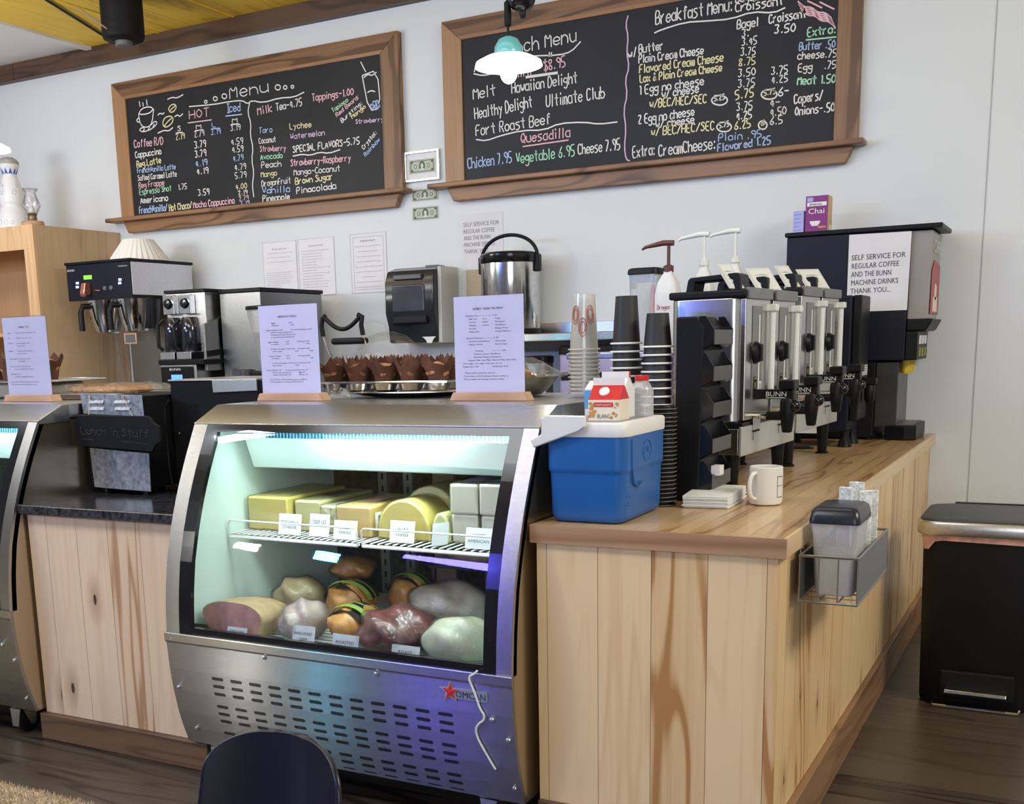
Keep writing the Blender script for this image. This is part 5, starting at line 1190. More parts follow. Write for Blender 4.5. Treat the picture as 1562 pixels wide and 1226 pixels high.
g = G(o); g.m = 0; g.box(x0, x1, y0, y1, zb, h1); g.add([(x0, y0, h1), (x1, y0, h1), (x1, y1, h1), (x0, y1, h1), (x0+.004, ym, h2), (x1-.004, ym, h2)], [(0, 1, 5, 4), (3, 4, 5, 2), (1, 2, 5), (0, 4, 3)])
g.box(x0+.003, x1-.003, ym-.002, ym+.002, h2-.003, h2+.014); g.m = 1; g.box(x1-.022, x1+.0006, y0-.0008, y0+.01, h1-.02, h1-.004)
g.build('box_body', [WHITE, PURPLE and LILAC], t, bevel=.001)
t = thing('carton', 'pale blue and white carton at the left rear of the cooler', 'carton', (-1.08, 2.72, zb)); o = t.location
x0, x1, y0, y1 = -1.112, -1.068, 2.690, 2.762; h1 = zb+.070
g = G(o); g.m = 0; g.box(x0, x1, y0, y1, zb, h1); g.add([(x0, y0, h1), (x1, y0, h1), (x1, y1, h1), (x0, y1, h1), (x0, y0+.036, h1+.02), (x1, y0+.036, h1+.02)], [(0, 1, 5, 4), (3, 4, 5, 2), (1, 2, 5), (0, 4, 3)])
g.m = 1; g.box(x0-.0005, x1+.0005, y0-.0008, y1, zb+.02, h1-.003); g.build('box_body', [WHITE, LBLUE], t)
def jug(label, x, y, hh, rr, mat, capm):
    t = thing('milk_bottle', label, 'bottle', (x, y, zb)); o = t.location
    g = G(o); g.lathe([(rr, zb), (rr, zb+hh*.62), (rr*.55, zb+hh*.86), (rr*.5, zb+hh*.88)], x, y, 28, sq=4); g.build('bottle_body', mat, t, smooth=True)
    g = G(o); g.lathe([(rr*.66, zb+hh*.87), (rr*.68, zb+hh*.88), (rr*.68, zb+hh*.99), (rr*.6, zb+hh)], x, y, 24, wob=lambda a, z: 1+.02*math.sin(20*a)); g.build('cap', capm, t, smooth=True)
jug('white square milk bottle with red cap at the right in the cooler', -.980, 2.752, .102, .027, FROST, RED)
jug('white bottle with red knobbed cap between the lilac carton and the capped bottle', -1.028, 2.760, .112, .021, WHITE, RED)

# ---------------------------------------------------------------- black organizer
t = thing('organizer', 'black five compartment condiment organizer with grey label plates on the worktop', 'organizer', (-.905, 3.04, T)); o = t.location
x0, x1, y0, y1 = -.957, -.868, 2.955, 3.145
G(o).prism([(x0, T+.001), (x1-.02, T+.001), (x1-.012, 1.285), (x1-.035, 1.312), (x0, 1.312)], 'y', y0, y1).build('cabinet', BLACK, t, bevel=.005)
for k in range(5):
    zc = 1.262-.0965*k; xa = x1-.016
    g = G(o)
    for ya in (y0+.002, y1-.005): g.prism([(xa-.01, zc-.045), (xa+.030, zc-.022), (xa+.032, zc+.014), (xa+.008, zc+.050), (xa-.01, zc+.050)], 'y', ya, ya+.003)
    g.prism([(xa-.01, zc-.048), (xa+.030, zc-.024), (xa+.030, zc-.020), (xa-.01, zc-.043)], 'y', y0+.002, y1-.002)
    b = g.build('bin', BLACKG, t)
    g = G(o); g.box(xa+.028, xa+.032, y0+.004, y1-.004, zc-.025, zc+.014); g.build('label_plate', M('label_grey', (0.065, 0.068, 0.065), .4), b, bevel=.001)
g = G(o); g.box(-.963, -.9575, 2.955, 3.06, T+.001, 1.03); g.build('side_fin', BLACK, t, bevel=.002)
t = thing('paper_packet', 'small pale packet in the lowest bin of the black organizer', 'packet', (-.85, 3.0, .90))
g = G(); g.box(-.012, .012, -.02, .02, -.014, .012); g.build('sleeve', PAPER, t)

# ---------------------------------------------------------------- napkins, mug
t = thing('napkin_stack', 'stack of white paper napkins on the worktop beside the mug', 'napkins', (-.87, 2.86, T)); o = t.location
r = random.Random(2)
NAP = M('napkin', (0.78, 0.79, 0.80), .85, var=.05, scale=20)
for k in range(7):
    z = T+.001+k*.0046; dx, dy = r.uniform(-.002, .002), r.uniform(-.003, .003)
    g = G(o); q = [(-.893, 2.826), (-.775, 2.838), (-.780, 2.98), (-.792, 3.085), (-.918, 3.08), (-.905, 2.93)]
    g.prism([(x+dx, y+dy) for x, y in q], 'z', z, z+.0042); g.build('napkin', NAP, t, bevel=.0014)
t = thing('mug', 'white ceramic mug with a black framed print on the worktop', 'mug', (-.708, 2.96, T)); o = t.location
g = G(o); cx, cy = -.708, 2.962; g.lathe([(.036, T+.001), (.041, T+.004), (.0435, T+.012), (.0435, T+.100), (.042, T+.1015), (.0405, T+.100), (.040, T+.012), (.005, T+.008)], cx, cy, 40); g.build('mug_body', M('ceramic', (0.76, 0.75, 0.71), .2, var=.02), t, smooth=True)
g = G(o); d = Vector((-.42, -.90, 0)).normalized(); c = Vector((cx, cy, T+.053))
g.tube([c+d*(.0425+.024*math.sin(math.pi*i/12)**.7)+Vector((0, 0, .034*math.cos(math.pi*i/12))) for i in range(13)], .0055, 10); g.build('handle', M('ceramic'), t, smooth=True)
g = G(o)
def onmug(a, z): return (cx+.0440*math.cos(a), cy+.0440*math.sin(a), T+z)
for a0, a1, z0, z1 in ((-.62, -.1, .076, .078), (-.62, -.1, .022, .024), (-.62, -.59, .022, .078), (-.62, -.1, .052, .0535)):
    n = 6; g.add([onmug(a0+(a1-a0)*i/n, z) for i in range(n+1) for z in (z0, z1)], [(2*i, 2*i+2, 2*i+3, 2*i+1) for i in range(n)])
g.build('print', INK, t)

# ---------------------------------------------------------------- brewer stands and servers (local frame: y runs along the counter, x = 0 is the front)
SERV = steel('server_steel', (0.60, 0.59, 0.56), 0.27, (40, 40, 2), aniso=0.0)
FPAN = M('front_panel_grey', (0.22, 0.22, 0.21), .35, .6, .1, 20)
RZB = -math.radians(2.7); bx, by = -.852, 3.235
def bl(x, y): c, s = math.cos(RZB), math.sin(RZB); return (bx+c*x-s*y, by+s*x+c*y)
def stand(label, y0, lift):
    L = .565; X0 = bl(0, y0); t = thing('server_stand', label, 'stand', (X0[0], X0[1], T), RZB)
    za, zb_ = .100+lift, .176+lift
    g = G(); g.box(-.235, -.004, .004, L-.004, zb_-.006, zb_); g.box(-.235, -.226, .004, L-.004, za, zb_); g.build('tray', STEELP, t, bevel=.003)
    g = G(); g.box(-.004, .006, 0, L, za-.004, zb_+.006); g.build('front_apron', M('apron_steel', (0.55, 0.55, 0.52), .35, .55, .05, 6), t, bevel=.003)
    for k in range(2):
        ym = .10+k*.27
        g = G(); g.box(.0065, .009, ym, ym+.07, zb_-.012, zb_+.026); f = g.build('clip', STEELP, t, bevel=.002)
        g = G(); g.box(.0092, .0102, ym-.004, ym+.06, zb_-.016, zb_-.010); g.box(.0092, .0102, ym-.004, ym, zb_-.04, zb_-.010); g.build('clip_slot', BLACKM, f)
    g = G(); g.box(-.235, -.005, -.002, .004, za, zb_); g.build('end_plate', STEELD, t, bevel=.002)
    for lx in (-.035, -.20):
        for ly in (.045, L-.045):
            g = G(); g.lathe([(.015, .006), (.017, .010), (.022, za-.02), (.024, za)], lx, ly, 18); lg = g.build('leg', BLACK, t, smooth=True)
            g = G(); g.lathe([(.024, .001), (.024, .005), (.016, .010)], lx, ly, 18); g.build('foot', BLACK, lg, smooth=True)
    return t
def server(label, y0, lift, cardlabel, cw, gap=False):
    W = .262; X0 = bl(0, y0); t = thing('coffee_server', label, 'coffee server', (X0[0], X0[1], T+.178+lift), RZB)
    H = .385
    g = G(); g.box(-.225, .002, .004, W-.004, .0, .016); g.build('base_ring', BLACK, t, bevel=.004)
    g = G(); pts = rrect(-.222, -.012, .004, W-.004, .028); g.prism(pts, 'z', .016, H-.012); g.build('body', SERV, t, bevel=.004, seg=3)
    g = G(); g.box(-.014, .004, .012, W-.012, .020, H-.014); g.build('front_fascia', SERV, t, bevel=.004)
    g = G(); g.box(.0042, .0065, .07, .165, .075, H-.035); g.build('gauge_panel', FPAN, t, bevel=.002)
    g = G(); g.box(.0066, .0085, .126, .135, .085, H-.06); g.build('sight_line', WHITE, t, bevel=.001)
    g = G(); g.box(.0066, .0075, .140, .160, .10, .125); g.box(.0066, .0075, .140, .160, .105, .13); g.build('small_label', PAPER, t)
    g = G(); g.m = 0; g.box(.0066, .0072, .085, .115, .095, .145); g.m = 1; g.box(.0073, .0076, .088, .112, .098, .102); g.box(.0073, .0076, .088, .112, .138, .142); g.box(.0073, .0076, .096, .104, .112, .128); g.build('warning_label', [BLACKM, M('label_olive', (0.35, 0.30, 0.05), .5)], t)
    g = G(); g.lathe([(.031, .0065), (.033, .012), (.028, .020), (.004, .022)], 0, .092, 20, .215, ax='x', sy=1.0); k = g.build('knob', BLACK, t, smooth=True)
    g = G(); g.box(.020, .032, .086, .098, .19, .24); g.build('knob_grip', BLACKG, k, bevel=.003)
    g = G(); g.tube([(.018, W-.036, .10), (.018, W-.036, H-.045)], .0095, 14); g.build('sight_tube', M('tube_white', (0.78, 0.80, 0.78), .2, var=.02), t, smooth=True)
    g = G(); g.box(.0, .034, W-.052, W-.020, H-.05, H-.028); g.build('tube_cap', M('tube_white'), t, bevel=.004)
    g = G(); g.box(.0045, .125, .085, .118, .080, .108); br = g.build('badge_bar', BLACK, t, bevel=.004)
    g = G(); g.text('BUNN', (.045, .0848, .088), X, Z, width=.06, h=.014); g.box(.045, .105, .0842, .0846, .083, .085); g.build('badge_lettering', WHITE, br)
    g = G(); g.tube([(.0, .10, .032), (.045, .10, .032)], .010, 12); g.m = 0; g.build('spout_pipe', CHROME, t, smooth=True)
    g = G(); g.lathe([(.012, -.058), (.015, -.055), (.021, -.005), (.022, .03), (.016, .045)], .105, .10, 18, .04); f = g.build('faucet', BLACK, t, smooth=True)
    g = G(); g.tube([(.045, .10, .030), (.105, .10, .030)], .013, 12); g.build('faucet_pipe', BLACK, f, smooth=True)
    g = G(); g.box(.085, .13, .070, .13, .109, .135); g.build('faucet_handle', BLACK, f, bevel=.004)
    g = G(); g.ell((.125, .10, .060), (.018, .018, .018), 16, 10); g.build('faucet_ball', BLACKG, f, smooth=True)
    g = G(); g.box(-.228, .006, .0, W, H-.012, H+.010); ld = g.build('lid', BLACK, t, bevel=.006)
    g = G(); g.box(.0005, .014, .012, W-.016, H-.016, H+.016); g.build('lid_front', FPAN, t, bevel=.003)
    g = G(); z = H+.010
    g.prism([(-.205, z), (-.180, z), (-.175, z+.03), (-.060, z+.034), (-.060, z), (-.035, z), (-.040, z+.048), (-.052, z+.052), (-.190, z+.044), (-.198, z+.038)], 'y', .08, .17); g.build('lid_handle', BLACK, ld, bevel=.004)
    # card clipped on the lid front
    zc = H+.0170; cc = thing('flavor_card', cardlabel, 'card', (*bl(-.004, y0+.07), T+.178+lift+zc), RZB, group='flavor cards on the coffee servers')
    g = G(); a = .075
    q = [(0, 0), (0, cw)]
    b0 = Vector((-.060, 0, 0)); wd = Vector((.76, .65, 0))*cw; ln = Vector((-.045, 0, .072)); vs = [tuple(v) for v in (b0, b0+wd, b0+wd+ln, b0+ln)]
    g.add(vs+[(x-.003, y, z) for x, y, z in vs], [(0, 1, 2, 3), (7, 6, 5, 4), (0, 4, 5, 1), (1, 5, 6, 2), (2, 6, 7, 3), (3, 7, 4, 0)]); g.build('sleeve', M('card_sleeve', (0.62, 0.62, 0.58), .3), cc)
    g = G(); ux = Vector((.76, .65, 0)).normalized(); up = Vector((-.045, 0, .072)).normalized(); nq = ux.cross(up).normalized()
    g.m = 0; k = .006; p = b0+nq*.0012; g.add([p+ux*k+up*.006, p+ux*(cw-k)+up*.006, p+ux*(cw-k)+up*.078, p+ux*k+up*.078], [(0, 1, 2, 3)])
    g.m = 1
    for i in range(4): g.text('coffee'[:6], p+ux*(cw*.25)+up*(.056-.013*i), ux, up, width=cw*(.5, .35, .45, .3)[i], h=.005)
    g.build('card_print', [M('card_cream', (0.70, 0.70, 0.64), .6), INKG], cc)
    return t
stand('steel server stand with black legs, nearer one of the pair', 0, 0)
stand('steel server stand with black legs, farther one next to the tall black machine', .60, .022)
for i, (y0, l, lab, cl, cw) in enumerate(((.012, 0, 'steel coffee server nearest the black organizer, with a large plain side', 'slim card standing on the nearest coffee server', .045), (.288, 0, 'steel coffee server second from the black organizer', 'wide card standing on the second coffee server', .08), (.612, .022, 'steel coffee server third from the black organizer', 'slim card standing on the third coffee server', .05), (.888, .022, 'steel coffee server farthest from the organizer, beside the tall black machine', 'wide card standing on the farthest coffee server', .085))):
    server(lab, y0, l, cl, cw)
# tall black machine
t = thing('iced_coffee_dispenser', 'tall black drink tower standing between the coffee servers and the cappuccino machine', 'drink dispenser', (-.86, 4.62, T)); o = t.location
G(o).box(-1.06, -.785, 4.60, 4.82, .878, 1.405).build('housing', NAVYBLK, t, bevel=.008)
G(o).box(-.7848, -.752, 4.61, 4.81, .92, 1.405).build('front_door', BLACK, t, bevel=.006)
g = G(o); g.m = 0; g.box(-.7515, -.750, 4.63, 4.79, 1.095, 1.135); g.m = 1
for k in range(4): g.box(-.7498, -.7492, 4.64, 4.78, 1.100+k*.009, 1.103+k*.009)
g.build('vent_label', [WHITE, INKG], t)
g = G(o); g.lathe([(.012, .985), (.02, 1.0), (.022, 1.05), (.016, 1.06)], -.725, 4.71, 16); g.box(-.752, -.70, 4.69, 4.73, 1.06, 1.085); g.build('tap', BLACK, t, bevel=.003)
for x, y in ((-.80, 4.63), (-.80, 4.79), (-1.03, 4.63), (-1.03, 4.79)):
    g = G(o); g.lathe([(.028, T+.001), (.026, T+.01), (.016, T+.04), (.018, .880)], x, y, 16); g.build('foot', BLACK, t, smooth=True)
g = G((-.93, 4.58, T)); g.m = 0; g.box(-.99, -.86, 4.585, 4.598, .872, .945); g.m = 1; g.box(-.90, -.88, 4.583, 4.585, .885, .90); g.box(-.905, -.865, 4.583, 4.585, .92, .923)
o2 = solo('rating_plate', g, [WHITE, INK], 'small white notice plate at the foot of the tall black drink tower', 'plate')
# cappuccino dispenser
t = thing('cappuccino_dispenser', 'large black drink dispenser with a paper sign taped on its side, by the wall', 'drink dispenser', (-.85, 5.13, T)); o = t.location
y0, y1 = 4.95, 5.29
G(o).box(-1.122, -.632, y0, y1, 1.145, 1.665).build('upper_housing', NAVYBLK, t, bevel=.006)
G(o).box(-1.130, -.512, y0-.008, y1+.008, 1.665, 1.684).build('top_cap', BLACK, t, bevel=.005)
G(o).box(-1.10, -.745, y0+.015, y1-.01, .826, 1.145).build('lower_housing', BLACK, t, bevel=.006)
G(o).box(-.744, -.655, y0+.02, y1-.02, .87, 1.14).build('backsplash', M('splash_grey', (0.05, 0.05, 0.05), .3, .3, .15, 30), t, bevel=.004)
g = G(o); g.prism([(-.632, 1.66), (-.548, 1.66), (-.552, 1.31), (-.632, 1.31)], 'y', y0+.02, y1-.02); g.build('graphic_door', M('door_grey', (0.30, 0.28, 0.27), .3), t, bevel=.004)
g = G(o); x = -.5475
g.m = 0; g.prism([(y0+.03, 1.33), (y1-.03, 1.33), (y1-.03, 1.53), (y0+.10, 1.545), (y0+.03, 1.50)], 'x', x, x+.0015)
g.m = 1; g.text('CAFE', (x+.002, y0+.06, 1.575), Y, Z, width=.20, h=.05)
g.m = 2; g.lathe([(.035, .0016), (.035, .003)], x, y0+.17, 14, 1.42, ax='x'); g.m = 2; g.box(x+.001, x+.003, y0+.10, y0+.24, 1.34, 1.40)
g.build('door_graphic', [M('graphic_red', (0.42, 0.06, 0.06), .4), WHITE, CREAM], t)
g = G(o); g.prism([(-.632, 1.31), (-.530, 1.31), (-.555, 1.262), (-.632, 1.262)], 'y', y0+.002, y1-.002); g.build('visor', BLACK, t, bevel=.008, seg=3)
g = G(o); g.box(-.632, -.585, y0+.002, y1-.002, 1.146, 1.262); p = g.build('button_panel', BLACK, t, bevel=.004)
for k in range(3):
    yy = y0+.05+k*.088
    g = G(o); g.m = 0; g.box(-.5848, -.582, yy, yy+.05, 1.210, 1.245); g.m = 1; g.box(-.5848, -.582, yy+.008, yy+.042, 1.160, 1.195); g.build('button', [PAPER, M('button_green', (0.28, 0.32, 0.05), .4)], p)
    g = G(o); g.lathe([(.012, 1.090), (.015, 1.10), (.015, 1.145)], -.635, yy+.025, 16); g.build('nozzle', M('nozzle_yellow', (0.70, 0.48, 0.03), .4), t, smooth=True)
g = G(o); g.prism([(-.70, y0+.02), (-.62, y0+.0), (-.575, y0+.02), (-.575, y1-.02), (-.70, y1-.01)], 'z', T+.001, T+.062); d = g.build('drip_tray', BLACK, t, bevel=.006)
g = G(o); g.box(-.69, -.59, y0+.03, y1-.03, T+.0622, T+.0645); g.build('drip_grate', GREYPL, d)
for x in (-1.08, -.765):
    for yy in (y0+.03, y1-.04):
        g = G(o); g.lathe([(.020, T+.001), (.014, .827)], x, yy, 12); g.build('foot', BLACK, t)
g = G((-.75, y0, 1.35)); ys = y0-.0025; P = [(-.868, 1.348), (-.631, 1.348), (-.627, 1.657), (-.868, 1.659)]
g.m = 0; g.prism(P, 'y', ys, ys+.0015); g.m = 1
for s, i in self_service(0, 0, 0, 0): g.text(s, (-.855+.002*(i % 2), ys-.0003, 1.556-.0335*i), Vector((1, 0, .012)).normalized(), Z, width=len(s)*.0131, h=.021)
solo('paper_sign', g, [M('paper_plain', (0.70, 0.70, 0.74), .65, var=.02), INK], 'self service paper sign taped to the side of the large black dispenser', 'sign')
g = G((-1.115, 5.08, 1.6845)); g.m = 0; g.box(-1.152+.03, -1.078, 5.06, 5.12, 1.6845, 1.782); g.m = 1
for k in range(5): g.box(-1.118, -1.118+(.03, .025, .03, .02, .028)[k], 5.0585, 5.06, 1.765-k*.016, 1.768-k*.016)
solo('box', g, [LILAC, LBLUE], 'small lilac carton lying atop the black dispenser, left of the purple chai box', 'box')
g = G((-1.02, 5.09, 1.6845)); x0, x1 = -1.070, -.978
g.m = 0; g.box(x0, x1, 5.055, 5.145, 1.6845, 1.838); g.m = 1; g.box(x1, x1+.001, 5.056, 5.144, 1.6855, 1.837)
g.m = 2; g.box(x0+.006, x1-.006, 5.0536, 5.0548, 1.796, 1.812); g.text('Chai', (x0+.012, 5.0540, 1.765), X, Z, width=.066, h=.022)
g.m = 3; g.text('INDIA', (x0+.018, 5.0530, 1.799), X, Z, width=.05, h=.009)
g.m = 2; g.lathe([(.012, 0), (.02, .012), (.022, .02)], -1.03, 5.0545, 14, 1.715, sy=.02); g.m = 4; g.lathe([(.016, 0), (.016, .008)], -1.0, 5.0545, 12, 1.705, sy=.02)
g.m = 5; g.box(x0+.006, x0+.03, 5.0538, 5.0548, 1.815, 1.832); g.m = 2; g.box(x1+.001, x1+.0015, 5.09, 5.13, 1.69, 1.72)
solo('box', g, [PURPLE, M('box_tan', (0.62, 0.42, 0.16), .5), WHITE, INK, NUT, LILAC], 'purple chai tea box with tan side standing on the black dispenser', 'box')
g = G((-.9, 4.5, T))
g.tube(chaikin(chaikin([(-1.06, 4.46, T+.004)[:2], (-.93, 4.49), (-.90, 4.52), (-1.0, 4.54), (-.92, 4.56)])) and [(x, y, T+.0045) for x, y in chaikin(chaikin([(-1.06, 4.46), (-.93, 4.49), (-.88, 4.515), (-1.0, 4.54), (-.92, 4.56)]))], .0035, 6)
solo('power_cord', g, BLACK, 'black cord curling on the worktop behind the coffee server legs', 'cord')

# ---------------------------------------------------------------- syrup bottles behind the servers, on a back ledge
t = thing('work_table', 'steel side table behind the coffee servers, carrying syrup bottles', 'table', (-1.35, 3.95, 0)); o = t.location
G(o).box(-1.60, -1.168, 3.70, 4.30, 1.195, 1.215).build('table_top', STEELP, t, bevel=.003)
for x in (-1.58, -1.19):
    for y in (3.72, 4.28): G(o).box(x, x+.02, y-.01, y+.01, 0, 1.195).build('leg', STEELP, t)
def syrup(label, x, y, mat, pumpm, hand, hgt=.28, rx=.042, lean=1, cap=True, dirx=-1, ph=.13, word=None, wm=None):
    z = 1.2155; t = thing('syrup_bottle', label, 'bottle', (x, y, z)); o = t.location
    g = G(o); g.lathe([(rx*.95, z), (rx, z+.006), (rx, z+hgt*.70), (rx*.80, z+hgt*.86), (rx*.36, z+hgt*.98), (rx*.36, z+hgt)], x, y, 30, sq=5); g.build('bottle_body', mat, t, smooth=True)
    zc = z+hgt
    g = G(o); g.lathe([(.018, zc-.002), (.018, zc+.018), (.010, zc+.022)], x, y, 18); g.build('collar', pumpm, t, smooth=True)
    g = G(o); g.tube([(x, y, zc+.02), (x, y, zc+.02+ph*.55)], .006, 10); g.build('pump_stem', pumpm, t)
    zz = zc+.02+ph*.55
    g = G(o); g.tube([(x-dirx*.018, y, zz+.004), (x+dirx*.02, y, zz+.006), (x+dirx*.085, y, zz-.004), (x+dirx*.098, y, zz-.012)], [.010, .010, .006, .004], 10); g.build('pump_head', pumpm, t, smooth=True)
    if word:
        g = G(o)
        for i, w in enumerate(word): g.chalk(w, (x-.026, y-rx*.99, z+hgt*.52-i*.035), X, Z, .016, .046, .0018)
        g.build('handwriting', wm, t)
WHT = M('bottle_white', (0.72, 0.73, 0.74), .4, var=.02); CLW = M('pump_white', (0.74, 0.76, 0.75), .35, var=.02)
syrup('white jug with red handwriting and a dark brown pump, standing behind the black cups', -1.292, 3.90, WHT, BROWNPL, True, hgt=.275, word=['Dragon', 'Fruit'], wm=M('marker_red', (0.45, 0.06, 0.08), .6))
syrup('white pump jug just left of the front coffee server lid', -1.215, 4.07, WHT, CLW, True, hgt=.30, rx=.036, ph=.15, word=['Lychee'], wm=M('marker_purple', (0.35, 0.2, 0.4), .6))
syrup('white pump jug half hidden behind the front coffee server lid', -1.178+.03, 4.24, WHT, CLW, True, hgt=.315, rx=.033, ph=.16)
t = thing('storage_jar', 'clear container with dark lid and white powder behind the cups', 'jar', (-1.385, 3.94, 1.2155)); o = t.location
g = G(o); g.lathe([(.043, 1.216), (.048, 1.225), (.054, 1.485)], -1.385, 3.94, 28, sq=6); g.build('jar_wall', FROST, t, smooth=True)
g = G(o); g.lathe([(.040, 1.220), (.045, 1.228), (.049, 1.435), (.01, 1.437)], -1.385, 3.94, 28, sq=6); g.build('powder', WHITE, t, smooth=True)
g = G(o); g.box(-1.43, -1.34, 3.888, 3.892, 1.455, 1.483); g.build('blue_band', M('band_blue', (0.28, 0.40, 0.58), .4), t)
g = G(o); g.lathe([(.056, 1.485), (.060, 1.488), (.058, 1.503), (.05, 1.508)], -1.385, 3.94, 28, sq=6); g.build('jar_lid', BLACK, t, smooth=True)
g = G(o); g.box(-1.353, -1.342, 3.889, 3.8925, 1.23, 1.45); g.build('pink_stripe', M('stripe_pink', (0.62, 0.36, 0.38), .5), t)
t = thing('folded_towel', 'small yellow item peeking out between the cards on the coffee servers', 'towel', (-1.0, 4.1, 1.42))
bpy.data.objects.remove(t)

# ---------------------------------------------------------------- wire basket with container and stirrers
t = thing('wire_basket', 'grey wire basket hung on the side of the pine counter, holding a container', 'basket', (-.48, 2.79, .65)); o = t.location
x0, x1, y0, y1, z0, z1 = -.5335, -.405, 2.575, 3.010, .650, .757
WIRE = M('wire_grey', (0.30, 0.28, 0.26), .35, .8)
g = G(o)
for z in (z0, z1): g.tube([(x0, y0, z), (x1, y0, z), (x1, y1, z), (x0, y1, z)], .0032, 8, closed=True)
for k in range(4): x = x0+(x1-x0)*k/3; g.tube([(x, y0, z1), (x, y0, z0), (x, y1, z0), (x, y1, z1)], .0018, 6)
for k in range(9): y = y0+(y1-y0)*k/8; g.tube([(x0, y, z0), (x1, y, z0)], .0018, 6)
for y in (y0+.01, y1-.01): g.tube([(x0, y, z1), (x0-.002, y, z1+.012), (x0+.006, y, z1+.018)], .0022, 6)
g.build('wire_frame', WIRE, t)
MESH = clear('mesh_screen', (0.42, 0.42, 0.44), .12, .4, .30, (0.30, 0.30, 0.32))
g = G(o); g.box(x1-.001, x1+.001, y0, y1, z0, z1); g.build('front_mesh', MESH, t)
g = G(o); g.box(x0-.0005, x0+.001, y0, y1, z0, z1); g.build('back_mesh', M('mesh_dark', (0.10, 0.095, 0.085), .5, .5), t)
t = thing('plastic_container', 'translucent container with black flip lid standing in the wire basket', 'container', (-.465, 2.68, z0)); o = t.location
cx, cy = -.4665, 2.688
def sqr(hx, hy, z, r=.014): return (rrect(cx-hx, cx+hx, cy-hy, cy+hy, r), z)
g = G(o); loft(g, [sqr(.040, .060, .656), sqr(.043, .064, .662), sqr(.050, .074, .80), sqr(.0535, .080, .828)]); g.build('container_wall', FROST, t, smooth=True, angle=50)
g = G(o); loft(g, [sqr(.038, .058, .658), sqr(.046, .068, .752)]); g.build('white_contents', M('contents', (0.86, 0.84, 0.78), .8), t, smooth=True, angle=50)
g = G(o); loft(g, [sqr(.057, .085, .828), sqr(.057, .085, .836), sqr(.053, .080, .856), sqr(.046, .070, .864), sqr(.040, .06, .866)]); g.build('lid', M('lid_navy', (0.014, 0.016, 0.026), .3), t, smooth=True, angle=40)
PK = M('packet_print', (0.72, 0.74, 0.72), .7, var=.35, scale=120)
r = random.Random(8)
for k in range(7):
    x = -.452+(-.024, .018, -.004, .026, -.016, .010, .0)[k]; y = 2.800+k*.022
    t = thing('sugar_packet', 'printed white sugar packet standing behind the lidded container in the wire basket', 'packet', (x, y, z0+.0045), rz=r.uniform(-.3, .3), group='sugar packets in the wire basket')
    hgt = (.236, .226, .244, .222, .238, .214, .20)[k]
    g = G(); g.box(-.016, .016, -.0045, .0045, 0, hgt); g.build('sleeve', PK, t, bevel=.002)
t = thing('paper_card', 'dark edged box at the far end of the wire basket', 'box', (-.46, 2.985, z0))
g = G(); g.m = 0; g.box(-.05, .03, -.012, .012, .0045, .10); g.m = 1; g.box(-.05, .03, -.0125, .0125, .1001, .106); g.build('carton', [BLACKM, PAPER], t)

# ---------------------------------------------------------------- trash can
t = thing('trash_can', 'tall black step trash can with steel rimmed lid, by the white wall', 'trash can', (-.24, 4.15, 0)); o = t.location
def tc(d, z, r=.07): return (rrect(-.425+d, -.045-d, 3.965+d, 4.345-d, r, 5), z)
g = G(o); loft(g, [tc(.014, .0), tc(.010, .012), tc(.0, .54), tc(-.002, .575)]); g.build('bin_body', BLACK, t, smooth=True, angle=50)
g = G(o); loft(g, [tc(-.018, .592), tc(-.020, .596), tc(-.020, .632), tc(-.016, .638)]); g.build('lid_band', STEELP, t, smooth=True, angle=40)
g = G(o); loft(g, [tc(-.012, .6385), tc(-.010, .644), tc(.01, .648)]); g.build('lid_panel', M('lid_black', (0.035, 0.036, 0.036), .4), t, smooth=True, angle=40)
g = G(o); n = 4*6; base = rrect(-.431, -.039, 3.959, 4.351, .07, 5); r = random.Random(6)
lo = [(x, y, .577-.010*r.random()-(.030 if k in (20, 21) else 0)) for k, (x, y) in enumerate(base)]; hi = [(x, y, .592) for x, y in base]; n = len(base)
g.add(lo+hi, [(k, (k+1) % n, (k+1) % n+n, k+n) for k in range(n)]); g.build('bag_edge', M('bag_pink', (0.62, 0.34, 0.27), .5, var=.3, scale=25), t, smooth=True, angle=60)
g = G(o); g.box(-.345, -.115, 3.958, 3.975, .035, .13); g.build('pedal_recess', BLACKM, t, bevel=.01)
g = G(o); g.prism([(3.915, .062), (3.958, .066), (3.958, .082), (3.918, .074)], 'x', -.325, -.135); g.build('pedal', CHROME, t, bevel=.003)
g = G(o); g.tube([(-.365, 3.972, .012), (-.362, 3.952, .006), (-.10, 3.952, .006), (-.097, 3.972, .012)], .005, 8); g.build('foot_rail', CHROME, t)
g = G(o); g.box(-.36, -.11, 4.345, 4.372, .60, .65); g.build('hinge_block', BLACK, t, bevel=.004)

# ---------------------------------------------------------------- left: cabinet, bottle, lamp
t = thing('plywood_cabinet', 'open birch plywood cabinet against the wall at the left edge', 'cabinet', (-5.9, 5.0, 0)); o = t.location
xr = -5.342; yf = 4.655; zt = 2.006
G(o).box(xr-.02, xr, yf+.022, 5.335, .0, zt).build('side_panel', PLY, t)
G(o).box(-6.8, xr-.0205, yf+.022, 5.335, zt-.02, zt).build('top_panel', PLYF, t)
G(o).box(-6.8, xr-.0205, 5.315, 5.335, .0, zt-.021).build('back_panel', PLYF, t)
G(o).box(-6.8, -6.78, yf+.022, 5.314, 0, zt-.021).build('side_panel', PLY, t)
G(o).box(-6.8, xr, yf, yf+.0215, zt-.135, zt).build('face_rail', PLYF, t)
G(o).box(xr-.085, xr, yf, yf+.0215, 0, zt-.1355).build('face_stile', PLYF, t)
for z in (1.38, 1.0): G(o).box(-6.78, xr-.0205, yf+.03, 5.314, z, z+.022).build('shelf', PLYF, t)
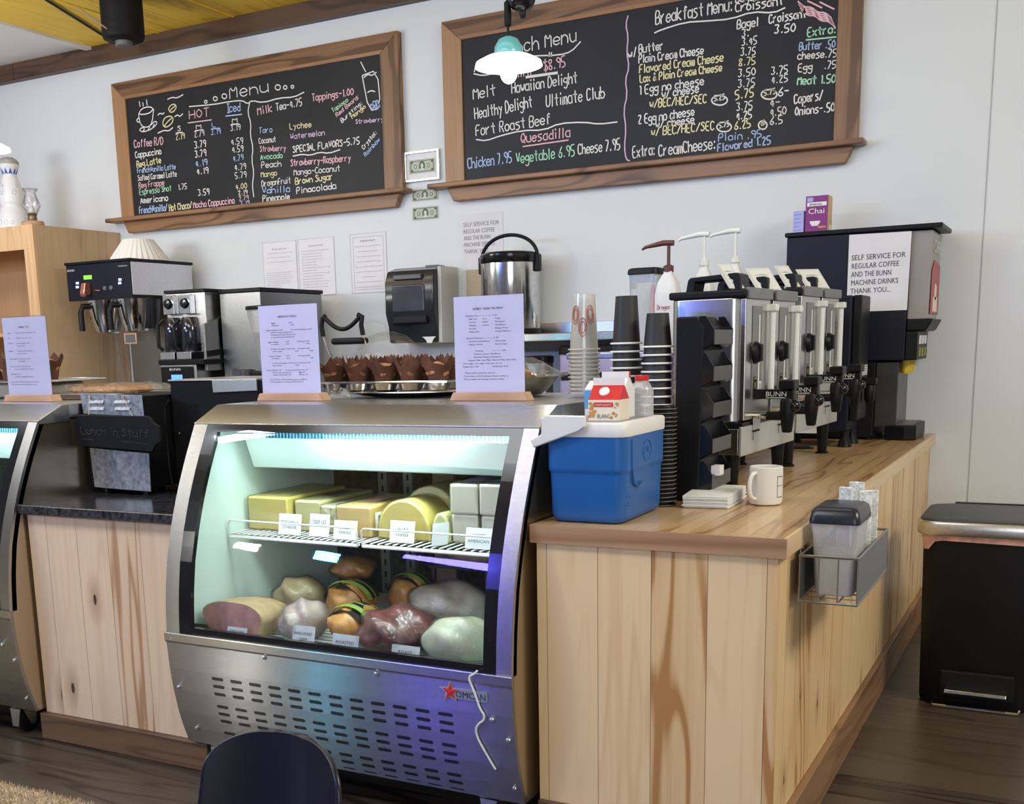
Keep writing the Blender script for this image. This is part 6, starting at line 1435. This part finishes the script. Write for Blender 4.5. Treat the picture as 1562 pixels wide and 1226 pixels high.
t = thing('decanter', 'tall white bottle painted with blue flowers, standing on the plywood cabinet', 'bottle', (-5.80, 4.90, zt+.0005)); o = t.location
cx, cy = -5.775, 4.90; z = zt+.001
CER = M('porcelain', (0.78, 0.80, 0.84), .2, var=.02); COB = M('cobalt_paint', (0.06, 0.12, 0.50), .3); PBL = M('pale_blue_paint', (0.42, 0.48, 0.62), .3)
g = G(o); g.lathe([(.105, z), (.107, z+.01), (.098, z+.08), (.075, z+.135), (.066, z+.150), (.072, z+.165), (.078, z+.185), (.068, z+.25), (.048, z+.315), (.040, z+.335), (.046, z+.36), (.060, z+.385), (.062, z+.395)], cx, cy, 40); g.build('bottle_body', CER, t, smooth=True, angle=60)
g = G(o); g.lathe([(.061, z+.395), (.062, z+.405), (.05, z+.425), (.03, z+.437), (.005, z+.44)], cx, cy, 32); g.build('stopper', M('stopper_grey', (0.36, 0.36, 0.35), .6, var=.25, scale=60), t, smooth=True)
g = G(o)
for k in range(11):
    a = k*6.283/11; p = lambda r_, zz, da=0: (cx+r_*math.cos(a+da), cy+r_*math.sin(a+da), z+zz)
    g.add([p(.0415, .338, -.26), p(.0415, .338, .26), p(.0475, .357, .12), p(.055, .373, 0), p(.0475, .357, -.12)], [(0, 1, 2, 3, 4)])
g.build('blue_petals', COB, t)
g = G(o)
r = random.Random(13)
def onb(a, zz):
    pr = [(.0, .106), (.08, .099), (.135, .077), (.165, .0735), (.185, .079), (.25, .069), (.315, .049)]
    for (za, ra), (zb2, rb2) in zip(pr[:-1], pr[1:]):
        if za <= zz <= zb2: rr = ra+(rb2-ra)*(zz-za)/(zb2-za); break
    else: rr = .05
    return (cx+(rr+.0005)*math.cos(a), cy+(rr+.0005)*math.sin(a), z+zz)
for k in range(16):
    a0 = r.uniform(0, 6.28) if k > 7 else -2.6+k*.35; z0_ = r.choice((.03, .05, .09, .20, .23, .27)); q = r.uniform(.012, .022)
    g.tube([onb(a0+q*9*math.sin(i*.7)*(1-i*.06), min(.31, z0_+q*math.cos(i*.7)*(1-i*.06))) for i in range(9)], .0016, 5)
g.build('painted_scrolls', PBL, t)
t = thing('oil_lamp', 'small glass oil lamp with wood base on the plywood cabinet, right of the tall bottle', 'lamp', (-5.50, 4.80, zt)); o = t.location
cx, cy = -5.498, 4.80
g = G(o); g.lathe([(.062, z), (.064, z+.004), (.064, z+.034), (.055, z+.038)], cx, cy, 30); g.build('wood_base', OAKBASE, t, smooth=True)
g = G(o); g.lathe([(.022, z+.038), (.028, z+.05), (.024, z+.068), (.030, z+.075), (.022, z+.085)], cx, cy, 20); g.build('burner', M('burner_bronze', (0.20, 0.16, 0.09), .4, .6), t, smooth=True)
g = G(o); g.lathe([(.030, z+.080), (.050, z+.115), (.052, z+.135), (.034, z+.185), (.032, z+.20), (.046, z+.222)], cx, cy, 28); g.build('glass_chimney', clear('lamp_glass', (.95, .95, .97), .10, .04, .06, (.9, .9, .9)), t, smooth=True)
g = G(o); g.ell((cx, cy, z+.10), (.018, .018, .026), 14, 10); g.build('white_wick_bulb', WHITE, t, smooth=True)

# ---------------------------------------------------------------- back counter with the brewers
g = G((-4.1, 5.0, 0)); g.box(-5.30, -3.32, 4.42, 5.335, 0, .985)
g2 = thing('back_counter', 'steel topped cabinet along the wall under the coffee machines', 'counter', (-4.1, 5.0, 0)); o = g2.location
G(o).box(-5.30, -3.30, 4.42, 5.335, 0, .955).build('cabinet_body', PLYF, g2)
G(o).box(-5.32, -3.29, 4.40, 5.335, .9555, .985).build('steel_top', STEELP, g2, bevel=.003)
zc = .9855
t = thing('coffee_brewer', 'large steel and black coffee brewer with two hanging brew funnels and a green display', 'coffee machine', (-4.95, 5.0, zc)); o = t.location
x0, x1, y0, y1 = -5.205, -4.702, 4.75, 5.26
G(o).box(x0, x1, y0+.012, y1, 1.585, 1.770).build('head_housing', steel('brewer_side', (0.62, 0.61, 0.63), .38, (6, 6, 40)), t, bevel=.004)
G(o).box(x0-.006, x1+.006, y0-.006, y1+.006, 1.7705, 1.786).build('head_cap', BLACK, t, bevel=.004)
fp = G(o).box(x0+.002, x1-.002, y0, y0+.0115, 1.568, 1.770).build('front_panel', NAVYBLK, t, bevel=.003)
g = G(o); g.box(x0+.14, x0+.205, y0-.0025, y0, 1.685, 1.708); g.build('display', M('display_green', (0.2, 0.5, 0.05), .4, emit=(0.30, 0.85, 0.08), es=.5), fp)
g = G(o); g.text('BUNN', (x0+.014, y0-.0005, 1.735), X, Z, width=.055, h=.012); g.text('SINGLE DUAL', (x1-.085, y0-.0005, 1.742), X, Z, width=.07, h=.006); g.build('lettering', WHITE, fp)
for xx, zz in ((x0+.075, 1.662), (x0+.072, 1.64), (x1-.09, 1.665), (x1-.094, 1.646)):
    g = G(o); g.box(xx, xx+.022, y0-.003, y0, zz, zz+.013); g.build('button', M('led_blue', (0.5, 0.55, 0.9), .3, emit=(0.35, 0.4, 1.0), es=1.2), fp)
for xx in (x0+.30, x0+.35):
    g = G(o); g.lathe([(.013, -.0), (.012, -.005), (.004, -.006)], xx, y0, 14, 1.63, ax='y'); g.build('round_switch', GREYPL, fp, smooth=True)
g = G(o); g.prism([(y0-.04, 1.665), (y0, 1.66), (y0, 1.60), (y0-.05, 1.585), (y0-.058, 1.605)], 'x', x0+.155, x0+.19); g.build('copper_clip', M('copper', (0.75, 0.30, 0.20), .25, .8), t, bevel=.006)
g = G(o); g.tube([(x0+.225, y0-.004, 1.622), (x0+.27, y0-.008, 1.618)], .004); g.build('screw_lever', CHROME, fp)
for k, xx in enumerate((x0+.175, x0+.405)):
    g = G(o); g.lathe([(.045, 1.375), (.068, 1.388), (.090, 1.46), (.104, 1.555), (.106, 1.568)], xx, y0+.12, 32); f = g.build('brew_funnel', CHROME, t, smooth=True)
    g = G(o); g.box(xx-.06, xx+.06, y0+.044, y0+.062, 1.465, 1.472); g.build('funnel_strap', M('strap_black', (0.05, 0.02, 0.015), .4), f)
    xh = xx-.055
    g = G(o); g.tube([(xx-.03, y0+.05, 1.535), (xh, y0-.01, 1.535), (xh-.008, y0-.02, 1.50), (xh-.006, y0-.02, 1.395)], .017, 12); g.build('funnel_handle', BLACK, f, smooth=True)
G(o).box(x1-.33, x1-.005, y1-.22, y1-.01, zc+.02, 1.584).build('trunk', steel('trunk_steel', (0.26, 0.25, 0.23), .35, (6, 6, 40)), t, bevel=.004)
G(o).box(x0+.03, x1, y0+.1, y1, zc, zc+.0195).build('base_plate', STEELP, t, bevel=.003)
g = G(o); g.tube([(x0+.235, y0+.12, 1.374), (x0+.235, y0+.125, 1.02)], .004); g.build('drip_tube', CHROME, t)
g = G(o); g.lathe([(.05, 1.40), (.063, 1.50), (.07, 1.566)], x1-.03, y0+.16, 24); g.build('plastic_funnel', SMOKE, t, smooth=True)
g = G(o); g.m = 0; g.box(x1-.115, x1-.02, y0+.03, y0+.034, 1.315, 1.375); g.m = 1; g.box(x1-.105, x1-.03, y0+.0285, y0+.03, 1.322, 1.368); g.build('hanging_tag', [OAKBASE, GREYPL], t)
t = thing('filter_stack', 'stack of white fluted paper coffee filters upside down on the large brewer', 'coffee filters', (-4.86, 5.0, 1.787)); o = t.location
g = G(o); z = 1.7868
for k in range(6): g.lathe([(.172-.002*k, z+.004*k), (.088, z+.108+.003*k), (.084, z+.109+.003*k), (.001, z+.109+.003*k)], -4.865, 5.0, 96, wob=lambda a, zz: 1+(.018 if zz < z+.09 else .008)*math.sin(32*a))
g.build('fluted_filters', M('filter_paper', (0.80, 0.79, 0.77), .8, var=.02), t)
# second brewer
t = thing('hot_water_machine', 'steel machine with black top edge, two chrome taps and a small blue lit panel', 'coffee machine', (-4.05, 4.75, zc)); o = t.location
x0, x1, y0, y1 = -4.29, -4.02, 4.56, 5.02
G(o).box(x0, x1, y0+.02, y1, 1.30, 1.565).build('head_housing', STEELP, t, bevel=.004)
G(o).box(x0+.10, x1, y0+.20, y1, zc+.16, 1.30).build('rear_trunk', STEELP, t, bevel=.004)
G(o).box(x0-.005, x1+.006, y0+.01, y1+.006, 1.5655, 1.582).build('top_edge', BLACK, t, bevel=.003)
g = G(o); g.prism([(4.54, 1.40), (5.02, 1.53), (5.02, 1.16), (4.54, 1.16)], 'x', x1+.001, x1+.02); g.build('side_cheek', STEELD, t, bevel=.003)
g = G(o); g.prism([(4.54, 1.262), (5.02, 1.30), (5.02, 1.27), (4.54, 1.232)], 'x', x1+.0205, x1+.024); g.build('black_band', BLACK, t)
for xx in (x0+.05, x0+.165):
    g = G(o); g.box(xx-.038, xx+.038, y0-.02, y0+.019, 1.455, 1.555); tp = g.build('tap_block', CHROME, t, bevel=.004)
    g = G(o); g.lathe([(.028, 0), (.022, -.012), (.004, -.014)], xx, y0-.021, 16, 1.51, ax='y'); g.build('tap_dial', BLACKG, tp, smooth=True)
    g = G(o); g.lathe([(.048, 1.262), (.052, 1.27), (.050, 1.38), (.040, 1.435), (.036, 1.44)], xx, y0-.01+.02, 26); c = g.build('decanter', SMOKE, t, smooth=True)
    g = G(o); g.tube([(xx-.035, y0-.025, 1.43), (xx-.062, y0-.045, 1.40), (xx-.062, y0-.045, 1.29), (xx-.045, y0-.03, 1.27)], .010, 10); g.build('decanter_handle', BLACK, c, smooth=True)
    g = G(o); g.box(xx-.05, xx+.05, y0-.055, y0+.06, 1.222, 1.260); g.build('warmer_plate', CHROME, t, bevel=.003)
G(o).box(x0-.012, x1+.03, y0-.06, y0+.2, 1.195, 1.2205).build('shelf_plate', BLACK, t, bevel=.003)
G(o).box(x0-.008, x1-.03, y0-.05, y1, zc, 1.1945).build('base_housing', STEELP, t, bevel=.004)
pn = G(o).box(x0+.0, x1-.05, y0-.06, y0-.0505, 1.05, 1.185).build('control_panel', BLACK, t, bevel=.006)
g = G(o); g.text('BUNN', (x0+.065, y0-.0605, 1.165), X, Z, width=.075, h=.012); g.build('lettering', WHITE, pn)
g = G(o); g.box(x0+.075, x0+.15, y0-.0625, y0-.060, 1.118, 1.143); g.build('display', M('display_blue', (0.1, 0.3, 0.8), .3, emit=(0.12, 0.42, 1.0), es=1.0), pn)
# steel cheek panel right of it, grinder
t = thing('steel_cabinet', 'tall plain steel machine side with black top edge, right of the twin taps', 'coffee machine', (-3.85, 4.9, zc)); o = t.location
G(o).box(-3.990, -3.72, 4.66, 5.20, zc, 1.556).build('housing', steel('dull_steel', (0.30, 0.30, 0.30), .34, (6, 6, 40)), t, bevel=.004)
G(o).box(-3.992, -3.712, 4.652, 5.205, 1.5565, 1.576).build('top_edge', BLACK, t, bevel=.003)
t = thing('coffee_grinder', 'coffee grinder with a clear hopper of dark beans, half behind the breakfast sheet', 'grinder', (-3.52, 4.45, zc)); o = t.location
cx, cy = -3.555, 4.50
g = G(o); g.lathe([(.040, 1.16), (.050, 1.20), (.095, 1.42), (.10, 1.455)], cx, cy, 30); g.build('hopper', CLEARC, t, smooth=True)
g = G(o); g.lathe([(.036, 1.162), (.046, 1.20), (.075, 1.345), (.01, 1.35)], cx, cy, 30); g.build('beans', M('coffee_beans', (0.035, 0.016, 0.010), .5, var=.6, scale=120, bump=.6), t, smooth=True)
g = G(o); g.lathe([(.104, 1.455), (.106, 1.460), (.104, 1.472), (.02, 1.478)], cx, cy, 30); g.build('hopper_lid', BLACK, t, smooth=True)
g = G(o); g.box(cx-.07, cx+.07, cy-.07, cy+.12, zc, 1.158); g.build('grinder_body', BLACK, t, bevel=.012)
t = thing('dark_jar', 'short dark ribbed canister standing in front of the grinder', 'jar', (-3.66, 4.43, zc)); o = t.location
g = G(o); g.lathe([(.055, zc), (.058, zc+.01), (.058, 1.165), (.05, 1.17)], -3.70, 4.47, 28, wob=lambda a, z: 1+.015*math.sin(22*a)); g.build('canister', M('ribbed_grey', (0.10, 0.10, 0.11), .3, .4), t, smooth=True)

# ---------------------------------------------------------------- toaster back, sign, black machine on the granite
GZ = .7905
t = thing('toaster_oven', 'black oven seen from behind with louvred steel top plate and speckled lower plate', 'oven', (-2.82, 2.90, GZ)); o = t.location
x0, x1, y0, y1 = -2.948, -2.700, 2.714, 3.06
G(o).box(x0, x1, y0, y1, GZ+.02, 1.118).build('oven_body', BLACKM, t, bevel=.004)
for x in (x0+.03, x1-.03):
    for y in (y0+.04, y1-.04):
        g = G(o); g.lathe([(.014, GZ), (.012, GZ+.0205)], x, y, 12); g.build('foot', BLACK, t)
g = G(o); y = y0-.004
g.prism([(-2.952, 1.129), (-2.672, 1.121), (-2.670, 1.052), (-2.945, 1.060)], 'y', y-.003, y); lp = g.build('louvre_plate', GALV, t, bevel=.001)
for a in (-2.912, -2.794):
    for zz in (1.100, 1.078):
        g = G(o); g.prism([(y-.003, zz-.006), (y-.003, zz+.006), (y-.010, zz-.005)], 'x', a, a+.068); g.build('louvre', GALV, lp, bevel=.001)
g = G(o); g.prism([(-2.930, 0.945), (-2.661, 0.932), (-2.665, 0.805), (-2.923, 0.811)], 'y', y-.003, y); g.build('speckled_plate', GALV, t, bevel=.001)
g = G(o)
for x, zz in ((-2.92, .87), (-2.672, .86), (-2.91, .825), (-2.680, 1.066)): g.lathe([(.004, 0), (.003, -.003)], x, y-.003, 8, zz, ax='y')
g.build('screws', CHROME, t)
t = thing('hanging_sign', 'small black scalloped sign hanging on strings over the back of the oven', 'sign', (-2.77, 2.652, .945)); o = t.location
ys = 2.652
pts = [(-2.908, 1.061), (-2.59, 1.058), (-2.578, 1.043), (-2.563, 1.033), (-2.549, 1.027), (-2.547, 0.975), (-2.564, 0.969), (-2.576, 0.959), (-2.586, 0.944), (-2.898, 0.957), (-2.916, 0.975), (-2.927, 0.981), (-2.927, 1.037), (-2.916, 1.046)]
G(o).prism(pts, 'y', ys-.006, ys+.006).build('board', BLACKM, t, bevel=.003)
g = G(o); g.chalk("Lunch 'n Stuff", (-2.895, ys-.0065, .998), Vector((1, 0, -.03)).normalized(), Z, .026, .30, .0035)
g.ribbon([(-2.895, .982), (-2.84, .979)], .002, (0, ys-.0065, 0), X, Z); g.ribbon([(-2.715, .977), (-2.60, .969)], .002, (0, ys-.0065, 0), X, Z)
g.build('raised_lettering', M('letter_charcoal', (0.030, 0.030, 0.035), .35), t)
for xa, xb in ((-2.905, -2.862), (-2.752, -2.664)):
    g = G(o); g.tube([(xa, 2.7035, 1.114), (xb, ys+.0, 1.058)], .0012, 6); g.lathe([(.005, 0), (.004, -.004)], xa, 2.7035, 10, 1.115, ax='y'); g.build('string', M('twine', (0.45, 0.36, 0.28), .8), t)
t = thing('black_machine', 'tall black machine with a steel top tray, between the oven and the deli case', 'machine', (-2.55, 3.05, GZ)); o = t.location
x0, x1, y0, y1 = -2.690, -2.315, 2.86, 3.20
G(o).box(x0, x1, y0, y1, GZ+.004, 1.160).build('housing', BLACKM, t, bevel=.004)
g = G(o); g.box(x0-.004, x1, y0-.004, y1, 1.1605, 1.166); g.prism([(-2.50, 1.163), (x1, 1.163), (x1, 1.128), (-2.498, 1.122)], 'y', y0-.006, y0-.001); g.build('steel_tray', STEELP, t, bevel=.001)
g = G(o)
for x, z in ((-2.665, .985), (-2.655, .865)): g.lathe([(.005, 0), (.003, -.003)], x, y0, 8, z, ax='y')
g.build('screws', CHROME, t)
g = G(o); g.tube([(-2.685, y0-.012, 1.10), (-2.70, y0-.02, 1.08), (-2.706, y0-.02, 1.0), (-2.70, y0-.02, .86), (-2.69, y0-.02, GZ+.005), (-2.66, y0-.02, GZ+.005)], .006, 10); g.build('power_cable', BLACK, t, smooth=True)
# tray of wrapped loaves on the left case, muffins
t = thing('bread_tray', 'shallow steel tray of flat bread in plastic wrap on the left case', 'tray', (-3.10, 3.02, 1.0965)); o = t.location
g = G(o); g.prism(rrect(-3.33, -2.965, 2.90, 3.2, .03), 'z', 1.097, 1.118); g.build('tray', STEELP, t, bevel=.004)
g = G(o); r = random.Random(21)
for k in range(4): g.ell((-3.25+k*.08, 3.02, 1.128), (.052, .08, .014), 18, 10, lump(80+k))
g.build('flat_bread', M('bread_brown', (0.50, 0.25, 0.12), .7, var=.3, scale=30), t, smooth=True)
g = G(o); n, m = 22, 8; vs = []
for i in range(n):
    for j in range(m): vs.append((-3.34+.39*i/(n-1), 2.895+.30*j/(m-1), 1.120 if j in (0, m-1) or i in (0, n-1) else 1.144+r.uniform(-.004, .010)))
g.add(vs, [(i*m+j, (i+1)*m+j, (i+1)*m+j+1, i*m+j+1) for i in range(n-1) for j in range(m-1)]); g.build('plastic_wrap', WRAP, t)
t = thing('muffin_pan', 'muffin pan at the far left on the edge case, behind the melts sheet', 'baking pan', (-3.6, 3.05, 1.0965)); o = t.location
g = G(o); g.box(-3.95, -3.345, 2.93, 3.2, 1.160, 1.166); g.build('deck', STEELP, t, bevel=.001)
g = G(o); g.box(-3.90, -3.40, 2.97, 3.16, 1.097, 1.160); g.build('pan_body', STEELP, t, bevel=.02)
g = G(o); g.tube([(-3.95, 2.93, 1.164), (-3.345, 2.93, 1.164), (-3.345, 3.2, 1.164), (-3.95, 3.2, 1.164)], .005, 8, closed=True); g.build('rolled_rim', CHROME, t)
for k, x in enumerate((-3.405, -3.50, -3.62, -3.71)):
    lab = ('brown tulip muffin showing right of the melts sheet', 'brown tulip muffin hidden behind the melts sheet', 'brown tulip muffin at the very left edge, right one', 'brown tulip muffin at the very left edge, left one')[k]
    dup(proto[k % 4], (x, 2.985, 1.198), lab, group='muffins on the left case')

# ---------------------------------------------------------------- prep fridge along the wall, airpot, blenders
t = thing('prep_table', 'steel work table with raised shelf along the wall, under the airpot', 'work table', (-2.3, 5.1, 0)); o = t.location
G(o).box(-3.27, -1.20, 4.60, 5.335, 0, .90).build('cabinet_body', STEELP, t, bevel=.003)
G(o).box(-3.27, -1.20, 4.58, 5.335, .9005, .94).build('table_top', STEELP, t, bevel=.003)
G(o).box(-2.75, -1.20, 4.985, 5.335, 1.262, 1.302).build('raised_shelf', STEEL, t, bevel=.008)
G(o).box(-2.75, -1.20, 5.31, 5.335, 1.3025, 1.355).build('backsplash', STEELP, t, bevel=.002)
for x in (-2.74, -1.23): G(o).box(x, x+.025, 5.25, 5.31, .9405, 1.2615).build('shelf_post', STEELP, t)
G(o).box(-2.75, -1.20, 5.325, 5.335, .9405, 1.2615).build('back_panel', M('back_grey', (0.20, 0.21, 0.25), .4, .4), t)
for k, (xa, xb) in enumerate(((-2.05, -1.93),)):
    g = G((-1.99, 5.3, 1.303)); g.box(xa+.03, xb, 5.26, 5.305, 1.3025, 1.358); solo('box', g, M('box_blue', (0.16, 0.34, 0.62), .5), 'small light blue box on the steel shelf behind the black cups', 'box')
t = thing('airpot', 'steel airpot with black lid and carrying handle on the shelf by the wall', 'airpot', (-2.52, 5.14, 1.3025)); o = t.location
cx, cy = -2.522, 5.145; z = 1.3027; R_ = .150
g = G(o); g.lathe([(R_-.004, z), (R_, z+.004), (R_, z+.024), (R_-.003, z+.026)], cx, cy, 40); g.build('base_ring', BLACK, t, smooth=True)
g = G(o); g.lathe([(R_-.004, z+.026), (R_-.002, z+.03), (R_-.002, z+.345)], cx, cy, 48); g.build('steel_body', steel('airpot_steel', (0.66, 0.65, 0.63), .16, (3, 3, 3)), t, smooth=True)
g = G(o); g.lathe([(R_, z+.345), (R_+.003, z+.350), (R_+.003, z+.385), (R_-.006, z+.393), (R_-.03, z+.400), (.06, z+.404), (.005, z+.406)], cx, cy, 48); g.build('lid', BLACKG, t, smooth=True)
g = G(o); pts = [(cx+(R_+.006)*math.cos(math.pi*i/20), cy-.01, z+.355+.128*math.sin(math.pi*i/20)**.85) for i in range(21)]; g.tube(pts, [.013 if i in (0, 20) else .009 for i in range(21)], 10)
g.build('carry_handle', BLACK, t, smooth=True)
for s in (-1, 1):
    g = G(o); g.box(cx+s*(R_+.006)-.012, cx+s*(R_+.006)+.012, cy-.03, cy+.012, z+.30, z+.385); g.build('handle_pivot', BLACK, t, bevel=.008)
def jarp(label, x, y, h, rr, body, capm, band=True):
    z = .9405; t = thing('storage_jar', label, 'jar', (x, y, z)); o = t.location
    g = G(o); g.lathe([(rr*.9, z), (rr, z+.01), (rr, z+h*.86)], x, y, 26, sq=5); g.build('jar_wall', body, t, smooth=True)
    g = G(o); g.lathe([(rr*1.08, z+h*.86), (rr*1.08, z+h*.98), (rr*.9, z+h)], x, y, 26, sq=5); g.build('jar_lid', capm, t, smooth=True)
    if band: g = G(o); g.box(x-rr*.8, x+rr*.95, y-rr*1.02, y-rr*1.0, z+h*.45, z+h*.58); g.build('label_band', BLACK, t)
LILJ = M('lilac_jar', (0.42, 0.38, 0.60), .35, var=.1)
jarp('lilac jar with black lid under the steel shelf, left of the clear cup stack', -2.13, 5.06, .30, .07, LILJ, BLACK)
jarp('lilac jar with black lid under the steel shelf, between clear and black cups', -1.94, 5.06, .30, .065, LILJ, BLACK)
jarp('low steel shaker with black cap behind the wrapped pastry bowl', -2.335, 5.06, .255, .06, STEELP, BLACKG, False)

# ---------------------------------------------------------------- chair in the foreground
t = thing('shell_chair', 'dark navy shell chair with its rounded back towards the case, at the bottom edge', 'chair', (-1.05, 1.15, 0), rz=.0); o = t.location
cx, cy, zt = -1.034, 1.30, .655
g = G(o); n = 28; rows = 22; vs = []; zt = .672
for i in range(rows+1):
    h = .085*(1-math.cos(math.pi/2*i/10)) if i <= 10 else .085+.36*(i-10)/12
    wd = .134*max(0, 1-abs(1-h/.085)**2.7)**(1/2.7) if i <= 10 else .134+.03*(i-10)/12
    wd = max(wd, .012)
    for k in range(n+1):
        u = -1+2*k/n; x = cx+u*wd; vs.append((x, cy-2.6*(u*wd)**2-.14*h, zt-h))
g.add(vs, [(i*(n+1)+k, (i+1)*(n+1)+k, (i+1)*(n+1)+k+1, i*(n+1)+k+1) for i in range(rows) for k in range(n)])
b = g.build('shell_back', CHAIRM, t, smooth=True, angle=80); sm = b.modifiers.new('thickness', 'SOLIDIFY'); sm.thickness = .009; sm.offset = 0; sb = b.modifiers.new('smooth', 'SUBSURF'); sb.levels = 1; sb.render_levels = 2
g = G(o); g.prism(rrect(cx-.18, cx+.18, cy-.47, cy-.085, .08), 'z', .235-.012, .235); g.build('seat', CHAIRM, t, bevel=.005)
for sx in (-1, 1):
    for sy in (-.42, -.14):
        g = G(o); g.tube([(cx+sx*.11, cy+sy+(.03 if sy < -.3 else -.03), .222), (cx+sx*.17, cy+sy, .0)], [.013, .009], 12); g.build('leg', OAKBASE, t, smooth=True)
bpy.context.view_layer.update()
